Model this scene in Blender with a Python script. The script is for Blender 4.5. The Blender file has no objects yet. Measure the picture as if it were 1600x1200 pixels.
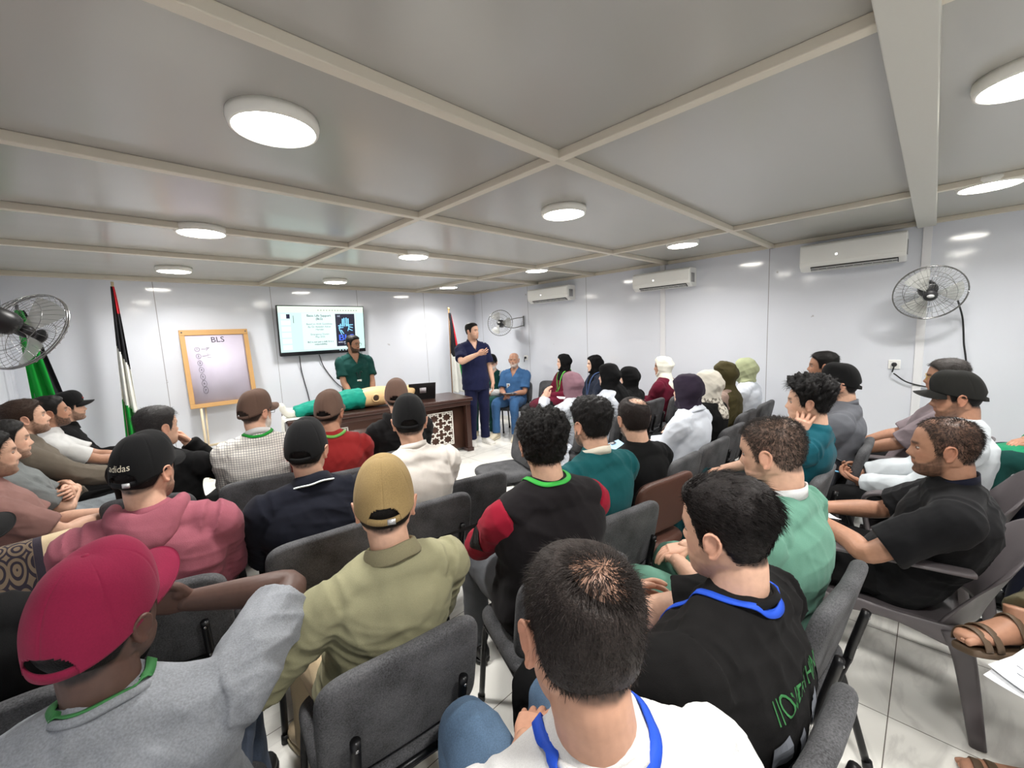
import bpy, bmesh, math, random
import numpy as np
from mathutils import Vector, Matrix
from mathutils.bvhtree import BVHTree

# ------------------------------------------------------------------ camera, world, exposure
SC = bpy.context.scene
COL = SC.collection
PI = math.pi
cam_data = bpy.data.cameras.new('camera')
cam = bpy.data.objects.new('camera', cam_data)
COL.objects.link(cam)
SC.camera = cam
cam_data.sensor_fit = 'HORIZONTAL'
cam_data.sensor_width = 36.0
cam_data.lens = 36.0 * 647.66 / 1600.0
cam_data.clip_start = 0.03
_y, _p, _r = (math.radians(a) for a in (44.475, -6.947, -2.62))
_fw = Vector((math.sin(_y) * math.cos(_p), math.cos(_y) * math.cos(_p), math.sin(_p)))
_s = Vector((math.cos(_y), -math.sin(_y), 0))
_u = _s.cross(_fw)
_s2 = math.cos(_r) * _s + math.sin(_r) * _u
_u2 = -math.sin(_r) * _s + math.cos(_r) * _u
cam.matrix_world = Matrix(((_s2.x, _u2.x, -_fw.x, 0), (_s2.y, _u2.y, -_fw.y, 0), (_s2.z, _u2.z, -_fw.z, 1.6), (0, 0, 0, 1)))

world = bpy.data.worlds.new('world')
SC.world = world
world.use_nodes = True
world.node_tree.nodes['Background'].inputs[0].default_value = (0.8, 0.9, 1.0, 1)
world.node_tree.nodes['Background'].inputs[1].default_value = 0.05
LAMP, LAMP_W = 31.0, 10.0         # round ceiling lamps: glow of the diffuser, watts thrown downwards
SC.view_settings.view_transform = 'Standard'
SC.view_settings.look = 'None'
SC.view_settings.gamma = 1.0
SC.view_settings.use_curve_mapping = False
SC.view_settings.exposure = 0.76
SC.cycles.max_bounces = 9
SC.cycles.diffuse_bounces = 5
SC.cycles.glossy_bounces = 4
SC.cycles.transparent_max_bounces = 12
SC.cycles.caustics_reflective = False
SC.cycles.caustics_refractive = False
SC.cycles.sample_clamp_indirect = 6.0

# ------------------------------------------------------------------ room sizes (metres)
XL, XR, YA, YB, H = -0.62, 5.27, 6.30, -3.6, 2.42

# ------------------------------------------------------------------ materials
def lin(c):
    return tuple(((v / 255) / 12.92 if v / 255 <= 0.04045 else ((v / 255 + 0.055) / 1.055) ** 2.4) for v in c)

_mats = {}
def nt(name):
    m = bpy.data.materials.new(name)
    m.use_nodes = True
    t = m.node_tree
    return m, t, t.nodes['Principled BSDF']

def plain(name, col, rough=0.5, metal=0.0, spec=0.5, emit=None, estr=0.0, bump=0.0, bscale=40, alpha=1.0, trans=0.0):
    key = ('p', name, col, rough, metal, emit, estr, bump)
    if key in _mats: return _mats[key]
    m, t, b = nt(name)
    b.inputs['Base Color'].default_value = (*lin(col), 1)
    b.inputs['Roughness'].default_value = rough
    b.inputs['Metallic'].default_value = metal
    b.inputs['Specular IOR Level'].default_value = spec
    if emit:
        b.inputs['Emission Color'].default_value = (*lin(emit), 1)
        b.inputs['Emission Strength'].default_value = estr
    if alpha < 1: b.inputs['Alpha'].default_value = alpha
    if trans: b.inputs['Transmission Weight'].default_value = trans
    tc = t.nodes.new('ShaderNodeTexCoord')
    n = t.nodes.new('ShaderNodeTexNoise'); n.inputs['Scale'].default_value = bscale
    n.inputs['Detail'].default_value = 4
    t.links.new(tc.outputs['Object'], n.inputs['Vector'])
    if bump:
        bp = t.nodes.new('ShaderNodeBump'); bp.inputs['Strength'].default_value = bump
        bp.inputs['Distance'].default_value = 0.01
        t.links.new(n.outputs['Fac'], bp.inputs['Height'])
        t.links.new(bp.outputs['Normal'], b.inputs['Normal'])
    else:
        mr = t.nodes.new('ShaderNodeMapRange')
        mr.inputs['To Min'].default_value = max(0, rough - 0.05); mr.inputs['To Max'].default_value = min(1, rough + 0.05)
        t.links.new(n.outputs['Fac'], mr.inputs['Value'])
        t.links.new(mr.outputs['Result'], b.inputs['Roughness'])
    _mats[key] = m
    return m

def cloth(name, col, var=0.12, rough=0.92, weave=500, sheen=0.04, bump=0.25, pattern=None, col2=None):
    key = ('c', name, col, pattern)
    if key in _mats: return _mats[key]
    m, t, b = nt(name)
    L = t.links
    tc = t.nodes.new('ShaderNodeTexCoord')
    n1 = t.nodes.new('ShaderNodeTexNoise'); n1.inputs['Scale'].default_value = 9; n1.inputs['Detail'].default_value = 5
    n2 = t.nodes.new('ShaderNodeTexNoise'); n2.inputs['Scale'].default_value = weave; n2.inputs['Detail'].default_value = 2
    for n in (n1, n2): L.new(tc.outputs['Object'], n.inputs['Vector'])
    c = lin(col)
    ad = t.nodes.new('ShaderNodeMath'); ad.operation = 'ADD'
    L.new(n1.outputs['Fac'], ad.inputs[0]); L.new(n2.outputs['Fac'], ad.inputs[1])
    mr = t.nodes.new('ShaderNodeMapRange'); mr.inputs['From Min'].default_value = 0.6; mr.inputs['From Max'].default_value = 1.4
    mr.inputs['To Min'].default_value = 1 - var; mr.inputs['To Max'].default_value = 1 + var
    L.new(ad.outputs[0], mr.inputs['Value'])
    mx = t.nodes.new('ShaderNodeMix'); mx.data_type = 'RGBA'; mx.blend_type = 'MULTIPLY'
    mx.inputs['Factor'].default_value = 1.0
    mx.inputs['A'].default_value = (*c, 1)
    L.new(mr.outputs['Result'], mx.inputs['B'])
    out = mx.outputs['Result']
    if pattern in ('check', 'tick'):
        sx = t.nodes.new('ShaderNodeSeparateXYZ'); L.new(tc.outputs['Object'], sx.inputs[0])
        lines = []
        for ax in ('X', 'Z'):
            a = t.nodes.new('ShaderNodeMath'); a.operation = 'MULTIPLY'; a.inputs[1].default_value = 72
            L.new(sx.outputs[ax], a.inputs[0])
            f = t.nodes.new('ShaderNodeMath'); f.operation = 'FRACT'; L.new(a.outputs[0], f.inputs[0])
            g = t.nodes.new('ShaderNodeMath'); g.operation = 'LESS_THAN'; g.inputs[1].default_value = 0.16
            L.new(f.outputs[0], g.inputs[0]); lines.append(g)
        mxx = t.nodes.new('ShaderNodeMath'); mxx.operation = 'MAXIMUM'
        L.new(lines[0].outputs[0], mxx.inputs[0]); L.new(lines[1].outputs[0], mxx.inputs[1])
        m2 = t.nodes.new('ShaderNodeMix'); m2.data_type = 'RGBA'
        L.new(mxx.outputs[0], m2.inputs['Factor']); L.new(out, m2.inputs['A'])
        m2.inputs['B'].default_value = (*lin(col2), 1)
        out = m2.outputs['Result']
    if pattern == 'leopard':
        v = t.nodes.new('ShaderNodeTexNoise'); v.inputs['Scale'].default_value = 38
        L.new(tc.outputs['Object'], v.inputs['Vector'])
        g0 = t.nodes.new('ShaderNodeMath'); g0.operation = 'GREATER_THAN'; g0.inputs[1].default_value = 0.52
        L.new(v.outputs['Fac'], g0.inputs[0])
        sz = t.nodes.new('ShaderNodeSeparateXYZ'); L.new(tc.outputs['Object'], sz.inputs[0])
        hz_ = t.nodes.new('ShaderNodeMath'); hz_.operation = 'LESS_THAN'; hz_.inputs[1].default_value = 1.015; L.new(sz.outputs['Z'], hz_.inputs[0])
        g = t.nodes.new('ShaderNodeMath'); g.operation = 'MULTIPLY'; L.new(g0.outputs[0], g.inputs[0]); L.new(hz_.outputs[0], g.inputs[1])
        m2 = t.nodes.new('ShaderNodeMix'); m2.data_type = 'RGBA'
        L.new(g.outputs[0], m2.inputs['Factor']); L.new(out, m2.inputs['A']); m2.inputs['B'].default_value = (*lin(col2), 1)
        out = m2.outputs['Result']
    L.new(out, b.inputs['Base Color'])
    b.inputs['Roughness'].default_value = rough
    b.inputs['Specular IOR Level'].default_value = 0.18
    b.inputs['Sheen Weight'].default_value = sheen
    bp = t.nodes.new('ShaderNodeBump'); bp.inputs['Strength'].default_value = bump; bp.inputs['Distance'].default_value = 0.0015
    L.new(n2.outputs['Fac'], bp.inputs['Height']); L.new(bp.outputs['Normal'], b.inputs['Normal'])
    _mats[key] = m
    return m

def skin_mat():
    if 'skin' in _mats: return _mats['skin']
    m, t, b = nt('skin')
    L = t.links
    a = t.nodes.new('ShaderNodeAttribute'); a.attribute_name = 'Col'
    tc = t.nodes.new('ShaderNodeTexCoord')
    n = t.nodes.new('ShaderNodeTexNoise'); n.inputs['Scale'].default_value = 60; n.inputs['Detail'].default_value = 5
    L.new(tc.outputs['Object'], n.inputs['Vector'])
    mr = t.nodes.new('ShaderNodeMapRange'); mr.inputs['To Min'].default_value = 0.85; mr.inputs['To Max'].default_value = 1.15
    L.new(n.outputs['Fac'], mr.inputs['Value'])
    mx = t.nodes.new('ShaderNodeMix'); mx.data_type = 'RGBA'; mx.blend_type = 'MULTIPLY'; mx.inputs['Factor'].default_value = 1
    L.new(a.outputs['Color'], mx.inputs['A']); L.new(mr.outputs['Result'], mx.inputs['B'])
    L.new(mx.outputs['Result'], b.inputs['Base Color'])
    b.inputs['Roughness'].default_value = 0.5
    b.inputs['Specular IOR Level'].default_value = 0.35
    bp = t.nodes.new('ShaderNodeBump'); bp.inputs['Strength'].default_value = 0.12; bp.inputs['Distance'].default_value = 0.002
    L.new(n.outputs['Fac'], bp.inputs['Height']); L.new(bp.outputs['Normal'], b.inputs['Normal'])
    _mats['skin'] = m
    return m

def hair_mat(col):
    key = ('h', col)
    if key in _mats: return _mats[key]
    m, t, b = nt('hair')
    L = t.links
    tc = t.nodes.new('ShaderNodeTexCoord')
    n = t.nodes.new('ShaderNodeTexNoise'); n.inputs['Scale'].default_value = 350; n.inputs['Detail'].default_value = 3
    L.new(tc.outputs['Object'], n.inputs['Vector'])
    r = t.nodes.new('ShaderNodeMapRange'); r.inputs['From Min'].default_value = 0.3; r.inputs['From Max'].default_value = 0.7
    r.inputs['To Min'].default_value = 0.5; r.inputs['To Max'].default_value = 1.6
    L.new(n.outputs['Fac'], r.inputs['Value'])
    mx = t.nodes.new('ShaderNodeMix'); mx.data_type = 'RGBA'; mx.blend_type = 'MULTIPLY'; mx.inputs['Factor'].default_value = 1
    mx.inputs['A'].default_value = (*lin(col), 1); L.new(r.outputs['Result'], mx.inputs['B'])
    L.new(mx.outputs['Result'], b.inputs['Base Color'])
    b.inputs['Roughness'].default_value = 0.55
    b.inputs['Specular IOR Level'].default_value = 0.22
    bp = t.nodes.new('ShaderNodeBump'); bp.inputs['Strength'].default_value = 0.6; bp.inputs['Distance'].default_value = 0.003
    L.new(n.outputs['Fac'], bp.inputs['Height']); L.new(bp.outputs['Normal'], b.inputs['Normal'])
    _mats[key] = m
    return m

# ------------------------------------------------------------------ mesh helpers
class MB:
    """collects vertices and faces for one mesh"""
    def __init__(s): s.v = []; s.f = []; s.mi = []; s.n = 0
    def add(s, V, F, mi=0):
        V = np.asarray(V, float).reshape(-1, 3)
        s.v.append(V); o = s.n
        s.f += [tuple(int(i) + o for i in f) for f in F]
        s.mi += [mi] * len(F)
        s.n += len(V)
        return s
    def box(s, x0, x1, y0, y1, z0, z1, mi=0, mat=None):
        V = np.array([(x, y, z) for z in (z0, z1) for y in (y0, y1) for x in (x0, x1)], float)
        if mat is not None: V = xf(mat, V)
        return s.add(V, [(0, 2, 3, 1), (4, 5, 7, 6), (0, 1, 5, 4), (2, 6, 7, 3), (0, 4, 6, 2), (1, 3, 7, 5)], mi)
    def tube(s, pts, r, n=10, sub=1, mi=0):
        return s.add(*sweep(pts, [(r, r)] * len(pts) if np.isscalar(r) else [(q, q) for q in r], n=n, sub=sub, dome=False), mi)
    def verts(s): return np.concatenate(s.v) if s.v else np.zeros((0, 3))
    def build(s, name, mats, parent=None, smooth=True, bevel=0, seg=2):
        me = bpy.data.meshes.new(name)
        me.from_pydata([tuple(p) for p in s.verts()], [], s.f)
        mats = mats if isinstance(mats, (list, tuple)) else [mats]
        for m in mats: me.materials.append(m)
        if len(mats) > 1: me.polygons.foreach_set('material_index', s.mi)
        if smooth: me.polygons.foreach_set('use_smooth', [True] * len(me.polygons))
        me.update()
        ob = bpy.data.objects.new(name, me)
        COL.objects.link(ob)
        if parent is not None: ob.parent = parent
        if bevel:
            md = ob.modifiers.new('bevel', 'BEVEL'); md.width = bevel; md.segments = seg; md.limit_method = 'ANGLE'
            md.harden_normals = False
            for p in me.polygons: p.use_smooth = False
        return ob

def xf(M, V):
    M = np.array(M)
    return np.asarray(V, float) @ M[:3, :3].T + M[:3, 3]

def catmull(P, sub):
    P = np.asarray(P, float)
    if sub <= 1 or len(P) < 2: return P
    Q = np.vstack([2 * P[0] - P[1], P, 2 * P[-1] - P[-2]])
    out = []
    for i in range(1, len(Q) - 2):
        a, b, c, d = Q[i - 1], Q[i], Q[i + 1], Q[i + 2]
        for k in range(sub):
            t = k / sub
            out.append(0.5 * ((2 * b) + (-a + c) * t + (2 * a - 5 * b + 4 * c - d) * t * t + (-a + 3 * b - 3 * c + d) * t ** 3))
    out.append(P[-1])
    return np.array(out)

def sweep(P, R, n=20, sub=3, ref=(1, 0, 0), dome=True, e=2.0, domek=0.6):
    """tube along P with elliptical radii R (k x 2); ref is the direction of the first radius"""
    P = np.asarray(P, float); R = np.asarray(R, float)
    if R.ndim == 1: R = np.stack([R, R], 1)
    C = catmull(P, sub); RR = np.abs(catmull(R, sub))
    T = np.gradient(C, axis=0)
    T /= np.linalg.norm(T, axis=1)[:, None] + 1e-12
    rv = np.asarray(ref, float)
    if dome:
        pre, post = [], []
        for sgn, i, lst in ((-1, 0, pre), (1, -1, post)):
            d = RR[i].min() * domek
            for a in (0.5, 0.85, 0.98):
                lst.append((C[i] + sgn * T[i] * d * a, RR[i] * math.sqrt(max(1 - a * a, 0.02)), T[i]))
        pre = pre[::-1]
        C = np.vstack([[q[0] for q in pre], C, [q[0] for q in post]])
        RR = np.vstack([[q[1] for q in pre], RR, [q[1] for q in post]])
        T = np.vstack([[q[2] for q in pre], T, [q[2] for q in post]])
    a = np.linspace(0, 2 * PI, n, endpoint=False)
    ca, sa = np.cos(a), np.sin(a)
    if e != 2.0:
        ca = np.sign(ca) * np.abs(ca) ** (2 / e); sa = np.sign(sa) * np.abs(sa) ** (2 / e)
    V = []
    X = None
    for c, r, t in zip(C, RR, T):
        x = rv - t * np.dot(rv, t)
        nx = np.linalg.norm(x)
        if nx < 0.15:
            x = (X if X is not None else np.array([0, 1, 0.01])) ; x = x - t * np.dot(x, t); nx = np.linalg.norm(x)
        x /= nx
        X = x
        y = np.cross(t, x)
        V.append(c + np.outer(ca, x) * r[0] + np.outer(sa, y) * r[1])
    m = len(V)
    V = np.concatenate(V)
    F = []
    for i in range(m - 1):
        for k in range(n):
            F.append((i * n + k, i * n + (k + 1) % n, (i + 1) * n + (k + 1) % n, (i + 1) * n + k))
    F.append(tuple(range(n - 1, -1, -1)))
    F.append(tuple((m - 1) * n + k for k in range(n)))
    return V, F

def pillow(w, d, h, r, n=40, e=7.0, puff=0.0):
    """rounded cushion: w x d footprint, h thick, edge radius r"""
    a = np.linspace(0, 2 * PI, n, endpoint=False)
    cx = np.sign(np.cos(a)) * np.abs(np.cos(a)) ** (2 / e); cy = np.sign(np.sin(a)) * np.abs(np.sin(a)) ** (2 / e)
    rings = []
    for k in range(5):
        t = k / 4 * PI / 2
        rings.append((r * (1 - math.sin(t)), r * (1 - math.cos(t)) if k else 0))
    prof = [(i, z) for i, z in [(r * (1 - math.sin(k / 4 * PI / 2)), r * (1 - math.cos(k / 4 * PI / 2))) for k in range(5)]]
    prof = prof + [(i, h - z) for i, z in prof[::-1]]
    V, F = [], []
    for s in (0.25, 0.6, 0.85): V.append(np.stack([cx * (w / 2 - r) * s, cy * (d / 2 - r) * s, np.zeros(n) - puff * 0 ], 1))
    for ins, z in prof: V.append(np.stack([cx * (w / 2 - ins), cy * (d / 2 - ins), np.zeros(n) + z], 1))
    for s in (0.85, 0.6, 0.25): V.append(np.stack([cx * (w / 2 - r) * s, cy * (d / 2 - r) * s, np.zeros(n) + h + puff * (1 - s * s)], 1))
    m = len(V); V = np.concatenate(V)
    for i in range(m - 1):
        for k in range(n): F.append((i * n + k, i * n + (k + 1) % n, (i + 1) * n + (k + 1) % n, (i + 1) * n + k))
    F.append(tuple(range(n - 1, -1, -1))); F.append(tuple((m - 1) * n + k for k in range(n)))
    return V, F

def lathe(prof, n=32, sx=1.0, sy=1.0, closed=False):
    """revolve (r, z) profile about z"""
    a = np.linspace(0, 2 * PI, n, endpoint=False)
    V = np.concatenate([np.stack([np.cos(a) * r * sx, np.sin(a) * r * sy, np.zeros(n) + z], 1) for r, z in prof])
    m = len(prof); F = []
    rng = range(m) if closed else range(m - 1)
    for i in rng:
        j = (i + 1) % m
        for k in range(n): F.append((i * n + k, i * n + (k + 1) % n, j * n + (k + 1) % n, j * n + k))
    if not closed:
        F.append(tuple(range(n - 1, -1, -1))); F.append(tuple((m - 1) * n + k for k in range(n)))
    return V, F

def sphere(c, r, nu=16, nv=10, mat=None):
    r = np.broadcast_to(np.asarray(r, float), (3,))
    V = [];
    for i in range(nv + 1):
        t = PI * i / nv
        st = max(math.sin(t), 1e-3)
        for k in range(nu):
            p = 2 * PI * k / nu
            V.append((st * math.cos(p), st * math.sin(p), -math.cos(t)))
    V = np.array(V) * r
    if mat is not None: V = V @ np.array(mat).T
    V = V + np.asarray(c, float)
    F = [(i * nu + k, i * nu + (k + 1) % nu, (i + 1) * nu + (k + 1) % nu, (i + 1) * nu + k) for i in range(nv) for k in range(nu)]
    F.append(tuple(range(nu - 1, -1, -1))); F.append(tuple(nv * nu + k for k in range(nu)))
    return V, F

def rotz(a):
    c, s = math.cos(a), math.sin(a); return np.array([[c, -s, 0], [s, c, 0], [0, 0, 1]])
def rotx(a):
    c, s = math.cos(a), math.sin(a); return np.array([[1, 0, 0], [0, c, -s], [0, s, c]])
def roty(a):
    c, s = math.cos(a), math.sin(a); return np.array([[c, 0, s], [0, 1, 0], [-s, 0, c]])
def unit(v):
    v = np.asarray(v, float); return v / (np.linalg.norm(v) + 1e-12)

def tag(o, label=None, cat=None, group=None, kind=None):
    if label: o['label'] = label
    if cat: o['category'] = cat
    if group: o['group'] = group
    if kind: o['kind'] = kind
    return o
def empty(name, loc=(0, 0, 0), rz=0.0):
    o = bpy.data.objects.new(name, None)
    o.empty_display_size = 0.1
    COL.objects.link(o)
    o.location = loc; o.rotation_euler = (0, 0, rz)
    return o
def struct(o): o['kind'] = 'structure'; return o
KIDS = {}
def copy_tree(o, parent=None):
    c = o.copy(); COL.objects.link(c)
    if parent is not None: c.parent = parent
    for ch in o.children: copy_tree(ch, c)
    return c
def text_mesh(body, size, align='CENTER', extrude=0.0, spacing=1.0):
    cu = bpy.data.curves.new('text', 'FONT'); cu.body = body; cu.size = size; cu.align_x = align; cu.extrude = extrude
    cu.space_line = spacing; cu.resolution_u = 3
    ob = bpy.data.objects.new('text', cu); COL.objects.link(ob)
    dg = bpy.context.evaluated_depsgraph_get()
    me = bpy.data.meshes.new_from_object(ob.evaluated_get(dg))
    bpy.data.objects.remove(ob); bpy.data.curves.remove(cu)
    V = np.zeros(len(me.vertices) * 3); me.vertices.foreach_get('co', V); V = V.reshape(-1, 3)
    F = [tuple(p.vertices) for p in me.polygons]
    bpy.data.meshes.remove(me)
    return V, F
# ------------------------------------------------------------------ room shell
def wall_material(name, axis, x0):
    m, t, b = nt(name)
    L = t.links
    g = t.nodes.new('ShaderNodeNewGeometry')
    sx = t.nodes.new('ShaderNodeSeparateXYZ'); L.new(g.outputs['Position'], sx.inputs[0])
    a = t.nodes.new('ShaderNodeMath'); a.operation = 'SUBTRACT'; a.inputs[1].default_value = x0
    L.new(sx.outputs[axis], a.inputs[0])
    d = t.nodes.new('ShaderNodeMath'); d.operation = 'DIVIDE'; d.inputs[1].default_value = 1.2; L.new(a.outputs[0], d.inputs[0])
    f = t.nodes.new('ShaderNodeMath'); f.operation = 'FRACT'; L.new(d.outputs[0], f.inputs[0])
    l = t.nodes.new('ShaderNodeMath'); l.operation = 'LESS_THAN'; l.inputs[1].default_value = 0.0055; L.new(f.outputs[0], l.inputs[0])
    n = t.nodes.new('ShaderNodeTexNoise'); n.inputs['Scale'].default_value = 1.3; n.inputs['Detail'].default_value = 3
    L.new(g.outputs['Position'], n.inputs['Vector'])
    n2 = t.nodes.new('ShaderNodeTexNoise'); n2.inputs['Scale'].default_value = 7; n2.inputs['Detail'].default_value = 6
    L.new(g.outputs['Position'], n2.inputs['Vector'])
    sc = t.nodes.new('ShaderNodeMath'); sc.operation = 'GREATER_THAN'; sc.inputs[1].default_value = 0.735; L.new(n2.outputs['Fac'], sc.inputs[0])
    m1 = t.nodes.new('ShaderNodeMix'); m1.data_type = 'RGBA'
    m1.inputs['A'].default_value = (*lin((217, 220, 228)), 1); m1.inputs['B'].default_value = (*lin((186, 186, 190)), 1)
    L.new(sc.outputs[0], m1.inputs['Factor'])
    m2 = t.nodes.new('ShaderNodeMix'); m2.data_type = 'RGBA'; m2.inputs['B'].default_value = (*lin((150, 150, 152)), 1)
    L.new(m1.outputs['Result'], m2.inputs['A']); L.new(l.outputs[0], m2.inputs['Factor'])
    L.new(m2.outputs['Result'], b.inputs['Base Color'])
    b.inputs['Roughness'].default_value = 0.09
    b.inputs['Specular IOR Level'].default_value = 0.5
    bp = t.nodes.new('ShaderNodeBump'); bp.inputs['Strength'].default_value = 0.35; bp.inputs['Distance'].default_value = 0.01
    L.new(n.outputs['Fac'], bp.inputs['Height']); L.new(bp.outputs['Normal'], b.inputs['Normal'])
    return m

def floor_material():
    m, t, b = nt('marble_tile')
    L = t.links
    g = t.nodes.new('ShaderNodeNewGeometry')
    sx = t.nodes.new('ShaderNodeSeparateXYZ'); L.new(g.outputs['Position'], sx.inputs[0])
    masks, cells = [], []
    for ax, x0 in (('X', 2.078 - 6.0), ('Y', 0.043 - 6.0)):
        a = t.nodes.new('ShaderNodeMath'); a.operation = 'SUBTRACT'; a.inputs[1].default_value = x0; L.new(sx.outputs[ax], a.inputs[0])
        d = t.nodes.new('ShaderNodeMath'); d.operation = 'DIVIDE'; d.inputs[1].default_value = 0.6; L.new(a.outputs[0], d.inputs[0])
        f = t.nodes.new('ShaderNodeMath'); f.operation = 'FRACT'; L.new(d.outputs[0], f.inputs[0])
        l = t.nodes.new('ShaderNodeMath'); l.operation = 'LESS_THAN'; l.inputs[1].default_value = 0.006; L.new(f.outputs[0], l.inputs[0])
        c = t.nodes.new('ShaderNodeMath'); c.operation = 'FLOOR'; L.new(d.outputs[0], c.inputs[0])
        masks.append(l); cells.append(c)
    mm = t.nodes.new('ShaderNodeMath'); mm.operation = 'MAXIMUM'; L.new(masks[0].outputs[0], mm.inputs[0]); L.new(masks[1].outputs[0], mm.inputs[1])
    cb = t.nodes.new('ShaderNodeCombineXYZ')
    for i, c in enumerate(cells): L.new(c.outputs[0], cb.inputs[i])
    wn = t.nodes.new('ShaderNodeTexWhiteNoise'); wn.noise_dimensions = '3D'; L.new(cb.outputs[0], wn.inputs['Vector'])
    vs = t.nodes.new('ShaderNodeVectorMath'); vs.operation = 'SCALE'; vs.inputs['Scale'].default_value = 7.0; L.new(wn.outputs['Color'], vs.inputs[0])
    va = t.nodes.new('ShaderNodeVectorMath'); va.operation = 'ADD'; L.new(g.outputs['Position'], va.inputs[0]); L.new(vs.outputs[0], va.inputs[1])
    mp = t.nodes.new('ShaderNodeMapping'); mp.inputs['Rotation'].default_value = (0, 0, 0.75); mp.inputs['Scale'].default_value = (1.0, 2.6, 1)
    L.new(va.outputs[0], mp.inputs['Vector'])
    n = t.nodes.new('ShaderNodeTexNoise'); n.inputs['Scale'].default_value = 1.7; n.inputs['Detail'].default_value = 7; n.inputs['Distortion'].default_value = 0.9
    L.new(mp.outputs[0], n.inputs['Vector'])
    s1 = t.nodes.new('ShaderNodeMath'); s1.operation = 'SUBTRACT'; s1.inputs[1].default_value = 0.5; L.new(n.outputs['Fac'], s1.inputs[0])
    ab = t.nodes.new('ShaderNodeMath'); ab.operation = 'ABSOLUTE'; L.new(s1.outputs[0], ab.inputs[0])
    mr = t.nodes.new('ShaderNodeMapRange'); mr.inputs['From Max'].default_value = 0.055; mr.inputs['To Min'].default_value = 0.42; mr.inputs['To Max'].default_value = 0.0
    L.new(ab.outputs[0], mr.inputs['Value'])
    n2 = t.nodes.new('ShaderNodeTexNoise'); n2.inputs['Scale'].default_value = 2.2; n2.inputs['Detail'].default_value = 3; L.new(va.outputs[0], n2.inputs['Vector'])
    ml = t.nodes.new('ShaderNodeMath'); ml.operation = 'MULTIPLY'; L.new(mr.outputs['Result'], ml.inputs[0]); L.new(n2.outputs['Fac'], ml.inputs[1])
    m1 = t.nodes.new('ShaderNodeMix'); m1.data_type = 'RGBA'
    m1.inputs['A'].default_value = (*lin((238, 236, 229)), 1); m1.inputs['B'].default_value = (*lin((160, 156, 150)), 1)
    L.new(ml.outputs[0], m1.inputs['Factor'])
    m2 = t.nodes.new('ShaderNodeMix'); m2.data_type = 'RGBA'; m2.inputs['B'].default_value = (*lin((120, 114, 106)), 1)
    L.new(m1.outputs['Result'], m2.inputs['A']); L.new(mm.outputs[0], m2.inputs['Factor'])
    L.new(m2.outputs['Result'], b.inputs['Base Color'])
    b.inputs['Roughness'].default_value = 0.16
    return m

def ceiling_material():
    m, t, b = nt('ceiling_panel')
    L = t.links
    g = t.nodes.new('ShaderNodeNewGeometry')
    mp = t.nodes.new('ShaderNodeMapping'); mp.inputs['Scale'].default_value = (0.5, 1.6, 1); L.new(g.outputs['Position'], mp.inputs['Vector'])
    n = t.nodes.new('ShaderNodeTexNoise'); n.inputs['Scale'].default_value = 0.9; n.inputs['Detail'].default_value = 2; L.new(mp.outputs[0], n.inputs['Vector'])
    b.inputs['Base Color'].default_value = (*lin((176, 174, 168)), 1)
    b.inputs['Roughness'].default_value = 0.22
    bp = t.nodes.new('ShaderNodeBump'); bp.inputs['Strength'].default_value = 0.5; bp.inputs['Distance'].default_value = 0.02
    L.new(n.outputs['Fac'], bp.inputs['Height']); L.new(bp.outputs['Normal'], b.inputs['Normal'])
    return m

W_ = 0.1
struct(MB().box(XL - W_, XR + W_, YB - W_, YA + W_, -0.1, 0).build('floor', floor_material(), smooth=False))
struct(MB().box(XL - W_, XR + W_, YB - W_, YA + W_, H, H + 0.1).build('ceiling', ceiling_material(), smooth=False))
wmx = wall_material('wall_panel_x', 'X', 0.51 - 6.0)
wmy = wall_material('wall_panel_y', 'Y', 0.09 - 6.0)
struct(MB().box(XL - W_, XR + W_, YA, YA + W_, 0, H).build('wall_front', wmx, smooth=False))
struct(MB().box(XL - W_, XR + W_, YB - W_, YB, 0, H).build('wall_back', wmx, smooth=False))
struct(MB().box(XR, XR + W_, YB, YA, 0, H).build('wall_right', wmy, smooth=False))
struct(MB().box(XL - W_, XL, YB, YA, 0, H).build('wall_left', wmy, smooth=False))
trim_m = plain('beam_paint', (214, 206, 190), 0.45)
grey_trim = plain('column_paint', (202, 200, 192), 0.45)
tn = 0
def trim(x0, x1, y0, y1, z0, z1, m=None):
    global tn
    tn += 1
    return struct(MB().box(x0, x1, y0, y1, z0, z1).build('trim_%d' % tn, m or trim_m, bevel=0.004))
for y in (1.27, 2.44, 3.53, 4.64, -1.1, -2.3):
    trim(XL, XR, y - 0.024, y + 0.024, H - 0.04, H)
trim(XL, XR, 0.03, 0.15, H - 0.06, H, grey_trim)              # the wide joint beam
for x in (1.61, 3.97):
    trim(x - 0.024, x + 0.024, YB, YA, H - 0.038, H)
trim(XL, XR, YA - 0.035, YA, H - 0.05, H); trim(XR - 0.03, XR, YB, YA, H - 0.04, H)
trim(XL, XL + 0.03, YB, YA, H - 0.04, H)
trim(XR - 0.02, XR, 0.05, 0.11, 0, H, plain('conduit_white', (225, 225, 228), 0.35))
trim(XR - 0.012, XR, 2.46, 2.53, 0, H, plain('conduit_white', (225, 225, 228), 0.35))
for k, (a, c) in enumerate((((XL, YA - 0.012), (XR, YA)), ((XR - 0.012, YB), (XR, YA)), ((XL, YB), (XL + 0.012, YA)))):
    MB().box(a[0], c[0], a[1], c[1], 0, 0.07).build('baseboard_' + ('front', 'right', 'left')[k], plain('skirting', (215, 214, 210), 0.3), smooth=False)
for o in list(COL.objects):
    if o.name.startswith('baseboard'): struct(o)

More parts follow.
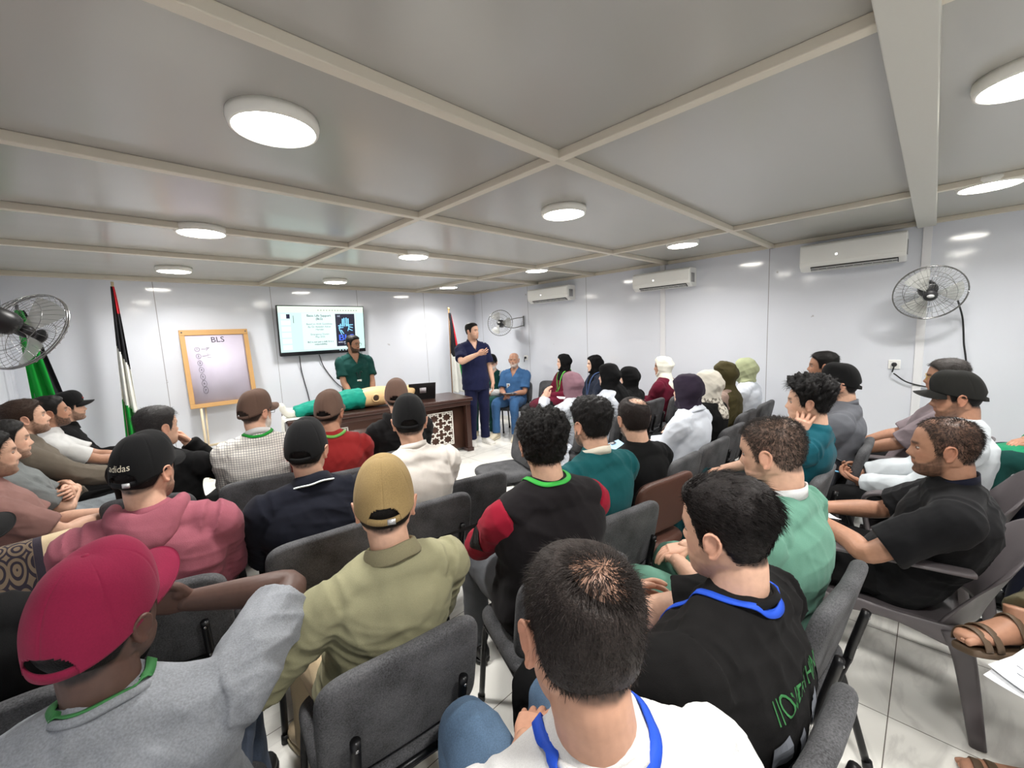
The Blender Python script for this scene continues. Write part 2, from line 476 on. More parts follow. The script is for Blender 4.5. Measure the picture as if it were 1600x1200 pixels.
# ------------------------------------------------------------------ ceiling lamps
lamp_m = plain('lamp_housing', (240, 238, 230), 0.4)
glow_m = plain('lamp_diffuser', (255, 255, 255), 0.4, emit=(255, 250, 240), estr=LAMP)
spots = [(0.55, 1.74, 'nearest the camera, over the left block of chairs'), (2.33, 1.80, 'over the middle of the room, above the empty aisle chair'),
         (4.18, 1.78, 'near the right wall between the two far air conditioners'), (0.59, 3.58, 'over the men sitting along the left wall'),
         (2.27, 3.60, 'in front of the television, middle of its row'), (4.09, 3.62, 'near the right wall beside the farthest air conditioner'),
         (0.63, 5.46, 'above the paper flip chart'), (2.33, 5.64, 'above the television'), (4.12, 5.56, 'in the far corner above the standing speaker'),
         (2.39, -0.20, 'cut off at the upper right edge'), (4.09, -0.20, 'above the large wall fan at the right edge'),
         (0.55, -0.2, 'straight above the camera'), (0.55, -2.2, 'at the back left'), (2.37, -2.2, 'at the back middle'), (4.15, -2.2, 'at the back right')]
for x, y, d in spots:
    root = empty('ceiling_light', (x, y, H))
    tag(root, 'round white surface ceiling lamp ' + d, 'ceiling lamp', 'round ceiling lamps')
    R = 0.15
    MB().add(*lathe([(0.001, 0), (R, 0), (R + 0.002, -0.02), (R - 0.004, -0.042), (R - 0.012, -0.046), (R - 0.016, -0.042), (R - 0.016, -0.03), (0.001, -0.03)], 48)).build('housing', lamp_m, root)
    MB().add(*lathe([(0.001, -0.031), (R - 0.0175, -0.031), (R - 0.0175, -0.041), (R * 0.6, -0.0425), (0.001, -0.043)], 40)).build('diffuser', glow_m, root)
    ld = bpy.data.lights.new('lamp_light', 'AREA'); ld.shape = 'DISK'; ld.size = 0.25; ld.energy = LAMP_W; ld.spread = math.radians(146); ld.color = (1.0, 0.99, 0.975)
    lo = bpy.data.objects.new('lamp_light', ld); COL.objects.link(lo); lo.parent = root; lo.location = (0, 0, -0.0465)

# ------------------------------------------------------------------ air conditioners on the right wall
ac_m = plain('ac_plastic', (236, 236, 232), 0.3)
ac_dark = plain('ac_slot', (40, 40, 42), 0.6)
def aircon(y0, y1, z0, z1, label):
    w = y1 - y0; h = z1 - z0
    root = empty('air_conditioner', (XR, (y0 + y1) / 2, z0))
    tag(root, label, 'air conditioner', 'wall air conditioners')
    d = 0.2
    prof = [(0, 0.012), (0, h), (-d * 0.86, h), (-d * 0.97, h - 0.012), (-d, h - 0.05), (-d, 0.075), (-d * 0.96, 0.05), (-d * 0.62, 0.008)]
    V = [(x, s * w / 2, z) for s in (-1, 1) for x, z in prof]
    k = len(prof)
    F = [tuple(range(k - 1, -1, -1)), tuple(range(k, 2 * k))] + [(i, (i + 1) % k, k + (i + 1) % k, k + i) for i in range(k)]
    MB().add(V, F).build('body', ac_m, root, bevel=0.008)
    MB().box(-d - 0.008, -d + 0.004, -w / 2 + 0.006, w / 2 - 0.006, 0.085, h - 0.02).build('front_panel', ac_m, root, bevel=0.006)
    a = math.atan2(0.042, d * 0.34)
    M = Matrix.Translation((-d * 0.79, 0, 0.028)) @ Matrix.Rotation(a, 4, 'Y')
    MB().box(-d * 0.155, d * 0.155, -w / 2 + 0.05, w / 2 - 0.09, -0.006, 0.004, mat=M).build('air_outlet', ac_dark, root)
    lv = MB()
    for k in range(2): lv.box(-d * 0.12 + k * 0.03, -d * 0.12 + k * 0.03 + 0.016, -w / 2 + 0.055, w / 2 - 0.095, -0.012, -0.008, mat=M)
    for k in range(9):
        yy = -w / 2 + 0.09 + k * (w - 0.24) / 8
        lv.box(-d * 0.1, d * 0.1, yy - 0.002, yy + 0.002, -0.01, -0.004, mat=M)
    lv.build('louver', plain('ac_louver', (190, 190, 188), 0.4), root)
    MB().box(-d - 0.0095, -d - 0.0075, w / 2 - 0.30, w / 2 - 0.285, h * 0.5, h * 0.5 + 0.015).build('indicator_light', plain('ac_led', (255, 255, 255), 0.3, emit=(255, 255, 255), estr=2), root)
    MB().box(-d * 0.8, -d * 0.35, -w / 2 - 0.004, -w / 2 + 0.002, h * 0.25, h * 0.72).build('side_grille', plain('ac_side', (150, 150, 150), 0.5), root)
aircon(0.20, 0.98, 2.07, 2.335, 'white split air conditioner nearest the camera, beside the large wall fan')
aircon(2.07, 2.82, 2.06, 2.29, 'white split air conditioner in the middle of the right wall')
aircon(3.89, 4.71, 2.06, 2.29, 'white split air conditioner farthest away, above the small corner fan')

# ------------------------------------------------------------------ wall fans
chrome = plain('chrome_wire', (150, 150, 150), 0.25, metal=0.9)
dark_pl = plain('fan_motor_plastic', (38, 38, 40), 0.4)
def blade_mat():
    m, t, b = nt('fan_blade_clear')
    b.inputs['Base Color'].default_value = (*lin((205, 206, 200)), 1); b.inputs['Alpha'].default_value = 0.45; b.inputs['Roughness'].default_value = 0.25
    return m
blade_m = blade_mat()
def wall_fan(c, aim, mount, label, R=0.22, roll=0.0):
    """c: cage centre; aim: where the fan blows; mount: point on the wall"""
    c = Vector(c); d = Vector(aim).normalized()
    root = empty('wall_fan', tuple(c)); tag(root, label, 'fan', 'wall fans')
    z = d; x = Vector((0, 0, 1)).cross(z).normalized(); y = z.cross(x)
    M = Matrix((x, y, z)).transposed().to_4x4() @ Matrix.Rotation(roll, 4, 'Z')
    A = np.array(M)
    def put(V): return xf(A, V)
    g = MB()
    def circ(r, zz, th=0.0025, n=48):
        a = np.linspace(0, 2 * PI, n + 1)
        P = np.stack([np.cos(a) * r, np.sin(a) * r, a * 0 + zz], 1)
        V, F = sweep(P, [(th, th)] * len(P), n=5, sub=1, dome=False, ref=(0, 0, 1)); g.add(put(V), F)
    circ(R, 0, 0.005); circ(R, -0.012, 0.004)
    circ(R * 0.7, 0.052, 0.0016); circ(R * 0.42, 0.066, 0.0016); circ(R * 0.7, -0.075, 0.0016)
    for k in range(36):
        a = 2 * PI * k / 36
        for s, h in ((1, 0.07), (-1, -0.1)):
            P = [(math.cos(a) * r, math.sin(a) * r, q) for r, q in ((R, 0 if s > 0 else -0.012), (R * 0.85, 0.5 * h), (R * 0.5, 0.88 * h), (R * 0.2, h))]
            V, F = sweep(P, [(0.0011, 0.0011)] * 4, n=4, sub=3, dome=False, ref=(0, 0, 1)); g.add(put(V), F)
    g.build('cage', chrome, root)
    V, F = lathe([(0.001, 0.082), (R * 0.17, 0.08), (R * 0.2, 0.07), (R * 0.2, 0.062), (0.001, 0.06)], 28)
    MB().add(put(V), F).build('badge', dark_pl, root)
    V, F = lathe([(0.001, 0.0835), (R * 0.085, 0.0835), (R * 0.085, 0.081), (0.001, 0.081)], 24, sx=1.2, sy=0.75)
    MB().add(put(V), F).build('badge_plate', plain('fan_badge_plate', (200, 200, 200), 0.3), root)
    V, F = lathe([(0.001, 0.03), (0.03, 0.028), (0.036, 0.01), (0.036, -0.03), (0.001, -0.035)], 24)
    MB().add(put(V), F).build('hub', dark_pl, root)
    for k in range(3):
        b = MB(); a0 = 2 * PI * k / 3
        V = []; nr, na = 8, 8
        for i in range(nr):
            r = 0.03 + (R * 0.88 - 0.03) * i / (nr - 1)
            wd = 0.35 + 0.62 * math.sin(PI * min(1, 0.25 + 0.75 * i / (nr - 1)) * 0.62)
            for j in range(na):
                t = j / (na - 1) - 0.5
                V.append((r * math.cos(a0 + t * wd), r * math.sin(a0 + t * wd), t * 0.05))
        Vt = np.array(V); V2 = np.concatenate([Vt, Vt + [0, 0, 0.002]]); F = []
        o = nr * na
        for i in range(nr - 1):
            for j in range(na - 1):
                q = (i * na + j, i * na + j + 1, (i + 1) * na + j + 1, (i + 1) * na + j); F.append(q); F.append(tuple(v + o for v in q[::-1]))
        b.add(put(V2), F).build('blade', blade_m, root)
    V, F = lathe([(0.001, -0.06), (0.055, -0.062), (0.065, -0.09), (0.06, -0.17), (0.04, -0.2), (0.001, -0.205)], 28)
    MB().add(put(V), F).build('motor', dark_pl, root)
    m = Vector(mount) - c
    back = np.array(M @ Vector((0, 0, -0.16)))
    br = MB()
    P0 = np.array(m)
    up = np.array([0, 0, 0.07])
    off = unit(np.cross(P0, [0, 0, 1])) * 0.0
    br.tube([back + [0, 0, 0.02], (back + P0) / 2 + up * 0.9, P0 + up], 0.008, n=8, sub=5)
    br.tube([back - [0, 0, 0.03], (back + P0) / 2 - up * 1.3, P0 - up], 0.008, n=8, sub=5)
    br.tube([P0 + up * 1.3, P0 - up * 1.3], 0.012, n=10)
    br.build('bracket', chrome, root)
    return root
wall_fan((4.93, 0.04, 1.775), (-0.93, -0.12, -0.36), (XR - 0.02, 0.07, 1.82), 'large chrome wall fan with dark motor on the right wall below the nearest air conditioner', R=0.225)
wall_fan((4.86, 5.17, 1.785), (-0.80, -0.55, 0.10), (XR - 0.02, 4.99, 1.80), 'small chrome wall fan on a bracket in the far corner behind the standing speaker', R=0.215)
wall_fan((-0.28, 3.55, 1.735), (0.62, 0.62, -0.48), (XL + 0.02, 3.42, 1.72), 'chrome wall fan with clear blades on the left wall in front of the green flag', R=0.23)

# sockets, plugs and cables
def socket(y, z, label):
    r = empty('wall_socket', (XR, y, z)); tag(r, label, 'socket', 'wall sockets')
    MB().box(-0.012, 0, -0.042, 0.042, -0.042, 0.042).build('plate', plain('socket_white', (236, 236, 232), 0.35), r, bevel=0.004)
    MB().add(*sphere((-0.012, 0.0, 0), (0.004, 0.022, 0.022))).build('recess', plain('socket_grey', (205, 205, 203), 0.4), r)
    p = MB(); p.add(*sphere((-0.028, 0, 0), (0.02, 0.02, 0.02))); p.tube([(-0.03, 0, 0), (-0.05, 0, -0.02), (-0.045, 0.01, -0.07)], 0.006, sub=4)
    tag(p.build('power_plug', plain('plug_black', (20, 20, 22), 0.5), None), 'black plug in the ' + label, 'plug', 'plugs in the wall sockets').location = (XR, y, z)
socket(0.24, 1.15, 'white wall socket beneath the large fan at the right')
socket(4.98, 1.17, 'white wall socket beside the old man in blue scrubs')
cab = plain('black_cable', (25, 25, 27), 0.5)
def cable(pts, label, r=0.006, m=None):
    return tag(MB().tube(pts, r, n=8, sub=8).build('power_cable', m or cab), label, 'cable', 'cables on the walls')
cable([(XR - 0.2, -0.13, 1.70), (XR - 0.05, -0.17, 1.55), (XR - 0.012, -0.19, 1.35), (XR - 0.012, -0.21, 1.12), (XR - 0.012, -0.12, 0.95), (XR - 0.03, 0.12, 0.98), (XR - 0.05, 0.24, 1.07)], 'black cable hanging from the large wall fan to its socket')
cable([(1.98, YA - 0.05, 1.42), (2.0, YA - 0.012, 1.2), (2.06, YA - 0.012, 0.8), (2.08, YA - 0.012, 0.5), (2.1, YA - 0.02, 0.06)], 'black cable dropping straight down from the left underside of the television')
cable([(2.25, YA - 0.05, 1.42), (2.32, YA - 0.012, 1.22), (2.5, YA - 0.012, 0.95), (2.75, YA - 0.012, 0.78), (3.0, YA - 0.012, 0.74)], 'black cable slanting down from the television towards the presenter')
# ------------------------------------------------------------------ television
tv = empty('television', (2.34, YA - 0.06, 1.43)); tag(tv, 'large wall television showing a basic life support slide', 'television')
blk = plain('tv_bezel', (14, 14, 16), 0.25)
TW, TH = 1.215, 0.69
Mtv = Matrix.Rotation(math.radians(4), 4, 'X')      # tips forward a little
b = MB(); b.box(-TW / 2, TW / 2, -0.012, 0.03, 0, TH, mat=Mtv); b.build('housing', blk, tv, bevel=0.004)
MB().box(-0.2, 0.2, 0.02, 0.058, 0.1, 0.4).build('wall_mount', blk, tv)
def emitter(name, col, e):
    m, t, b = nt(name)
    b.inputs['Base Color'].default_value = (0.01, 0.01, 0.012, 1); b.inputs['Roughness'].default_value = 0.22
    b.inputs['Emission Color'].default_value = (*lin(col), 1); b.inputs['Emission Strength'].default_value = e * 1.3
    return m
def scr(name, x0, x1, z0, z1, col, e=1.0, dy=0.0, parent=tv):
    return MB().box(x0, x1, -0.0135 - dy, -0.0125 - dy, z0, z1, mat=Mtv).build(name, emitter('screen_' + name + str(col), col, e), parent, smooth=False)
screen = scr('screen', -TW / 2 + 0.012, TW / 2 - 0.012, 0.03, TH - 0.012, (196, 228, 222), 0.62)
scr('toolbar', -TW / 2 + 0.012, TW / 2 - 0.012, TH - 0.1, TH - 0.012, (206, 222, 205), 0.68, 0.0008, screen)
scr('taskbar', -TW / 2 + 0.012, TW / 2 - 0.012, 0.03, 0.052, (12, 16, 22), 0.3, 0.0008, screen)
scr('slide', -0.30, 0.47, 0.075, TH - 0.105, (208, 236, 232), 0.66, 0.0008, screen)
SX0, SX1, SZ0, SZ1 = 0.165, 0.455, 0.10, TH - 0.115
scr('slide_picture', SX0, SX1, SZ0, SZ1, (14, 16, 42), 0.5, 0.0016, screen)
for k in range(6):
    scr('thumbnail', -0.565, -0.445, TH - 0.185 - k * 0.084, TH - 0.118 - k * 0.084, (214, 236, 233), 0.66, 0.0008, screen)
scr('thumbnail_picture', -0.495, -0.45, TH - 0.18, TH - 0.12, (20, 26, 60), 0.4, 0.0016, screen)
scr('scroll_bar', -0.41, -0.404, TH - 0.24, TH - 0.14, (60, 70, 76), 0.2, 0.0016, screen)
def scr_text(body, size, x, z, col=(58, 74, 78), al='CENTER', e=0.2, dy=0.0024, sx=1.0, bold=0.0):
    V, F = text_mesh(body, size, al)
    if bold: V = np.concatenate([V, V + [bold, 0, 0]]); n = len(V) // 2; F = F + [tuple(i + n for i in f) for f in F]
    W = np.stack([V[:, 0] * sx + x, np.full(len(V), -0.0135 - dy) - 0.00002 * (np.arange(len(V)) >= (len(V) / 2 if bold else 1e9)), V[:, 1] + z], 1)
    return MB().add(xf(Mtv, W), F).build('screen_lettering', emitter('lettering' + str(col), col, e), screen, smooth=False)
tx = -0.065
scr_text('Basic Life Support', 0.046, tx, TH - 0.155, (30, 40, 44), bold=0.002)
scr_text('(BLS)', 0.044, tx, TH - 0.2, (30, 40, 44), bold=0.002)
scr_text('Based on AHA Guidelines', 0.034, tx, TH - 0.268)
scr_text('By: Dr Abdullah Adnan', 0.034, tx, TH - 0.308)
scr_text('Hamdan', 0.034, tx, TH - 0.346)
scr_text('Emergency Doctor', 0.034, tx, TH - 0.415)
scr_text('May 2025', 0.034, tx, TH - 0.452)
scr_text('BLS is not just a skill. It is a', 0.033, tx, TH - 0.522, (40, 52, 56), bold=0.0015)
scr_text('responsibility', 0.033, tx, TH - 0.556, (40, 52, 56), bold=0.0015)
scr_text('BLS', 0.125, (SX0 + SX1) / 2 + 0.0, SZ0 + 0.085, (60, 96, 214), e=0.7, sx=1.25, bold=0.006)
scr_text('BASIC LIFE SUPPORT', 0.026, (SX0 + SX1) / 2, SZ0 + 0.05, (225, 235, 255), e=0.7)
scr_text('COURSE', 0.018, (SX0 + SX1) / 2, SZ0 + 0.025, (225, 235, 255), e=0.7)
scr_text('HE', 0.035, SX0 + 0.05, SZ1 - 0.045, (190, 205, 225), e=0.6)
for k in range(16): scr('menu_mark', -0.08 + k * 0.04, -0.062 + k * 0.04, TH - 0.07, TH - 0.062, (130, 140, 110), 0.2, 0.0016, screen) if k < 15 else None
for k in range(6): scr('task_icon', 0.20 + k * 0.045, 0.216 + k * 0.045, 0.035, 0.048, (190, 220, 230), 0.6, 0.0016, screen)
# the blue heart of two hands on the slide picture
hm = MB()
cx, cz = (SX0 + SX1) / 2, SZ0 + 0.27
def seg(pts, r):
    P = [(cx + x, -0.016, cz + z) for x, z in pts]
    V, F = sweep(P, [(q, 0.0008) for q in r], n=8, sub=5, ref=(0, 0, 1), dome=True)
    # width lies in the screen plane
    hm.add(xf(Mtv, V), F)
for k, (x, l) in enumerate(((-0.045, 0.16), (-0.02, 0.175), (0.012, 0.18), (0.04, 0.165))):
    hm.add(xf(Mtv, np.array([(cx + x - 0.009, -0.0162, cz + 0.02), (cx + x + 0.009, -0.0162, cz + 0.02), (cx + x + 0.013, -0.0162, cz + l * 0.8), (cx + x + 0.004, -0.0162, cz + l * 0.85), (cx + x - 0.006, -0.0162, cz + l * 0.8)])), [(0, 1, 2, 3, 4)])
for k, (x0, z0, x1, z1) in enumerate(((-0.07, 0.06, -0.095, -0.02), (-0.095, -0.02, -0.06, -0.1), (-0.11, 0.03, -0.04, 0.03), (-0.105, 0.0, -0.03, 0.005), (0.05, 0.04, 0.115, 0.045), (0.05, 0.015, 0.112, 0.0), (0.04, -0.015, 0.105, -0.045), (0.0, 0.06, 0.055, 0.02), (0.055, 0.02, 0.03, -0.05), (-0.07, -0.03, -0.03, -0.09))):
    d = unit(np.array([x1 - x0, 0, z1 - z0])); n_ = np.array([-d[2], 0, d[0]]) * 0.008
    a_, b_ = np.array([cx + x0, -0.0162, cz + z0]), np.array([cx + x1, -0.0162, cz + z1])
    hm.add(xf(Mtv, np.array([a_ - n_, b_ - n_ * 0.6, b_ + n_ * 0.6, a_ + n_])), [(0, 1, 2, 3)])
hm.build('heart_emblem', emitter('screen_heart', (120, 190, 235), 0.8), screen, smooth=False)
tv.rotation_euler = (0, 0, 0)

# ------------------------------------------------------------------ paper flip chart on its wooden stand
wood = plain('pine_wood', (196, 152, 96), 0.5, bump=0.1, bscale=20)
fc = empty('flip_chart', (1.03, YA - 0.16, 0)); tag(fc, 'wooden framed flip chart with handwritten list leaning on the wall', 'whiteboard')
Mf = Matrix.Translation((0, 0, 0.88)) @ Matrix.Rotation(math.radians(-7), 4, 'X')
BW, BH = 0.70, 0.94
def fbox(name, x0, x1, z0, z1, y0, y1, m, bev=0.004): return MB().box(x0, x1, y0, y1, z0, z1, mat=Mf).build(name, m, fc, bevel=bev)
fbox('backing_board', -BW / 2 + 0.03, BW / 2 - 0.03, 0.03, BH - 0.03, 0.0, 0.012, plain('hardboard', (205, 170, 120), 0.6))
fbox('paper_sheet', -BW / 2 + 0.045, BW / 2 - 0.045, 0.04, BH - 0.06, -0.006, -0.002, plain('flip_paper', (206, 198, 216), 0.55), 0)
for nm, a in (('frame_rail', (-BW / 2, BW / 2, 0, 0.05)), ('frame_rail', (-BW / 2, BW / 2, BH - 0.065, BH)), ('frame_stile', (-BW / 2, -BW / 2 + 0.05, 0.05, BH - 0.065)), ('frame_stile', (BW / 2 - 0.05, BW / 2, 0.05, BH - 0.065))):
    fbox(nm, *a, -0.018, 0.004, wood)
for x in (-BW / 2 + 0.025, BW / 2 - 0.025):
    MB().add(xf(Mf, sphere((x, -0.02, BH - 0.03), 0.009)[0]), sphere((0, 0, 0), 1)[1]).build('metal_knob', chrome, fc)
pw = plain('stand_wood', (214, 196, 166), 0.55)
for s in (-1, 1):
    MB().box(s * 0.25 - 0.012, s * 0.25 + 0.012, -0.012, 0.012, 0, 0.9).build('leg', pw, fc)
    MB().tube([(s * 0.2, 0.03, 0.9), (s * 0.22, 0.12, 0.02)], 0.01, n=6).build('leg', pw, fc)
MB().box(-0.25, 0.25, -0.01, 0.01, 0.40, 0.424).build('crossbar', pw, fc)
ink = plain('marker_ink', (38, 34, 48), 0.6)
def chart_text(body, size, x, z):
    V, F = text_mesh(body, size, 'CENTER')
    V = V @ rotz(0.03).T
    W = np.stack([V[:, 0] + x, np.full(len(V), -0.0075), V[:, 1] + z], 1)
    MB().add(xf(Mf, W), F).build('handwriting', ink, fc, smooth=False)
chart_text('BLS', 0.095, 0.02, BH - 0.155)
for k in range(7):
    x, z = -0.20 + k * 0.004, BH - 0.235 - k * 0.083
    a = np.linspace(0, 2 * PI, 17)
    P = np.stack([x + np.cos(a) * 0.024, a * 0 - 0.0075, z + np.sin(a) * (0.024 + 0.003 * k)], 1)
    m_ = MB(); V, F = sweep(P, [(0.0034, 0.0012)] * len(P), n=5, sub=1, dome=False, ref=(0, 1, 0)); m_.add(xf(Mf, V), F)
    if k < 2:
        for q in (((x + 0.04, z), (x + 0.1, z + 0.004)), ((x + 0.085, z + 0.02), (x + 0.12, z + 0.01)), ((x + 0.085, z - 0.02), (x + 0.125, z + 0.02 - 0.04 * k))):
            V, F = sweep([(q[0][0], -0.0075, q[0][1]), (q[1][0], -0.0075, q[1][1])], [(0.0034, 0.0012)] * 2, n=5, sub=1, dome=False, ref=(0, 1, 0)); m_.add(xf(Mf, V), F)
    m_.build('handwriting', ink, fc)
    chart_text(str(k + 1), 0.034, x, z - 0.011)

# ------------------------------------------------------------------ flags on poles
def flag(name, label, base, lean, zt, zb, wt, wb, bands, mats, turn=0.0, polecol=(70, 50, 40), finial=True, cat='flag', seed=1):
    """cloth hanging in folds from the top of a pole; bands(u, t) -> material index"""
    root = empty(name, base, turn); tag(root, label, cat, 'flags on poles')
    lx, ly = lean
    p = lambda z: np.array([lx * z / 2, ly * z / 2, z])
    ptop = zt + 0.05
    MB().tube([p(0.0), p(ptop)], 0.012, n=10).build('pole', plain('flag_pole' + str(polecol), polecol, 0.4), root)
    if finial: MB().add(*sphere(p(ptop + 0.02), (0.02, 0.02, 0.028))).build('finial', plain('finial_brass', (190, 160, 100), 0.3, metal=0.6), root)
    MB().add(*lathe([(0.001, 0), (0.14, 0), (0.14, 0.015), (0.03, 0.04), (0.02, 0.1), (0.001, 0.1)], 28)).build('base', plain('flag_base', (60, 50, 45), 0.4), root)
    nu, nz = 48, 60
    g = MB(); V = []
    for j in range(nz):
        t = j / (nz - 1); z = zt + (zb - zt) * t
        w = wt + (wb - wt) * t ** 0.8
        for i in range(nu):
            u = i / (nu - 1)
            c = p(z)
            V.append((c[0] - 0.018 + u * w, c[1] - 0.014 + math.sin(u * 15 + 1.2 * math.sin(t * 3 + seed)) * (0.012 + 0.026 * t) * min(1, u * 4 + 0.3) - 0.02 * t, z + 0.012 * math.sin(u * 15) * t))
    F, mi = [], []
    for j in range(nz - 1):
        for i in range(nu - 1):
            F.append((j * nu + i, j * nu + i + 1, (j + 1) * nu + i + 1, (j + 1) * nu + i)); mi.append(bands((i + 0.5) / nu, (j + 0.5) / nz))
    g.add(V, F); g.mi = mi
    o = g.build('cloth', mats, root)
    s = o.modifiers.new('thick', 'SOLIDIFY'); s.thickness = 0.003
    return root
fb = [cloth('flag_black', (30, 30, 34), weave=300), cloth('flag_white', (222, 222, 216), weave=300), cloth('flag_green', (18, 140, 48), weave=300), cloth('flag_red', (190, 40, 50), weave=300)]
def bandA(u, t):
    if t < 0.16 and u > 0.55: return 3
    if t < 0.36 + 0.16 * u: return 0
    if t < 0.70 + 0.12 * u: return 1
    return 2
flag('tall_flag', 'tall black white and green flag hanging from a pole left of the flip chart', (0.075, YA - 0.34, 0), (0.085, 0.06), 2.27, 0.62, 0.03, 0.135, bandA, fb, polecol=(196, 180, 150), finial=False)
def bandB(u, t): return 0 if u > 0.72 else 2
flag('green_flag', 'green and black flag in the left corner seen through the wall fan', (-0.455, YA - 0.6, 0), (-0.02, 0.0), 2.0, 0.7, 0.06, 0.27, bandB, fb, polecol=(90, 92, 96), finial=False)
def bandC(u, t):
    if u > 0.72 - 0.1 * t and t < 0.42: return 3
    if t < 0.5 + 0.1 * u and u < 0.9: return 0
    return 2 if u > 0.72 else 1
flag('corner_flag', 'red black and white flag on a pole behind the standing speaker', (4.29, YA - 0.42, 0), (0.04, 0.0), 2.0, 0.62, 0.05, 0.30, bandC, fb, polecol=(120, 90, 60), seed=3)

# ------------------------------------------------------------------ desk, laptop, manikin
dw = plain('dark_wenge', (62, 40, 34), 0.28, bump=0.05, bscale=30)
desk = empty('lecture_desk', (2.45, 4.62, 0), math.radians(-11)); tag(desk, 'long dark brown office desk with white star lattice panels', 'desk')
DW, DD = 2.26, 0.74
MB().box(-DW / 2, DW / 2, 0, DD, 0.71, 0.76).build('desktop', dw, desk, bevel=0.012, seg=3)
MB().box(-DW / 2 + 0.03, DW / 2 - 0.03, 0.02, DD - 0.02, 0.655, 0.71).build('apron', dw, desk, bevel=0.006)
for s in (-1, 1):
    MB().box(s * (DW / 2 - 0.06) - 0.035, s * (DW / 2 - 0.06) + 0.035, 0.04, DD - 0.04, 0, 0.655).build('side_panel', dw, desk, bevel=0.006)
    MB().box(s * (DW / 2 - 0.06) - 0.05, s * (DW / 2 - 0.06) + 0.05, 0.025, DD - 0.025, 0, 0.05).build('plinth', dw, desk, bevel=0.006)
MB().box(-DW / 2 + 0.09, DW / 2 - 0.09, 0.12, 0.14, 0.05, 0.655).build('front_panel', plain('desk_front', (84, 58, 48), 0.35, bump=0.05, bscale=30), desk)
lat = plain('lattice_white', (232, 228, 220), 0.4)
def lattice(x0, w, z0, h, nx, nz):
    m = MB(); t = 0.012; y0, y1 = 0.105, 0.119
    for a in ((x0, x0 + w, z0, z0 + t), (x0, x0 + w, z0 + h - t, z0 + h), (x0, x0 + t, z0, z0 + h), (x0 + w - t, x0 + w, z0, z0 + h)): m.box(a[0], a[1], y0, y1, a[2], a[3])
    def bar(p, q, r=0.007):
        p, q = np.array(p), np.array(q); d = unit(q - p); n_ = np.array([-d[1], d[0]]) * r
        c = [p - n_, q - n_, q + n_, p + n_]
        V = [(a[0], y, a[1]) for y in (y0 + 0.001, y1 - 0.001) for a in c]
        m.add(V, [(0, 1, 2, 3), (7, 6, 5, 4), (0, 4, 5, 1), (1, 5, 6, 2), (2, 6, 7, 3), (3, 7, 4, 0)])
    cw, ch = w / nx, h / nz
    for i in range(nx):
        for j in range(nz):
            c = np.array([x0 + (i + 0.5) * cw, z0 + (j + 0.5) * ch])
            pts = []
            for k in range(16):
                a = 2 * PI * k / 16 + PI / 16 * 0
                r = (0.5 if k % 2 == 0 else 0.3)
                pts.append(c + [math.cos(a) * r * cw, math.sin(a) * r * ch])
            for k in range(16): bar(pts[k], pts[(k + 1) % 16])
    m.build('lattice_panel', lat, desk, smooth=False)
lattice(0.50, 0.36, 0.13, 0.46, 2, 3)
lattice(-0.86, 0.36, 0.13, 0.46, 2, 3)
lattice(-0.18, 0.36, 0.13, 0.46, 2, 3)
def on_desk(x, y):
    a = math.radians(-11); return (2.45 + x * math.cos(a) - y * math.sin(a), 4.62 + x * math.sin(a) + y * math.cos(a), 0.76)
lap = empty('laptop', on_desk(0.56, 0.46), math.radians(157)); tag(lap, 'open black laptop on the right half of the dark desk', 'laptop')
lb = plain('laptop_black', (22, 22, 24), 0.35)
MB().box(-0.18, 0.18, -0.12, 0.12, 0.0, 0.018).build('base', lb, lap, bevel=0.004)
kb = MB()
for i in range(12):
    for j in range(5): kb.box(-0.165 + i * 0.0278, -0.142 + i * 0.0278, -0.01 + j * 0.024, 0.01 + j * 0.024, 0.018, 0.021)
kb.build('keyboard', plain('laptop_keys', (35, 35, 38), 0.5), lap, smooth=False)
Ml = Matrix.Translation((0, 0.118, 0.016)) @ Matrix.Rotation(math.radians(-22), 4, 'X')
MB().box(-0.18, 0.18, -0.004, 0.008, 0, 0.235, mat=Ml).build('lid', lb, lap, bevel=0.003)
MB().box(-0.165, 0.165, -0.006, -0.004, 0.015, 0.22, mat=Ml).build('display', plain('laptop_display', (30, 60, 80), 0.3, emit=(150, 190, 200), estr=0.4), lap)
MB().box(-0.05, 0.035, 0.0085, 0.0095, 0.09, 0.17, mat=Ml).build('sticker', plain('sticker_pale', (205, 200, 205), 0.5), lap)
mk = empty('training_manikin', on_desk(-0.28, 0.34), math.radians(-11)); tag(mk, 'beige resuscitation manikin in teal trousers lying on the desk', 'manikin')
beige = plain('manikin_vinyl', (226, 190, 138), 0.5, bump=0.05, bscale=12)
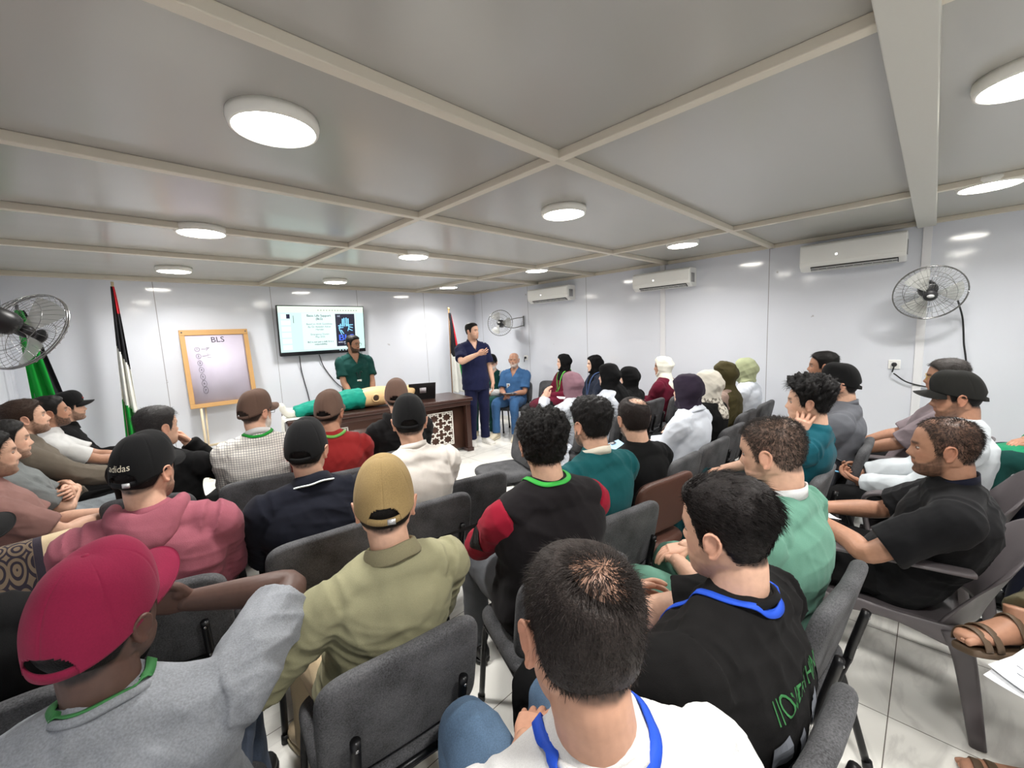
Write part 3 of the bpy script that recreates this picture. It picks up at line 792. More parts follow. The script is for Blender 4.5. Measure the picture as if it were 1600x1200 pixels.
# ------------------------------------------------------------------ people: shared shapes
HZ = np.array([  # z, half width, front y, back y
    (0.1165, 0.012, 0.004, -0.028), (0.113, 0.030, 0.026, -0.050), (0.104, 0.049, 0.050, -0.074), (0.088, 0.0625, 0.068, -0.089),
    (0.065, 0.0715, 0.0815, -0.0985), (0.040, 0.0750, 0.0885, -0.1020), (0.018, 0.0755, 0.0915, -0.1010), (0.0, 0.0745, 0.0865, -0.0960),
    (-0.020, 0.0725, 0.0865, -0.0880), (-0.040, 0.0690, 0.0870, -0.0760), (-0.060, 0.0640, 0.0870, -0.0620), (-0.080, 0.0565, 0.0850, -0.0420),
    (-0.098, 0.0460, 0.0830, -0.0200), (-0.111, 0.0320, 0.0740, 0.0050), (-0.117, 0.0140, 0.0560, 0.0220)])
def head_grid(nz=46, na=72, face=1.0, nose=1.0, jaw=1.0):
    C = catmull(HZ, 12)
    s = np.concatenate([[0], np.cumsum(np.linalg.norm(np.diff(C[:, [0, 2]], axis=0), axis=1))])
    q = np.linspace(0, s[-1], nz)
    R = np.stack([np.interp(q, s, C[:, k]) for k in range(4)], 1)
    a = np.linspace(0, 2 * PI, na, endpoint=False)      # 0 = front
    V = np.zeros((nz, na, 3))
    yc = -0.012
    for i, (z, w, f, b) in enumerate(R):
        if z < -0.06: yl = (f + b) / 2
        else: yl = yc
        ca, sa = np.cos(a), np.sin(a)
        x = w * np.sign(sa) * np.abs(sa) ** 0.9
        if z < -0.05: x *= jaw
        y = np.where(ca > 0, yl + (f - yl) * np.abs(ca) ** 0.88, yl - (yl - b) * np.abs(ca))
        V[i, :, 0] = x; V[i, :, 1] = y; V[i, :, 2] = z
    P = V.reshape(-1, 3)
    x, y, z = P[:, 0], P[:, 1], P[:, 2]
    fr = np.clip((y - 0.02) / 0.03, 0, 1)
    G = lambda cx, cz, sx, sz: np.exp(-((np.abs(x) - cx) ** 2 / sx ** 2 + (z - cz) ** 2 / sz ** 2))
    nz_p = np.interp(z, [-0.05, -0.043, -0.036, -0.028, -0.012, 0.008, 0.022, 0.035], [0, 0.004, 0.019, 0.0235, 0.014, 0.006, 0.002, 0]) * nose
    nz_w = np.interp(z, [-0.04, -0.03, 0.0, 0.03], [0.0145, 0.013, 0.0085, 0.010])
    dy = nz_p * np.exp(-(x / nz_w) ** 2)
    dy += 0.006 * G(0.014, -0.034, 0.006, 0.007)
    dy -= 0.0105 * G(0.031, 0.003, 0.016, 0.0105)
    dy += 0.0035 * G(0.028, 0.022, 0.02, 0.007)
    dy += 0.003 * G(0.048, -0.022, 0.016, 0.014)
    dy += 0.0055 * np.exp(-((x / 0.021) ** 2 + ((z + 0.052) / 0.0055) ** 2))
    dy += 0.0060 * np.exp(-((x / 0.018) ** 2 + ((z + 0.064) / 0.0060) ** 2))
    dy -= 0.0035 * np.exp(-((x / 0.024) ** 2 + ((z + 0.058) / 0.0022) ** 2))
    dy -= 0.004 * np.exp(-((x / 0.022) ** 2 + ((z + 0.077) / 0.006) ** 2))
    dy += 0.006 * np.exp(-((x / 0.017) ** 2 + ((z + 0.098) / 0.013) ** 2))
    P[:, 1] += dy * fr * face
    F = []
    for i in range(nz - 1):
        for k in range(na): F.append((i * na + k, (i + 1) * na + k, (i + 1) * na + (k + 1) % na, i * na + (k + 1) % na))
    F.append(tuple(range(na))); F.append(tuple((nz - 1) * na + k for k in range(na - 1, -1, -1)))
    return P, F

def sstep(a, b, x):
    t = np.clip((x - a) / (b - a), 0, 1); return t * t * (3 - 2 * t)
def hairline(y):
    return np.interp(y, [-0.11, -0.085, -0.05, -0.03, -0.008, 0.004, 0.022, 0.030, 0.042, 0.055, 0.075, 0.1], [-0.062, -0.060, -0.048, -0.010, 0.016, -0.020, -0.022, 0.022, 0.048, 0.058, 0.070, 0.074])
def hairline_f(q, recede=0.0):
    y = q[:, 1]
    z0 = hairline(y) + recede * sstep(0.03, 0.06, y) * (0.6 + 0.6 * sstep(0.01, 0.05, np.abs(q[:, 0])))
    return q[:, 2] - z0                                   # >0 : hair
def fbm(P, f, seed, octv=3):
    """cheap smooth noise from warped sines, about -1..1"""
    rs = np.random.RandomState(seed); out = np.zeros(len(P)); amp = 1; tot = 0
    for o in range(octv):
        for k in range(3):
            d = rs.normal(size=3); d /= np.linalg.norm(d)
            e = rs.normal(size=3); e /= np.linalg.norm(e)
            out += amp * np.sin(P @ d * f * 6.28 + rs.rand() * 6.28 + 1.3 * np.sin(P @ e * f * 4.1 + rs.rand() * 6.28))
        tot += amp * 1.8; amp *= 0.55; f *= 2.0
    return out / tot
def folds(P, seed, wl=0.07):
    """cloth creases: ridged warped waves, roughly 0 mean"""
    rs = np.random.RandomState(seed); out = np.zeros(len(P))
    mask = 0.5 + 0.5 * fbm(P, 3.0, seed + 7, 1)
    for k in range(4):
        d = np.array([rs.normal() * 0.55, rs.normal() * 0.5, 1.0]) if k < 3 else np.array([1.0, rs.normal() * 0.4, 0.3])
        d /= np.linalg.norm(d)
        e = rs.normal(size=3); e /= np.linalg.norm(e)
        ph = P @ d / (wl * (0.8 + 0.9 * rs.rand())) * 6.28 / 2 + rs.rand() * 6 + 1.9 * np.sin(P @ e * 9 + rs.rand() * 6) + 0.8 * np.sin(P @ e[::-1] * 21 + rs.rand() * 6)
        out += (1 - np.abs(np.sin(ph))) ** 1.5 - 0.4
    return out * 0.5 * mask + 0.5 * fbm(P, 6, seed + 3, 2)

def mesh_arrays(V, loops, starts, name, mats, col=None, mi=None):
    me = bpy.data.meshes.new(name)
    nf = len(starts)
    me.vertices.add(len(V)); me.vertices.foreach_set('co', np.asarray(V, np.float32).ravel())
    me.loops.add(len(loops)); me.loops.foreach_set('vertex_index', np.asarray(loops, np.int32))
    me.polygons.add(nf); me.polygons.foreach_set('loop_start', np.asarray(starts, np.int32))
    for m in mats: me.materials.append(m)
    me.polygons.foreach_set('use_smooth', np.ones(nf, bool))
    if mi is not None: me.polygons.foreach_set('material_index', np.asarray(mi, np.int32))
    me.update(calc_edges=True)
    if col is not None:
        at = me.attributes.new('Col', 'FLOAT_COLOR', 'POINT')
        at.data.foreach_set('color', np.asarray(np.concatenate([col, np.ones((len(col), 1))], 1), np.float32).ravel())
    return me
def get_arrays(me):
    V = np.zeros(len(me.vertices) * 3, np.float32); me.vertices.foreach_get('co', V)
    N = np.zeros(len(me.vertices) * 3, np.float32); me.vertices.foreach_get('normal', N)
    Lp = np.zeros(len(me.loops), np.int32); me.loops.foreach_get('vertex_index', Lp)
    S = np.zeros(len(me.polygons), np.int32); me.polygons.foreach_get('loop_start', S)
    T = np.zeros(len(me.polygons), np.int32); me.polygons.foreach_get('loop_total', T)
    return V.reshape(-1, 3).astype(float), N.reshape(-1, 3).astype(float), Lp, S, T
def cut_faces(V, Lp, S, T, kill):
    """drop faces whose centre satisfies kill(centres)"""
    fi = np.repeat(np.arange(len(S)), T)
    C = np.zeros((len(S), 3)); np.add.at(C, fi, V[Lp]); C /= T[:, None]
    keep = ~kill(C)
    Lk = Lp[keep[fi]]; Tk = T[keep]
    return Lk, np.concatenate([[0], np.cumsum(Tk)[:-1]]), Tk

JOBS = []
POST = []
def remesh_job(mb, voxel, smooth, done):
    me = bpy.data.meshes.new('tmp'); me.from_pydata([tuple(p) for p in mb.verts()], [], mb.f); me.update()
    ob = bpy.data.objects.new('tmp', me); COL.objects.link(ob)
    md = ob.modifiers.new('r', 'REMESH'); md.mode = 'VOXEL'; md.voxel_size = voxel; md.use_smooth_shade = True
    if smooth:
        s = ob.modifiers.new('s', 'SMOOTH'); s.factor = 0.5; s.iterations = smooth
    JOBS.append((ob, done))
def run_jobs():
    bpy.context.view_layer.update()
    dg = bpy.context.evaluated_depsgraph_get()
    res = []
    for ob, done in JOBS:
        me = bpy.data.meshes.new_from_object(ob.evaluated_get(dg))
        res.append(get_arrays(me)); bpy.data.meshes.remove(me)
    for (ob, done), r in zip(JOBS, res):
        me = ob.data; bpy.data.objects.remove(ob); bpy.data.meshes.remove(me)
    for (ob, done), r in zip(JOBS, res): done(*r)
    JOBS.clear()
    for f_ in POST: f_()
    POST.clear()

def ik(S, Hh, a, b, hint):
    S, Hh = np.asarray(S, float), np.asarray(Hh, float)
    d = Hh - S; L = np.linalg.norm(d); u = d / L
    if L > (a + b) * 0.985: L = (a + b) * 0.985; Hh = S + u * L
    x = (a * a - b * b + L * L) / (2 * L); h = math.sqrt(max(a * a - x * x, 0))
    hv = np.asarray(hint, float); hv = hv - u * np.dot(hv, u); hv /= np.linalg.norm(hv) + 1e-9
    return S + u * x + hv * h, Hh

def hand_mesh(W, d, n, side, curl=0.5, spread=0.15, s=1.0, thumb=0.5):
    """W wrist, d finger direction, n palm normal, side +1 right / -1 left. Returns MB."""
    d = unit(d); n = np.asarray(n, float); n = unit(n - d * np.dot(n, d))
    t = np.cross(d, n) * side                              # towards the thumb
    m = MB()
    def P(a, b, c): return np.asarray(W) + s * (a * d + b * t + c * n)
    m.add(*sweep([P(-0.03, 0, 0), P(0.01, 0, 0), P(0.045, 0.002, 0.002), P(0.085, 0, 0.0)], s * np.array([(0.027, 0.020), (0.029, 0.018), (0.041, 0.0155), (0.040, 0.0125)]), n=18, sub=4, ref=t, e=2.6))
    m.add(*sphere(P(0.035, 0.022, 0.008), s * 0.017))
    fl = [(0.028, 0.076, 0.0088), (0.0095, 0.084, 0.009), (-0.0095, 0.078, 0.0086), (-0.0275, 0.060, 0.0075)]
    for k, (b, L, r) in enumerate(fl):
        c = curl * (0.9 + 0.12 * k)
        p = P(0.084 - 0.004 * abs(k - 1.2), b, -0.001); pts = [p - s * 0.012 * d]; ang = 0.0
        sp = spread * (1.3 - k) * 0.55
        for j, fr in enumerate((0.46, 0.31, 0.23)):
            ang += c * (0.55, 0.8, 0.6)[j]
            dd = unit(math.cos(ang) * (d + t * sp) + math.sin(ang) * n)
            pts.append(p.copy() if j == 0 else p)
            p = p + s * L * fr * dd
        pts.append(p)
        m.add(*sweep(pts, s * np.array([r * 1.02, r * 1.04, r * 1.0, r * 0.93, r * 0.78]), n=10, sub=3, ref=t, domek=0.9))
    b0 = P(0.018, 0.022, 0.006); b1 = P(0.045, 0.044, 0.010 + 0.01 * thumb); b2 = P(0.075, 0.052 - 0.016 * thumb, 0.012 + 0.022 * thumb); b3 = P(0.098, 0.05 - 0.03 * thumb, 0.014 + 0.03 * thumb)
    m.add(*sweep([b0, b1, b2, b3], s * np.array([0.0135, 0.0115, 0.0098, 0.0078]), n=10, sub=4, ref=n, domek=0.9))
    return m

SKIN = {'light': (206, 164, 140), 'mid': (188, 143, 118), 'tan': (168, 124, 100), 'dark': (80, 58, 50), 'fair': (214, 176, 154)}
BLACK = (16, 13, 12); DBROWN = (38, 29, 25)

def person(label, head, body=0, look=(0, 0, 0), seat=0.45, fwd=-0.03, side=0.0, skin='mid', q=2, w=1.0, sw=0.178, scale=1.0, stand=False,
           L=None, R=None, top=None, bottom=None, shoe=None, hair=None, cap=None, hijab=None, beard=0.0, brow=0.85, glasses=None, lanyard=None,
           badge=None, collar=None, watch=None, knees=None, feet=None, chair=None, chair_off=-0.02, chair_turn=0.0, twist=0.0, hump=0.0, skip_legs=False, extra=None, chair_label=None,
           lan_r=None, badge_x=None, chair_at=None, headscale=1.0):
    """head: world position of the head centre; body: heading of the hips (degrees clockwise from +y); look: (heading, pitch, roll) of the head"""
    rs = random.Random(sum(ord(c) * (i + 1) for i, c in enumerate(label)))
    seed = rs.randrange(10000)
    hd = math.radians(body)
    Rw = rotz(-hd)                                        # local -> world
    off = Rw @ np.array([side, fwd, 0])
    base = np.array(head) - off; base[2] = 0
    root = empty('person', tuple(base), -hd)
    tag(root, label, 'person')
    vox = {0: 0.0036, 1: 0.0045, 2: 0.0058, 3: 0.0075}[q]
    hs = scale * headscale
    h = np.array([side, fwd, head[2]])
    yaw = math.radians(look[0] - body)
    HR = rotz(-yaw) @ rotx(math.radians(look[1])) @ roty(math.radians(look[2]))
    HM = np.eye(4); HM[:3, :3] = HR * hs; HM[:3, 3] = h
    hx = lambda P: xf(HM, P)
    pz = (seat + 0.095) if not stand else 0.93 * scale
    p0 = np.array([0, 0, pz])
    N = np.array([side * 0.92, fwd - 0.035, head[2] - 0.152 * scale])
    bend = -0.022 - hump
    def sp(t):
        c = p0 + (N - p0) * t
        return c + np.array([0, bend * math.sin(PI * min(max(t, 0), 1)) - hump * 0.6 * math.sin(PI * min(max(t, 0), 1)) ** 2, 0])
    tw = math.radians(twist)
    ax = np.array([math.cos(tw), math.sin(tw) * -1.0, 0])  # shoulder axis (towards the right side)
    axm = unit(np.array([math.cos(tw / 2), -math.sin(tw / 2), 0]))
    shl = sp(0.885)
    Ssh = {1: shl + ax * sw * scale + np.array([0, 0, -0.030]), -1: shl - ax * sw * scale + np.array([0, 0, -0.030])}
    # ---- torso rings
    ts = np.array([-0.16, 0.0, 0.2, 0.42, 0.62, 0.78, 0.90, 0.97, 1.04])
    rx = np.array([0.150, 0.172, 0.158, 0.156, 0.166, 0.168, 0.140, 0.098, 0.066]) * scale
    ry = np.array([0.100, 0.120, 0.115, 0.113, 0.116, 0.106, 0.084, 0.068, 0.062]) * scale
    rx[1:5] *= w; ry[1:5] *= w * (1 + 0.12 * (w - 1)); rx[5:7] *= (1 + w) / 2; ry[5:7] *= (1 + w) / 2
    sk = sw / 0.178
    rx[4:7] *= sk
    def torso(grow, t0=-0.16, t1=1.04, add=0.0, n=36):
        pts, rr = [], []
        for t, a, b in zip(ts, rx, ry):
            if t < t0 - 1e-6 or t > t1 + 1e-6: continue
            g = grow * (1.0 if t < 0.9 else 0.55)
            pts.append(sp(t) + np.array([0, (0.012 if 0.1 < t < 0.7 else 0) * (w - 0.6), 0])); rr.append((a + g, b + g))
        return sweep(pts, rr, n=n, sub=5, ref=tuple(axm), e=2.25)
    def yoke(g, k=1.0):
        up = np.array([0, 0, 1.0]); a = shl + (Ssh[-1] - shl) * k; b = shl + (Ssh[1] - shl) * k; s1 = 0.047 * scale * (0.7 + 0.3 * w) + g
        mid = sp(0.93)
        return sweep([a - ax * 0.006, a * 0.72 + shl * 0.28 + up * 0.012, a * 0.4 + mid * 0.6 + up * 0.012, mid + up * 0.012, b * 0.4 + mid * 0.6 + up * 0.012, b * 0.72 + shl * 0.28 + up * 0.012, b + ax * 0.006], [(s1, s1), (s1 * 1.08, s1 * 1.02), (s1 * 1.3, s1 * 0.98), (s1 * 1.35, s1), (s1 * 1.3, s1 * 0.98), (s1 * 1.08, s1 * 1.02), (s1, s1)], n=24, sub=4, ref=(0, 1, 0))
    # ---- arms
    arms = {}
    a1, a2 = 0.285 * scale, 0.25 * scale
    for sd, A in ((1, R), (-1, L)):
        A = dict(A or {})
        hp = np.array(A.get('h', (sd * 0.12, 0.30, 0.215)), float)
        hp = hp + [0, 0, seat if not stand else 0]
        if A.get('rel'): hp[1] += N[1]
        el = np.array(A.get('e', (sd * 0.6, -0.5, -0.8)), float)
        E, Wp = ik(Ssh[sd], hp, a1, a2, el)
        dd = A.get('d'); fd = unit(Wp - E)
        d = unit(np.array(dd, float)) if dd is not None else fd
        n = np.array(A.get('n', (0, 0, -1)), float)
        arms[sd] = dict(S=Ssh[sd], E=E, W=Wp, d=d, n=n, curl=A.get('curl', 0.5), spread=A.get('spread', 0.15), thumb=A.get('thumb', 0.5))
    def arm_pts(a): return [a['S'] + (shl - a['S']) * 0.35, a['S'], (a['S'] + a['E']) / 2, a['E'], a['E'] * 0.62 + a['W'] * 0.38, a['W'], a['W'] + a['d'] * 0.02]
    m = MB()
    m.add(*torso(0.0))
    m.add(*yoke(0.0))
    nb = hx([(0, -0.022, -0.055)])[0]; nm = (N + nb) / 2 + np.array([0, -0.004, 0])
    m.add(*sweep([sp(0.93), N, nm, nb, hx([(0, -0.012, 0.0)])[0]], np.array([(0.085, 0.068), (0.062, 0.060), (0.0565, 0.058), (0.056, 0.060), (0.05, 0.05)]) * scale * (0.93 if hijab else 1.0) * (1 + 0.25 * (w - 1)), n=24, sub=4, ref=tuple(ax)))
    HP, HF = head_grid()
    m.add(hx(HP), HF)
    for sd in (1, -1):
        if hijab: break
        er = roty(sd * 0.12) @ rotz(sd * -0.42)
        pts = []
        c = np.array([sd * 0.0765, -0.010, -0.004])
        V, F = sphere((0, 0, 0), (0.0055, 0.0165, 0.030)); m.add(hx(V @ er.T + c + [sd * 0.005, 0, 0]), F)
        rim = [(0.002, 0.012, -0.012), (0.004, 0.012, 0.010), (0.007, 0.006, 0.026), (0.009, -0.006, 0.030), (0.010, -0.017, 0.020), (0.010, -0.019, 0.004), (0.008, -0.013, -0.014), (0.005, -0.003, -0.028), (0.003, 0.006, -0.029)]
        P = np.array(rim); P[:, 0] *= sd
        V, F = sweep(P @ er.T + c + [sd * 0.004, 0, 0], [0.0042] * 6 + [0.0045, 0.006, 0.005], n=8, sub=3); m.add(hx(V), F)
    for a in arms.values():
        m.add(*sweep(arm_pts(a), np.array([0.046, 0.050, 0.045, 0.0395, 0.0415, 0.0275, 0.026]) * scale * (0.6 + 0.4 * w), n=20, sub=5))
    sk_m = skin_mat()
    base_c = np.array(lin(SKIN[skin] if isinstance(skin, str) else skin))
    hair = dict(hair) if hair else None
    hc = np.array(lin(hair.get('col', BLACK))) if hair else np.array(lin(BLACK))
    bc = np.array(lin(beard[1])) if isinstance(beard, tuple) else hc
    bs = beard[0] if isinstance(beard, tuple) else beard
    store = {}
    def skin_cols(V):
        col = np.tile(base_c, (len(V), 1))
        qv = (V - h) @ np.linalg.inv(HR * hs).T
        x, y, z = qv[:, 0], qv[:, 1], qv[:, 2]
        inh = (np.abs(x) < 0.1) & (np.abs(y) < 0.15) & (z > -0.16) & (z < 0.14)
        fr = inh & (y > 0.03)
        def mix(mask, c): col[:] = col * (1 - mask[:, None]) + np.asarray(c) * mask[:, None]
        red = base_c * np.array([1.02, 0.80, 0.78])
        ear = inh & (np.abs(x) > 0.074) & (y > -0.045) & (y < 0.03) & (z < 0.035) & (z > -0.045)
        mix(ear * 0.6, base_c * np.array([1.08, 0.86, 0.82]))
        mix(np.exp(-((np.abs(x) - 0.045) ** 2 / 0.018 ** 2 + (z + 0.025) ** 2 / 0.018 ** 2)) * fr * 0.35, red)
        nz1 = 0.5 + 0.5 * fbm(qv, 60, seed, 2)
        if bs:
            line = np.interp(y, [-0.03, 0.012, 0.03, 0.05, 0.07, 0.09], [0.0, 0.0, -0.03, -0.048, -0.052, -0.05])
            lim = sstep(0.0, 0.012, line - z) * sstep(-0.01, 0.012, y) * sstep(-0.135, -0.115, z)
            mo = np.exp(-(np.abs(z + 0.0455) / 0.0055) ** 4) * (np.abs(x) < 0.031) * (y > 0.05)
            lips = np.exp(-((x / 0.024) ** 4 + ((z + 0.058) / 0.0095) ** 4))
            mask = np.clip(np.maximum(lim, mo), 0, 1) * (1 - lips * (y > 0.05)) * inh * (np.abs(x) < 0.0735)
            mix(np.clip(mask * bs * (0.75 + 0.4 * nz1), 0, 0.97), bc)
        if brow:
            bz = 0.0215 + 0.05 * (0.03 - np.abs(np.abs(x) - 0.03)) * 0.1
            mk = np.exp(-(np.abs(z - bz) / 0.0056) ** 2) * sstep(0.010, 0.016, np.abs(x)) * (1 - sstep(0.046, 0.056, np.abs(x))) * fr
            mix(mk * brow, hc if not (hair and hair.get('grey_brow')) else (0.4, 0.4, 0.4))
        lp = np.exp(-((x / 0.0225) ** 4 + ((z + 0.058) / 0.0085) ** 4)) * (y > 0.06) * inh
        mix(lp * 0.6, base_c * np.array([0.95, 0.58, 0.56]))
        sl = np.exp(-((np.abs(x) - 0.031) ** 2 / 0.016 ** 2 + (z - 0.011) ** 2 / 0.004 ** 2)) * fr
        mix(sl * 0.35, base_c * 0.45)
        if hair:
            f = hairline_f(qv, hair.get('recede', 0.0))
            mk = sstep(-0.003, 0.010, f) * inh * (np.abs(x) < 0.078) * sstep(-0.085, -0.06, z)
            bald = hair.get('bald')
            if bald:
                dd_ = np.sqrt(((qv - np.array(bald[0])) ** 2).sum(1)); mk = mk * (1 - (bald[3] if len(bald) > 3 else bald[2]) * (1 - sstep(bald[1] * 0.3, bald[1] * 1.1, dd_)))
            mix(np.clip(mk * hair.get('stub', 0.88) * (0.8 + 0.3 * nz1), 0, 1), hc)
        return col
    def finish_body():
        parts = [store['body'], store.get('h1'), store.get('h-1')]
        V0, N0, Lp, S0, T0 = parts[0]
        Vs, Ls, Ts, Cs = [V0], [Lp], [T0], [skin_cols(V0)]
        o = len(V0)
        for p in parts[1:]:
            if p is None: continue
            Vs.append(p[0]); Ls.append(p[2] + o); Ts.append(p[4]); Cs.append(np.tile(base_c * np.array([1.0, 0.95, 0.94]), (len(p[0]), 1))); o += len(p[0])
        # eyes and lids
        for sd in (1, -1):
            c = np.array([sd * 0.031, 0.0665, 0.003])
            V, F = sphere((0, 0, 0), 0.0122, 16, 12)
            V = V @ rotx(-PI / 2).T                     # pole faces forward
            fwdv = V[:, 1] / 0.0122
            cc = np.tile(lin((178, 168, 160)), (len(V), 1)); cc[fwdv > 0.86] = lin((48, 30, 20)); cc[fwdv > 0.965] = lin((10, 8, 8))
            Vs.append(hx(V + c)); F = np.array([f for f in F if len(f) == 4]); Ls.append(F.ravel() + o); Ts.append(np.full(len(F), 4)); Cs.append(cc); o += len(V)
            V, F = sphere((0, 0, 0), 0.0138, 16, 12)
            keep = [f for f in F if len(f) == 4 and (np.mean([V[i][2] for i in f]) > 0.0030 or np.mean([V[i][2] for i in f]) < -0.0050)]
            F = np.array(keep); lid = base_c * np.array([0.9, 0.82, 0.8])
            cl = np.tile(lid, (len(V), 1)); cl[(V[:, 2] > 0.001) & (V[:, 2] < 0.0045)] = base_c * 0.15
            Vs.append(hx(V + c)); Ls.append(F.ravel() + o); Ts.append(np.full(len(F), 4)); Cs.append(cl); o += len(V)
        V = np.concatenate(Vs); Lc = np.concatenate(Ls); T = np.concatenate(Ts)
        me = mesh_arrays(V, Lc, np.concatenate([[0], np.cumsum(T)[:-1]]), 'body', [sk_m], np.concatenate(Cs))
        ob = bpy.data.objects.new('body', me); COL.objects.link(ob); ob.parent = root
    nh = [2 if True else 0]
    def put(key):
        def f(*r):
            store[key] = r
            if len(store) == 3: finish_body()
        return f
    remesh_job(m, vox, 2 if q < 3 else 1, put('body'))
    for sd, a in arms.items():
        hm_ = hand_mesh(a['W'], a['d'], a['n'], sd, a['curl'], a['spread'], 0.98 * scale, a['thumb'])
        remesh_job(hm_, 0.0028 if q < 2 else 0.0034, 1, put('h%d' % sd))

    def simple(name, mat, V, Lp, S, T):
        me = mesh_arrays(V, Lp, S, name, [mat]); ob = bpy.data.objects.new(name, me); COL.objects.link(ob); ob.parent = root
        return ob
    # ---- upper garment
    neck_ax = unit(nm - N)
    def garment(name, mb, mat, voxel, amp, wl=0.07, neck=True, vneck=0.0, sm=3, kill=None):
        def done(V, Nn, Lp, S, T):
            if amp: V = V + Nn * (folds(V, seed, wl) * amp)[:, None]
            def k(C):
                r = C - N; al = r @ neck_ax; rad = np.linalg.norm(r - np.outer(al, neck_ax), axis=1)
                z = np.zeros(len(C), bool)
                if neck: z |= (rad < 0.052 * scale * (1 + 0.25 * (w - 1))) & (al > -0.03)
                if vneck:
                    lx = (C - sp(0.9)) @ axm; ly = (C - sp(0.9))[:, 1]
                    dz = N[2] + 0.015 - C[:, 2]
                    z |= (ly > 0.0) & (dz < vneck) & (np.abs(lx) < 0.062 * (1 - dz / vneck)) & (dz > -0.1)
                if kill is not None: z |= kill(C)
                return z
            if neck or vneck or kill is not None: Lp, S, T = cut_faces(V, Lp, S, T, k)
            simple(name, mat, V, Lp, S, T)
        remesh_job(mb, voxel, sm, done)
    cv = {0: 0.006, 1: 0.007, 2: 0.0085, 3: 0.011}[q]
    top = dict(top) if top else None
    def sleeves(mb, kind, g, sides=(1, -1)):
        for sd in sides:
            a = arms[sd]; S_, E, W_p = a['S'], a['E'], a['W']
            inn = S_ + (shl - S_) * 0.45
            if kind == 'short':
                e_ = S_ + (E - S_) * 0.80
                mb.add(*sweep([inn, S_, S_ + (E - S_) * 0.4, e_], np.array([0.060, 0.066, 0.064, 0.066]) * scale * (0.55 + 0.45 * w) + g - 0.010, n=22, sub=5, dome=False))
            elif kind == 'half':
                e_ = S_ + (E - S_) * 1.0
                mb.add(*sweep([inn, S_, S_ + (E - S_) * 0.5, e_], np.array([0.060, 0.065, 0.060, 0.058]) * scale * (0.55 + 0.45 * w) + g - 0.010, n=22, sub=5, dome=False))
            elif kind in ('long', 'rolled'):
                f = 1.0 if kind == 'long' else 0.35
                e_ = E + (W_p - E) * f
                pts = [inn, S_, (S_ + E) / 2, E, E + (W_p - E) * f * 0.5, e_]
                mb.add(*sweep(pts, np.array([0.062, 0.067, 0.059, 0.054, 0.050, 0.041 if f == 1 else 0.05]) * scale * (0.55 + 0.45 * w) + g - 0.010, n=22, sub=5, dome=False))
    if top:
        g = top.get('g', 0.018)
        mb = MB(); mb.add(*torso(g, t1=1.04)); mb.add(*yoke(g * 0.85))
        sl = top.get('sleeve', 'short')
        if sl != 'none' and not top.get('sleeve_col'): sleeves(mb, sl, g)
        if stand:   # tunic hem
            mb.add(*sweep([sp(0.25), p0, p0 - [0, 0, 0.11 * scale]], np.array([(0.18 * w, 0.135 * w), (0.190 * w, 0.145 * w), (0.195 * w, 0.15 * w)]) * scale, n=36, sub=4, ref=tuple(axm), dome=False))
        if top.get('skirt'):   # long coat or dress: spreads over the thighs and hangs to the shins
            kz = seat + 0.09
            mb.add(*sweep([p0 + [0, -0.06, 0.03], p0 + [0, 0.12, 0.03], p0 + [0, 0.34, 0.01], p0 + [0, 0.47, -0.02]], [(0.19, 0.115), (0.20, 0.115), (0.205, 0.10), (0.19, 0.085)], n=30, sub=4, ref=(1, 0, 0)))
            if top['skirt'] > 1:
                mb.add(*sweep([p0 + [0, 0.42, -0.02], p0 + [0, 0.47, -0.2], p0 + [0, 0.45, -0.44]], [(0.19, 0.08), (0.195, 0.10), (0.22, 0.13)], n=30, sub=4, ref=(1, 0, 0)))
        if top.get('tail'):    # coat tails falling behind/below the seat
            mb.add(*sweep([p0 + [-0.16, 0.0, 0.0], p0 + [-0.235, 0.02, -0.06], p0 + [-0.25, 0.02, -0.26], p0 + [-0.25, 0.03, -0.36]], [(0.16, 0.03), (0.17, 0.014), (0.19, 0.012), (0.2, 0.012)], n=20, sub=4, ref=(0, 1, 0)))
            mb.add(*sweep([p0 + [0.16, 0.0, 0.0], p0 + [0.235, 0.02, -0.06], p0 + [0.25, 0.02, -0.26], p0 + [0.25, 0.03, -0.36]], [(0.16, 0.03), (0.17, 0.014), (0.19, 0.012), (0.2, 0.012)], n=20, sub=4, ref=(0, 1, 0)))
        if top.get('hood'):
            V, F = sweep([sp(0.96) + ax * -0.10 + [0, 0.035, 0.045], sp(0.95) + ax * -0.085 + [0, -0.05, 0.035], sp(0.9) + [0, -0.105, 0.012], sp(0.95) + ax * 0.085 + [0, -0.05, 0.035], sp(0.96) + ax * 0.10 + [0, 0.035, 0.045]], [(0.028, 0.022), (0.044, 0.028), (0.075, 0.034), (0.044, 0.028), (0.028, 0.022)], n=18, sub=5, ref=(0, 0.5, 1))
            hb = MB(); hb.add(V, F)
            garment('hood', hb, top['mat'], cv, 0.004, 0.06, neck=False)
        garment(top.get('name', 'shirt'), mb, top['mat'], cv, top.get('amp', 0.0085 if q == 0 else 0.0065), top.get('wl', 0.065), vneck=top.get('vneck', 0.0))
        if top.get('sleeve_col'):
            ms = MB(); sleeves(ms, sl, g); garment('sleeves', ms, top['sleeve_col'], cv, 0.005, 0.06, neck=False)
        if top.get('band'):
            mv = MB(); pts = [sp(t) + [0, 0.004, 0] for t in (0.50, 0.56, 0.62)]
            mv.add(*sweep(pts, [(np.interp(t, ts, rx) + g + 0.006, np.interp(t, ts, ry) + g + 0.006) for t in (0.50, 0.56, 0.62)], n=40, sub=3, ref=tuple(axm), e=2.25, dome=False))
            mv.build('orange_band', top['band'], root)
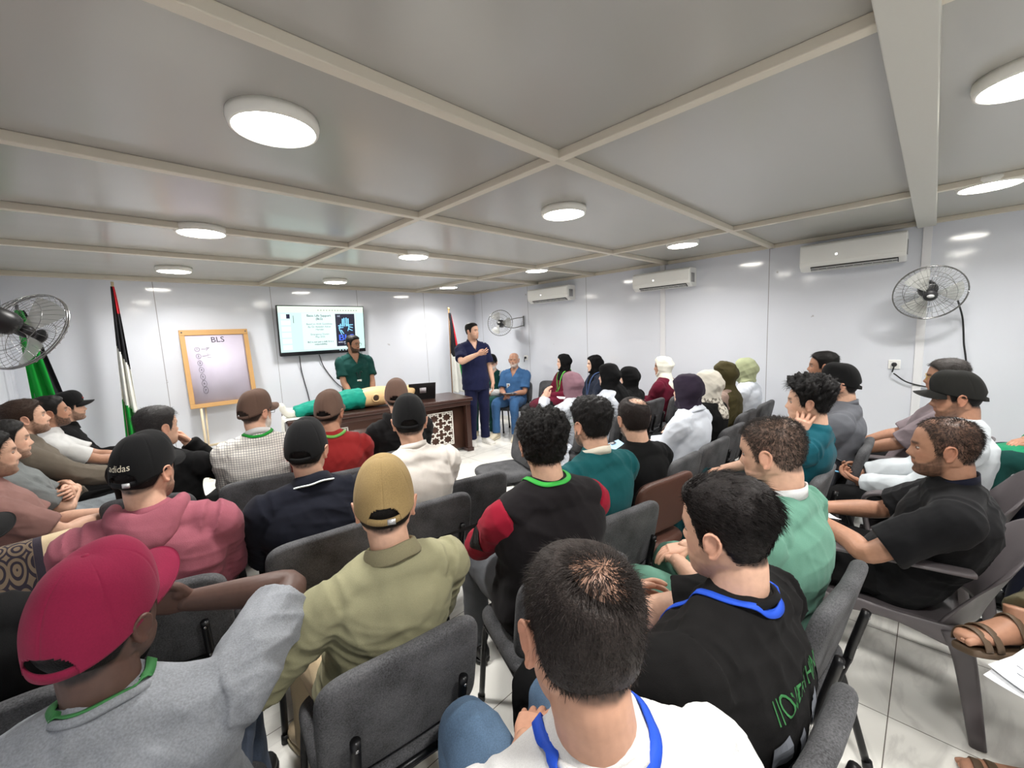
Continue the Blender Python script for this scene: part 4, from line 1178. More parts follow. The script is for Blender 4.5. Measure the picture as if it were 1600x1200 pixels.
        if top.get('vest'):
            mv = MB(); mv.add(*torso(g + 0.022, t1=0.985)); mv.add(*yoke(g + 0.018, 0.80))
            for sd in (1, -1):
                mv.add(*sweep([shl, shl + (Ssh[sd] - shl) * 0.70, shl + (Ssh[sd] - shl) * 0.86 - [0, 0, 0.012]], np.array([0.094, 0.092, 0.088]), n=22, sub=4, dome=False))
            garment('vest', mv, top['vest'], cv, 0.006, 0.09)
    # ---- collars in the neck frame (z along the neck)
    zc = unit(neck_ax * 0.6 + np.array([0, 0.0, 0.4])); xc = unit(ax - zc * np.dot(ax, zc)); yc_ = np.cross(zc, xc)
    CM = np.eye(4); CM[:3, 0] = xc; CM[:3, 1] = yc_; CM[:3, 2] = zc; CM[:3, 3] = N
    def ring(name, prof, mat, tilt=0.25, n=44, closed=True, mats2=None):
        V, F = lathe([(r * scale * (1 + 0.25 * (w - 1)), z * scale) for r, z in prof], n, 1.0, 1.0, closed=closed)
        V[:, 2] -= V[:, 1] * tilt
        V[:, 2] += 0.020 * scale
        V[:, 2] += 0.004 * np.sin(V[:, 0] * 60 + seed) * 0.5
        return MB().add(xf(CM, V), F).build(name, mat, root)
    collar = collar or (top or {}).get('collar')
    if collar:
        kind, cm = collar
        if kind == 'crew': ring('collar', [(0.062, -0.004), (0.066, 0.006), (0.073, 0.006), (0.079, -0.006), (0.074, -0.012)], cm)
        if kind == 'polo': ring('collar', [(0.064, -0.01), (0.0635, 0.022), (0.067, 0.030), (0.073, 0.026), (0.088, -0.014), (0.086, -0.02), (0.076, -0.008)], cm, 0.3)
        if kind == 'stand': ring('collar', [(0.063, -0.01), (0.063, 0.026), (0.067, 0.027), (0.070, -0.012)], cm, 0.3)
        if kind == 'trim':
            c0 = ring('collar', [(0.064, -0.01), (0.0635, 0.022), (0.067, 0.030), (0.073, 0.026), (0.092, -0.016), (0.090, -0.022), (0.076, -0.008)], cm, 0.3)
            ring('collar_piping', [(0.0905, -0.012), (0.0945, -0.016), (0.0925, -0.021)], cloth('piping_white', (225, 235, 232)), 0.3)
        if kind == 'coat': ring('collar', [(0.066, -0.01), (0.068, 0.014), (0.073, 0.018), (0.110, -0.03), (0.108, -0.036), (0.078, -0.014)], cm, 0.32)
    if lanyard:
        lm = cloth('lanyard', lanyard, var=0.05, weave=800, rough=0.6, sheen=0.0)
        wide = 1.0
        ro = (lan_r or 0.078) * (1 + 0.25 * (w - 1)) * scale
        def make_lanyard():
            gs = [o for o in root.children if o.name.split('.')[0] in ('shirt', 'hoodie', 'vest', 'hood', 'collar', 'headscarf')]
            bvs = [BVHTree.FromPolygons([v.co for v in o.data.vertices], [tuple(p_.vertices) for p_ in o.data.polygons]) for o in gs]
            def cast(o_, d_):
                best = None
                for bv in bvs:
                    h_ = bv.ray_cast(Vector(o_), Vector(d_))
                    if h_[0] is not None and (best is None or h_[3] < best[2]): best = (np.array(h_[0]), np.array(h_[1]), h_[3])
                return best
            path = []
            fz = -0.33 * scale
            for x_, z_ in ((-0.010, fz), (-0.022, fz * 0.75), (-0.042, fz * 0.5), (-0.060, fz * 0.28)):
                h_ = cast(N + ax * x_ * scale + [0, 0.5, z_], (0, -1, 0)); path.append(h_)
            for a in np.linspace(-0.30 * PI, 1.30 * PI, 19)[::-1]:
                o_ = N + xc * ro * math.cos(a) * -1 * -1 + yc_ * -ro * math.sin(a) * 1.02 + zc * 0.16
                h_ = cast(o_, -zc); path.append(h_)
            for x_, z_ in ((0.060, fz * 0.28), (0.042, fz * 0.5), (0.022, fz * 0.75), (0.010, fz)):
                h_ = cast(N + ax * x_ * scale + [0, 0.5, z_], (0, -1, 0)); path.append(h_)
            path = [q_ for q_ in path if q_ is not None]
            for _k in range(3):
                for i in range(2, len(path) - 2):
                    path[i] = tuple((np.asarray(path[i - 1][j]) + 2 * np.asarray(path[i][j]) + np.asarray(path[i + 1][j])) / 4 for j in (0, 1))
            for i in range(len(path)):
                n_ = unit(path[i][1]); n_ = n_ if n_ @ (np.asarray(path[i][0]) - (N - zc * 0.2)) > 0 else -n_
                h_ = cast(np.asarray(path[i][0]) + n_ * 0.05, -n_)
                if h_ is not None and 0.02 < h_[2] < 0.08: path[i] = (h_[0], n_)
            C = catmull(np.array([q_[0] for q_ in path]), 3); NN = catmull(np.array([q_[1] * (1 if True else 1) for q_ in path]), 3)
            NN = np.array([n_ if n_ @ (c_ - (N - zc * 0.2)) > 0 else -n_ for n_, c_ in zip(NN, C)])
            T_ = np.gradient(C, axis=0); V = []; Fc = []
            for c, t_, n_ in zip(C, T_, NN):
                t_ = unit(t_); n_ = unit(n_ - t_ * np.dot(n_, t_)); wv = np.cross(t_, n_) * 0.0092
                c = c + n_ * 0.0045
                V += [c - wv - n_ * 0.002, c + wv - n_ * 0.002, c + wv + n_ * 0.001, c - wv + n_ * 0.001]
            for i in range(len(C) - 1):
                for k in range(4): Fc.append((i * 4 + k, i * 4 + (k + 1) % 4, i * 4 + 4 + (k + 1) % 4, i * 4 + 4 + k))
            MB().add(np.array(V), Fc).build('lanyard', lm, root)
        POST.append(make_lanyard)
        if badge is None: badge = (255, 255, 255) if lanyard else None
    if badge:
        bt = 1 - (0.335 if lanyard else 0.20) * scale / (N[2] - p0[2]); c = sp(max(bt, 0.1)); yv = c[1] + np.interp(bt, ts, ry) + (top or {}).get('g', 0.018) + 0.012
        bx = badge_x if badge_x is not None else (0.0 if lanyard else 0.07)
        yv -= np.interp(bt, ts, ry) * (1 - math.sqrt(max(0.1, 1 - (bx / (np.interp(bt, ts, rx) + 0.02)) ** 2)))
        Mb = Matrix.Translation((c[0] + bx, yv, c[2] - 0.05)) @ Matrix.Rotation(math.radians(-8), 4, 'X')
        bd = MB().box(-0.029, 0.029, -0.0015, 0.0015, -0.043, 0.043, mat=Mb).build('id_badge', plain('badge_card', (222, 236, 242), 0.3), root, bevel=0.001)
        MB().box(-0.012, 0.012, 0.0016, 0.0022, 0.0, 0.028, mat=Mb).build('photo', plain('badge_photo', (150, 110, 95), 0.4), bd)
        MB().box(-0.029, 0.029, 0.0016, 0.0022, -0.043, -0.03, mat=Mb).build('strip', plain('badge_strip', (80, 160, 190), 0.4), bd)
        tl = MB()
        for k in range(3): tl.box(-0.02, 0.02, 0.0016, 0.0022, -0.008 - k * 0.007, -0.005 - k * 0.007, mat=Mb)
        tl.build('text_lines', plain('badge_text', (70, 70, 75), 0.5), bd)
    # ---- legs
    hipj = {1: p0 + [0.088 * scale, 0.02, -0.01], -1: p0 + [-0.088 * scale, 0.02, -0.01]}
    legs = {}
    for sd, k_ in ((1, 0), (-1, 1)):
        if stand:
            kn = np.array([sd * 0.10, 0.03, 0.49 * scale]); an = np.array([sd * 0.105, 0.0, 0.085]); fdir = np.array([sd * 0.25, 1, 0])
        else:
            kk = (knees or {}).get(sd, (sd * 0.15, 0.45, 0.085)); kn = np.array(kk, float) + [0, 0, seat]
            ff = (feet or {}).get(sd, (kn[0] * 1.05, kn[1] + 0.0, 0.09)); an = np.array(ff[:3], float); fdir = np.array(ff[3], float) if len(ff) > 3 else np.array([sd * 0.2, 1, 0])
        legs[sd] = (hipj[sd], kn, an, unit(fdir))
    if bottom and not skip_legs:
        mb = MB()
        if not stand: mb.add(*sweep([p0 + [0, -0.075, 0.01], p0 + [0, 0.0, 0.0], p0 + [0, 0.09, 0.0]], np.array([(0.165, 0.095), (0.18, 0.105), (0.16, 0.10)]) * scale * (0.5 + 0.5 * w), n=28, sub=4, ref=(1, 0, 0)))
        mb.add(*sweep([p0 - [0, 0, 0.08], p0, sp(0.16)], np.array([(0.165, 0.115), (0.18 * w, 0.13 * w), (0.17 * w, 0.125 * w)]) * scale, n=30, sub=4))
        lo = bottom.get('loose', 1.0)
        for sd, (hj, kn, an, fd) in legs.items():
            mid = (hj + kn) / 2 + [0, 0, 0.0]
            if stand: rr = np.array([0.105, 0.092, 0.075 * lo, 0.070 * lo, 0.066 * lo, 0.066 * lo])
            else: rr = np.array([0.098, 0.090, 0.075, 0.070 * lo, 0.062 * lo, 0.060 * lo])
            sh = kn + (an - kn) * 0.5 + [0, -0.012, 0]
            end = an + (kn - an) * bottom.get('short', 0.0)
            mb.add(*sweep([hj, mid, kn + (hj - kn) * 0.06, sh, end], np.array([(r_, r_) for r_ in rr[[0, 1, 2, 4, 5]]]) * scale, n=22, sub=6, dome=False))
        garment('trousers', mb, bottom['mat'], cv * 1.05, bottom.get('amp', 0.005), 0.09, neck=False)
    if shoe and not skip_legs:
        for sd, (hj, kn, an, fd) in legs.items():
            up = np.array([0, 0, 1.0]) if len((feet or {}).get(sd, ())) < 5 else unit((feet or {})[sd][4])
            make_foot(root, an, fd, up, shoe, sd, base_c if shoe.get('bare') else None, scale)
    # ---- hair, cap, hijab
    if hair and not hijab: make_hair(root, hair, HM, q, seed, bool(cap))
    if cap: make_cap(root, cap, HM, q)
    if hijab: make_hijab(root, hijab, HM, N, sp, ax, axm, shl, Ssh, q, seed, scale, simple)
    if glasses:
        gm = MB()
        for sd in (1, -1):
            a = np.linspace(0, 2 * PI, 21)
            P = np.stack([sd * 0.033 + 0.025 * np.sign(np.cos(a)) * np.abs(np.cos(a)) ** 0.7, 0.097 - 0.006 * np.abs(np.cos(a)), 0.002 + 0.019 * np.sign(np.sin(a)) * np.abs(np.sin(a)) ** 0.8], 1)
            V, F = sweep(P, [0.0016] * len(P), n=6, sub=1, dome=False); gm.add(hx(V), F)
            gm.tube(hx([(sd * 0.058, 0.094, 0.008), (sd * 0.0785, 0.075, 0.009), (sd * 0.081, 0.0, 0.010), (sd * 0.079, -0.018, -0.006)]), 0.0016, n=6, sub=4)
        gm.tube(hx([(-0.009, 0.099, 0.006), (0, 0.102, 0.008), (0.009, 0.099, 0.006)]), 0.0015, n=6, sub=3)
        gm.build('glasses', plain('glasses_frame' + str(glasses), glasses, 0.3), root)
    if watch:
        a = arms[watch]; c = a['W'] - unit(a['W'] - a['E']) * 0.028; dx_ = unit(a['W'] - a['E'])
        V, F = lathe([(0.030, -0.011), (0.034, -0.010), (0.034, 0.010), (0.030, 0.011)], 28, closed=True)
        zx = dx_; xx = unit(np.cross([0, 0, 1.0], zx)); yy = np.cross(zx, xx)
        Mw = np.eye(4); Mw[:3, 0] = xx; Mw[:3, 1] = yy; Mw[:3, 2] = zx; Mw[:3, 3] = c
        wb = MB().add(xf(Mw, V), F).build('wristwatch', plain('watch_strap', (18, 18, 20), 0.5), root)
        wn_ = -unit(a['n'] - zx * np.dot(a['n'], zx)); wt_ = np.cross(zx, wn_)
        Mf_ = np.eye(4); Mf_[:3, 0] = wt_; Mf_[:3, 1] = zx; Mf_[:3, 2] = wn_; Mf_[:3, 3] = c + wn_ * 0.034
        MB().box(-0.018, 0.018, -0.02, 0.02, -0.005, 0.008, mat=Matrix(Mf_)).build('watch_face', plain('watch_glass', (8, 8, 10), 0.1), wb, bevel=0.003)
    # ---- chair
    if chair:
        cp = Rw @ np.array([0, chair_off, 0]) if chair_at is None else np.array([*chair_at, 0]) - base
        chair(tuple((base + cp)[:2]), body + chair_turn, chair_label)
    return dict(root=root, arms=arms, base=base, Rw=Rw, HM=HM, N=N, sp=sp, legs=legs, world=lambda p: Rw @ np.asarray(p, float) + base)

def decal(p, garment_name, V, F, mat, name, dirn=(0, 1, 0), lift=0.004):
    """print on a garment: V are local points outside the cloth, pushed along dirn until they lie on it"""
    ob = next(o for o in p['root'].children if o.name.split('.')[0] == garment_name)
    me = ob.data
    bv = BVHTree.FromPolygons([v.co for v in me.vertices], [tuple(q.vertices) for q in me.polygons])
    d = Vector(dirn).normalized(); W = []
    for v in V:
        h_ = bv.ray_cast(Vector(v), d)
        W.append(tuple(h_[0] - d * lift) if h_[0] is not None else tuple(v))
    return MB().add(W, F).build(name, mat, ob, smooth=False)

def make_foot(root, an, fd, up, shoe, sd, skin_c, scale):
    """a shoe (or a bare foot in a sandal) below the ankle, pointing along fd"""
    fd = unit(np.asarray(fd) - up * np.dot(fd, up)); x = np.cross(fd, up)
    M = np.eye(4); M[:3, 0] = x; M[:3, 1] = fd; M[:3, 2] = up; M[:3, 3] = an - up * 0.088
    prof = [(-0.062, 0.028, 0.03, 0.036), (-0.045, 0.034, 0.042, 0.05), (0.0, 0.036, 0.048, 0.056), (0.06, 0.040, 0.036, 0.046), (0.12, 0.046, 0.026, 0.034), (0.165, 0.044, 0.022, 0.028), (0.195, 0.028, 0.016, 0.022)]
    m = MB()
    m.add(*sweep([(0, y, zc + 0.0) for y, w_, h_, zc in prof], [(w_, h_) for y, w_, h_, zc in prof], n=22, sub=3, e=2.4))
    m.add(*sweep([(0, -0.005, 0.05), (0, -0.012, 0.10), (0, -0.015, 0.125)], [(0.037, 0.046), (0.036, 0.042), (0.037, 0.042)], n=18, sub=3, dome=False))
    V = m.verts(); V = V.copy(); V[:, 2] = np.maximum(V[:, 2], 0.004); V = xf(M, V)
    if skin_c is None:
        k = MB(); k.add(V, m.f); ob = k.build('shoe', shoe['mat'], root)
        s = MB(); s.add(*sweep([(0, y, 0.011) for y, w_, h_, zc in prof], [(w_ + 0.004, 0.011) for y, w_, h_, zc in prof], n=22, sub=3, e=4))
        W_ = s.verts().copy(); s2 = MB(); s2.add(xf(M, W_), s.f); s2.build('sole', shoe.get('sole', shoe['mat']), ob)
    else:
        me = bpy.data.meshes.new('foot'); k = MB(); k.add(V * 1.0, m.f)
        for j, (bx, ty, r) in enumerate(((-0.026 * sd, 0.20, 0.012), (-0.009 * sd, 0.198, 0.0095), (0.008 * sd, 0.19, 0.009), (0.022 * sd, 0.18, 0.0085), (0.034 * sd, 0.167, 0.008))):
            Vt, Ft = sweep([(bx, ty - 0.04, 0.026), (bx, ty - 0.01, 0.022), (bx, ty + 0.006, 0.016)], [r, r, r * 0.85], n=10, sub=3); k.add(xf(M, Vt), Ft)
        ob = k.build('foot', skin_mat(), root)
        at = ob.data.attributes.new('Col', 'FLOAT_COLOR', 'POINT'); at.data.foreach_set('color', np.tile([*skin_c, 1.0], len(ob.data.vertices)).astype(np.float32))
        sm = MB()
        V2, F2 = sweep([(0, y, -0.012) for y, w_, h_, zc in prof], [(w_ + 0.008, 0.013) for y, w_, h_, zc in prof], n=22, sub=3, e=4); sm.add(xf(M, V2), F2)
        for y, rx_, zt in ((0.13, 0.055, 0.066), (0.165, 0.052, 0.056), (0.03, 0.050, 0.104)):
            a = np.linspace(0, PI, 15)
            P = np.stack([np.cos(a) * rx_, a * 0 + y, np.sin(a) * zt], 1)
            Vs, Fs = sweep(P, [(0.013, 0.003)] * len(P), n=8, sub=1, ref=(0, 1, 0), dome=False, e=4); sm.add(xf(M, Vs), Fs)
        Vs, Fs = sweep([(0.042, 0.02, 0.03), (0.03, -0.04, 0.06), (0, -0.068, 0.066), (-0.03, -0.04, 0.06), (-0.042, 0.02, 0.03)], [(0.012, 0.003)] * 5, n=8, sub=4, ref=(0, 0, 1), e=4); sm.add(xf(M, Vs), Fs)
        sm.build('sandal', shoe['mat'], root)

def make_hair(root, hair, HM, q, seed, capped):
    nz, na = (90, 150) if q < 2 else (64, 100)
    P, F = head_grid(nz, na, face=0.6)
    f = hairline_f(P, hair.get('recede', 0.0))
    edge = sstep(0.0, 0.022, f)
    topf = sstep(0.01, 0.075, P[:, 2] + 0.25 * np.clip(P[:, 1], -0.1, 0.1) * 0)
    t = hair.get('side', 0.004) + (hair.get('top', 0.012) - hair.get('side', 0.004)) * topf
    if capped: t = np.minimum(t, 0.005)
    c = np.array([0, -0.012, 0.01]); nrm = P - c; nrm /= np.linalg.norm(nrm, axis=1)[:, None]
    rough = hair.get('rough', 0.15)
    t = t * (1 + rough * fbm(P, hair.get('freq', 22), seed, 3) * (0.3 if capped else 1))
    bald = hair.get('bald')
    if bald:
        d = np.sqrt(((P - np.array(bald[0])) ** 2).sum(1)); edge = edge * (1 - bald[2] * (1 - sstep(bald[1] * 0.55, bald[1], d)))
    off = t * edge - 0.0045 * (1 - edge)
    off = off + hair.get('quiff', 0.0) * np.exp(-((P[:, 1] - 0.06) ** 2 / 0.03 ** 2 + (P[:, 2] - 0.09) ** 2 / 0.03 ** 2)) * edge
    V = P + nrm * off[:, None]
    hm_ = hair_mat(hair.get('col', BLACK)); ob = None
    if hair.get('shell', True):
        m = MB(); m.add(xf(HM, V), F); ob = m.build('hair', hm_, root)
    n = hair.get('strands', 0)
    if n and not capped:
        rs = np.random.RandomState(seed)
        Q, _ = head_grid(64, 110, face=0.5)
        fq = hairline_f(Q, hair.get('recede', 0.0))
        wq = sstep(0.0, 0.012, fq) * (0.25 + np.abs(np.sin(np.linspace(0, PI, 64))).repeat(110))
        if bald:
            d = np.sqrt(((Q - np.array(bald[0])) ** 2).sum(1)); wq = wq * (1 - hair.get('thin', 0.75) * bald[2] * (1 - sstep(bald[1] * 0.3, bald[1], d)))
        idx = rs.choice(len(Q), n, p=wq / wq.sum())
        B = Q[idx] + rs.normal(size=(n, 3)) * 0.0016
        nq = B - c; nq /= np.linalg.norm(nq, axis=1)[:, None]
        tt = hair.get('side', 0.004) + (hair.get('top', 0.012) - hair.get('side', 0.004)) * sstep(0.01, 0.075, B[:, 2])
        B = B + nq * (tt * 0.55 * (1 if not bald else 0.35))[:, None]
        cr = np.array(hair.get('crown', (0, -0.055, 0.1)))
        flow = B - cr if hair.get('flow') is None else np.tile(np.array(hair['flow'], float), (n, 1))
        flow = flow - nq * (flow * nq).sum(1)[:, None]; flow /= np.linalg.norm(flow, axis=1)[:, None] + 1e-6
        flow += 0.35 * np.cross(nq, flow) + rs.normal(size=(n, 3)) * hair.get('mess', 0.25)
        flow /= np.linalg.norm(flow, axis=1)[:, None]
        Lh = hair.get('slen', 1.0) * (tt * 1.1 + 0.006) * (0.6 + 0.7 * rs.rand(n))
        lift = hair.get('lift', 0.5)
        p1 = B + (flow * 0.8 + nq * lift)* (Lh * 0.5)[:, None]
        p2 = p1 + (flow * 1.0 + nq * lift * 0.2) * (Lh * 0.55)[:, None]
        sidev = np.cross(nq, flow); r0 = hair.get('thick', 0.0007)
        V = np.empty((n, 7, 3)); 
        for k in range(3):
            a = 2 * PI * k / 3; o = (math.cos(a) * sidev + math.sin(a) * nq) * r0
            V[:, k] = B + o - nq * 0.002; V[:, 3 + k] = p1 + o * 0.75
        V[:, 6] = p2
        fq4 = np.array([(0, 1, 4, 3), (1, 2, 5, 4), (2, 0, 3, 5)]); f3 = np.array([(3, 4, 6), (4, 5, 6), (5, 3, 6)])
        o = (np.arange(n) * 7)[:, None, None]
        L4 = (fq4[None] + o).reshape(-1, 4); L3 = (f3[None] + o).reshape(-1, 3)
        Lp = np.concatenate([L4.ravel(), L3.ravel()]); T = np.concatenate([np.full(len(L4), 4), np.full(len(L3), 3)])
        me = mesh_arrays(xf(HM, V.reshape(-1, 3)), Lp, np.concatenate([[0], np.cumsum(T)[:-1]]), 'hair_strands', [hm_])
        s_ = bpy.data.objects.new('hair_strands' if ob else 'hair', me); COL.objects.link(s_); s_.parent = ob or root
    return ob

def make_cap(root, cap, HM, q):
    """baseball cap: crown, button, brim, back strap and opening"""
    m = cap['mat']; nphi, nt_ = (260, 66) if q == 0 else ((160, 40) if q < 2 else (96, 24))
    drop = cap.get('drop', 0.0)
    zr = lambda ph: 0.014 + 0.034 * np.cos(ph) + drop
    ztop = 0.146 + cap.get('tall', 0.0)
    ph = np.linspace(0, 2 * PI, nphi, endpoint=False)
    V = []
    for i in range(nt_ + 1):
        t = i / nt_; s = t * PI / 2
        r = np.maximum(math.cos(s), 0.004) ** 0.80
        fr = np.maximum(np.cos(ph), 0)
        z = zr(ph) + (ztop - zr(ph)) * math.sin(s) ** 0.90 + 0.016 * fr ** 1.5 * math.sin(PI * t) ** 0.8
        rx = 0.0855; ryv = np.where(np.cos(ph) > 0, 0.102, 0.109)
        bul = 1 + 0.05 * math.sin(PI * t) * fr * (0.5 + cap.get('puff', 0.5))
        seam = 1 - 0.022 * np.exp(-((np.abs((ph / (PI / 3)) % 1 - 0.5) - 0.5) / 0.03) ** 2) * math.sin(s * 2 if s < PI / 4 else PI / 2)
        wr = 1 + 0.008 * np.sin(ph * 7 + t * 5) * t + 0.006 * np.sin(ph * 3 + 9 * t) + 0.02 * np.exp(-(np.minimum(ph, 2 * PI - ph) / 0.12) ** 2) * math.sin(PI * t)
        V.append(np.stack([np.sin(ph) * rx * r * bul * seam * wr, -0.005 + np.cos(ph) * ryv * r * bul * seam * wr, z], 1))
    V = np.concatenate(V); F = []
    hole = cap.get('hole', True)
    for i in range(nt_):
        for k in range(nphi):
            f = (i * nphi + k, i * nphi + (k + 1) % nphi, (i + 1) * nphi + (k + 1) % nphi, (i + 1) * nphi + k)
            if hole:
                c = V[list(f)].mean(0); a_ = math.atan2(c[0], c[1]); dz = c[2] - zr(a_)
                if c[1] < 0 and (abs(c[0]) / 0.043) ** 2.6 + (max(dz, 0) / 0.046) ** 2.6 < 1: continue
            F.append(f)
    F.append(tuple(nt_ * nphi + k for k in range(nphi)))
    g = MB(); g.add(xf(HM, V), F); cr = g.build('cap', m, root)
    s = cr.modifiers.new('thick', 'SOLIDIFY'); s.thickness = 0.0025; s.offset = -1
    if hole:
        a = np.linspace(PI - 0.62, PI + 0.62, 22); V, F = [], []
        for i, p in enumerate(a):
            for dr, dz in ((-0.0025, -0.001), (-0.0025, 0.017), (0.001, 0.016), (0.001, -0.001)):
                V.append((math.sin(p) * (0.0855 + dr), -0.005 + math.cos(p) * (0.109 + dr), zr(p) + dz))
        for i in range(len(a) - 1):
            for k in range(4): F.append((i * 4 + k, i * 4 + (k + 1) % 4, i * 4 + 4 + (k + 1) % 4, i * 4 + 4 + k))
        MB().add(xf(HM, np.array(V)), F).build('strap', cap.get('strap', m), cr)
        if cap.get('buckle'):
            MB().box(0.008, 0.03, -0.1175, -0.1115, zr(PI) + 0.001, zr(PI) + 0.016, mat=Matrix(HM)).build('buckle', plain('cap_buckle', (215, 215, 215), 0.3, metal=0.6), cr)
    MB().add(xf(HM, sphere((0, -0.005, ztop), (0.008, 0.008, 0.0045))[0]), sphere((0, 0, 0), 1)[1]).build('button', m, cr)
    nb, nl = 28, 10; V = []
    tilt = cap.get('brim_tilt', 0.0); bl = cap.get('brim', 0.072)
    for lay in (0, 1):
        for j in range(nl + 1):
            t = j / nl
            for i in range(nb + 1):
                u = i / nb * 2 - 1; p = u * 1.12
                bx, by = math.sin(p) * 0.0845, -0.005 + math.cos(p) * 0.100
                ext = bl * (1 - abs(u) ** 3.0) ** 0.5
                x = bx * (1 + 0.06 * t * (1 - abs(u))); y = by + ext * t
                z = zr(p) - 0.002 - cap.get('curve', 0.28) * (x * x) / 0.085 * t * 1.2 - 0.10 * ext * t + tilt * ext * t + lay * 0.0035
                V.append((x, y, z))
    n1 = (nb + 1) * (nl + 1); F = []
    for j in range(nl):
        for i in range(nb):
            f = (j * (nb + 1) + i, j * (nb + 1) + i + 1, (j + 1) * (nb + 1) + i + 1, (j + 1) * (nb + 1) + i)
            F.append(f[::-1]); F.append(tuple(n1 + v for v in f))
    for i in range(nb): F.append((nl * (nb + 1) + i, nl * (nb + 1) + i + 1, n1 + nl * (nb + 1) + i + 1, n1 + nl * (nb + 1) + i))
    MB().add(xf(HM, np.array(V)), F).build('brim', cap.get('brim_mat', m), cr)
    if cap.get('front_patch'):
        a = np.linspace(-0.42, 0.42, 14); V, F = [], []
        for i, p in enumerate(a):
            for z_ in (0.022, 0.062):
                s_ = math.asin(min(1, (z_ / (ztop - zr(p))) ** 1.11));  r = math.cos(s_) ** 0.80 * 1.025
                V.append((math.sin(p) * 0.0885 * r, -0.005 + math.cos(p) * 0.1085 * r, zr(p) + z_))
        for i in range(len(a) - 1): F.append((i * 2, i * 2 + 2, i * 2 + 3, i * 2 + 1))
        o = MB().add(xf(HM, np.array(V)), F).build('front_emblem', cap['front_patch'], cr); s = o.modifiers.new('thick', 'SOLIDIFY'); s.thickness = 0.002; s.offset = 0
    if cap.get('text'):
        V, F = text_mesh(cap['text'], 0.033, 'CENTER')
        W = []
        for x, y, z in V:
            p = PI - (x - 0.0) / 0.10; zz = 0.058 + y
            s_ = math.asin(min(1, (zz / (ztop - zr(p))) ** 1.11)); r = math.cos(s_) ** 0.75
            W.append((math.sin(p) * 0.0900 * r, -0.005 + math.cos(p) * 0.1150 * r, zr(p) + zz))
        o = MB().add(xf(HM, np.array(W)), F).build('embroidered_lettering', plain('thread_cream', (226, 218, 196), 0.6), cr, smooth=False)
    return cr

def make_hijab(root, hj, HM, N, sp, ax, axm, shl, Ssh, q, seed, scale, simple):
    P, F = head_grid(50, 80, face=0.3)
    x, y, z = P.T
    c = np.array([0, -0.012, 0.0]); nrm = P - c; nrm /= np.linalg.norm(nrm, axis=1)[:, None]
    o = 0.016 + hj.get('bun', 0.032) * np.exp(-((y + 0.10) ** 2 / 0.055 ** 2 + (z - 0.005) ** 2 / 0.05 ** 2)) + 0.012 * (1 - sstep(-0.08, 0.02, z)) * (1 - sstep(-0.03, 0.03, y)) + 0.006 * sstep(0.03, 0.1, z)
    open_ = (np.abs(x) / 0.060) ** 2.4 + (np.abs(z + 0.018) / 0.088) ** 2.4
    face = (1 - sstep(0.82, 1.06, open_)) * sstep(0.0, 0.03, y)
    off = o * (1 - face) - 0.016 * face
    V = P + nrm * off[:, None]
    m = MB(); m.add(xf(HM, V), F)
    hp = lambda *p: xf(HM, [p])[0]
    n0, n1 = hp(0, -0.030, -0.035), hp(0, -0.026, -0.10)
    wide = hj.get('wide', 1.0)
    pts = [hp(0, -0.028, 0.0), n0, n1, N + [0, 0.004, 0.02]]
    rr = [(0.080, 0.082), (0.090, 0.090), (0.086, 0.086), (0.092, 0.088)]
    if hj.get('drape', True):
        pts += [sp(0.93) + [0, 0.004, 0], sp(0.82), sp(0.72)]; rr += [(0.150 * wide, 0.115), (0.178 * wide, 0.138), (0.178 * wide, 0.142)]
    if hj.get('long'):
        pts += [sp(0.4), sp(0.2)]; rr += [(0.19, 0.16), (0.185, 0.165)]
    m.add(*sweep(pts, np.array(rr) * scale, n=34, sub=5, ref=tuple(axm), dome=not hj.get('drape', True)))
    if hj.get('tail'):       # a loose end hanging down the back
        sdx = hj['tail']
        m.add(*sweep([hp(0.02 * sdx, -0.085, -0.06), sp(0.9) + ax * 0.05 * sdx + [0, -0.125, 0], sp(0.6) + ax * 0.06 * sdx + [0, -0.155, 0], sp(0.25) + ax * 0.06 * sdx + [0, -0.155, 0]], [(0.05, 0.02), (0.065, 0.022), (0.075, 0.02), (0.08, 0.018)], n=20, sub=5, ref=tuple(ax)))
    def done(V, Nn, Lp, S, T):
        V = V + Nn * (folds(V * [1, 1, 0.8], seed + 5, 0.05) * 0.0075)[:, None]
        simple('headscarf', hj['mat'], V, Lp, S, T)
    remesh_job(m, 0.0075 if q > 1 else 0.006, 3, done)
    if hj.get('under'):
        a = np.linspace(-1.25, 1.25, 26); Vb = []; Fb = []
        for p in a:
            for r_, zz in ((1.0, 0.0), (1.09, 0.010), (1.0, 0.022)):
                Vb.append((math.sin(p) * 0.073 * r_, 0.0 + math.cos(p) * 0.082 * r_ - 0.0, 0.075 - 0.065 * (abs(p) / 1.25) ** 2 + zz - 0.012))
        for i in range(len(a) - 1):
            for k in range(2): Fb.append((i * 3 + k, i * 3 + 3 + k, i * 3 + 4 + k, i * 3 + k + 1))
        MB().add(xf(HM, np.array(Vb)), Fb).build('under_scarf', hj['under'], root)
# ------------------------------------------------------------------ chairs
steel = plain('black_steel_tube', (18, 18, 20), 0.35, metal=0.3)
fab = cloth('chair_fabric_charcoal', (80, 80, 82), var=0.7, weave=260, bump=0.6, sheen=0.03)
leather = plain('brown_leatherette', (88, 58, 48), 0.42, bump=0.15, bscale=160)
plast = plain('grey_brown_plastic', (92, 86, 88), 0.42)
cap_m = plain('rubber_foot', (12, 12, 13), 0.6)

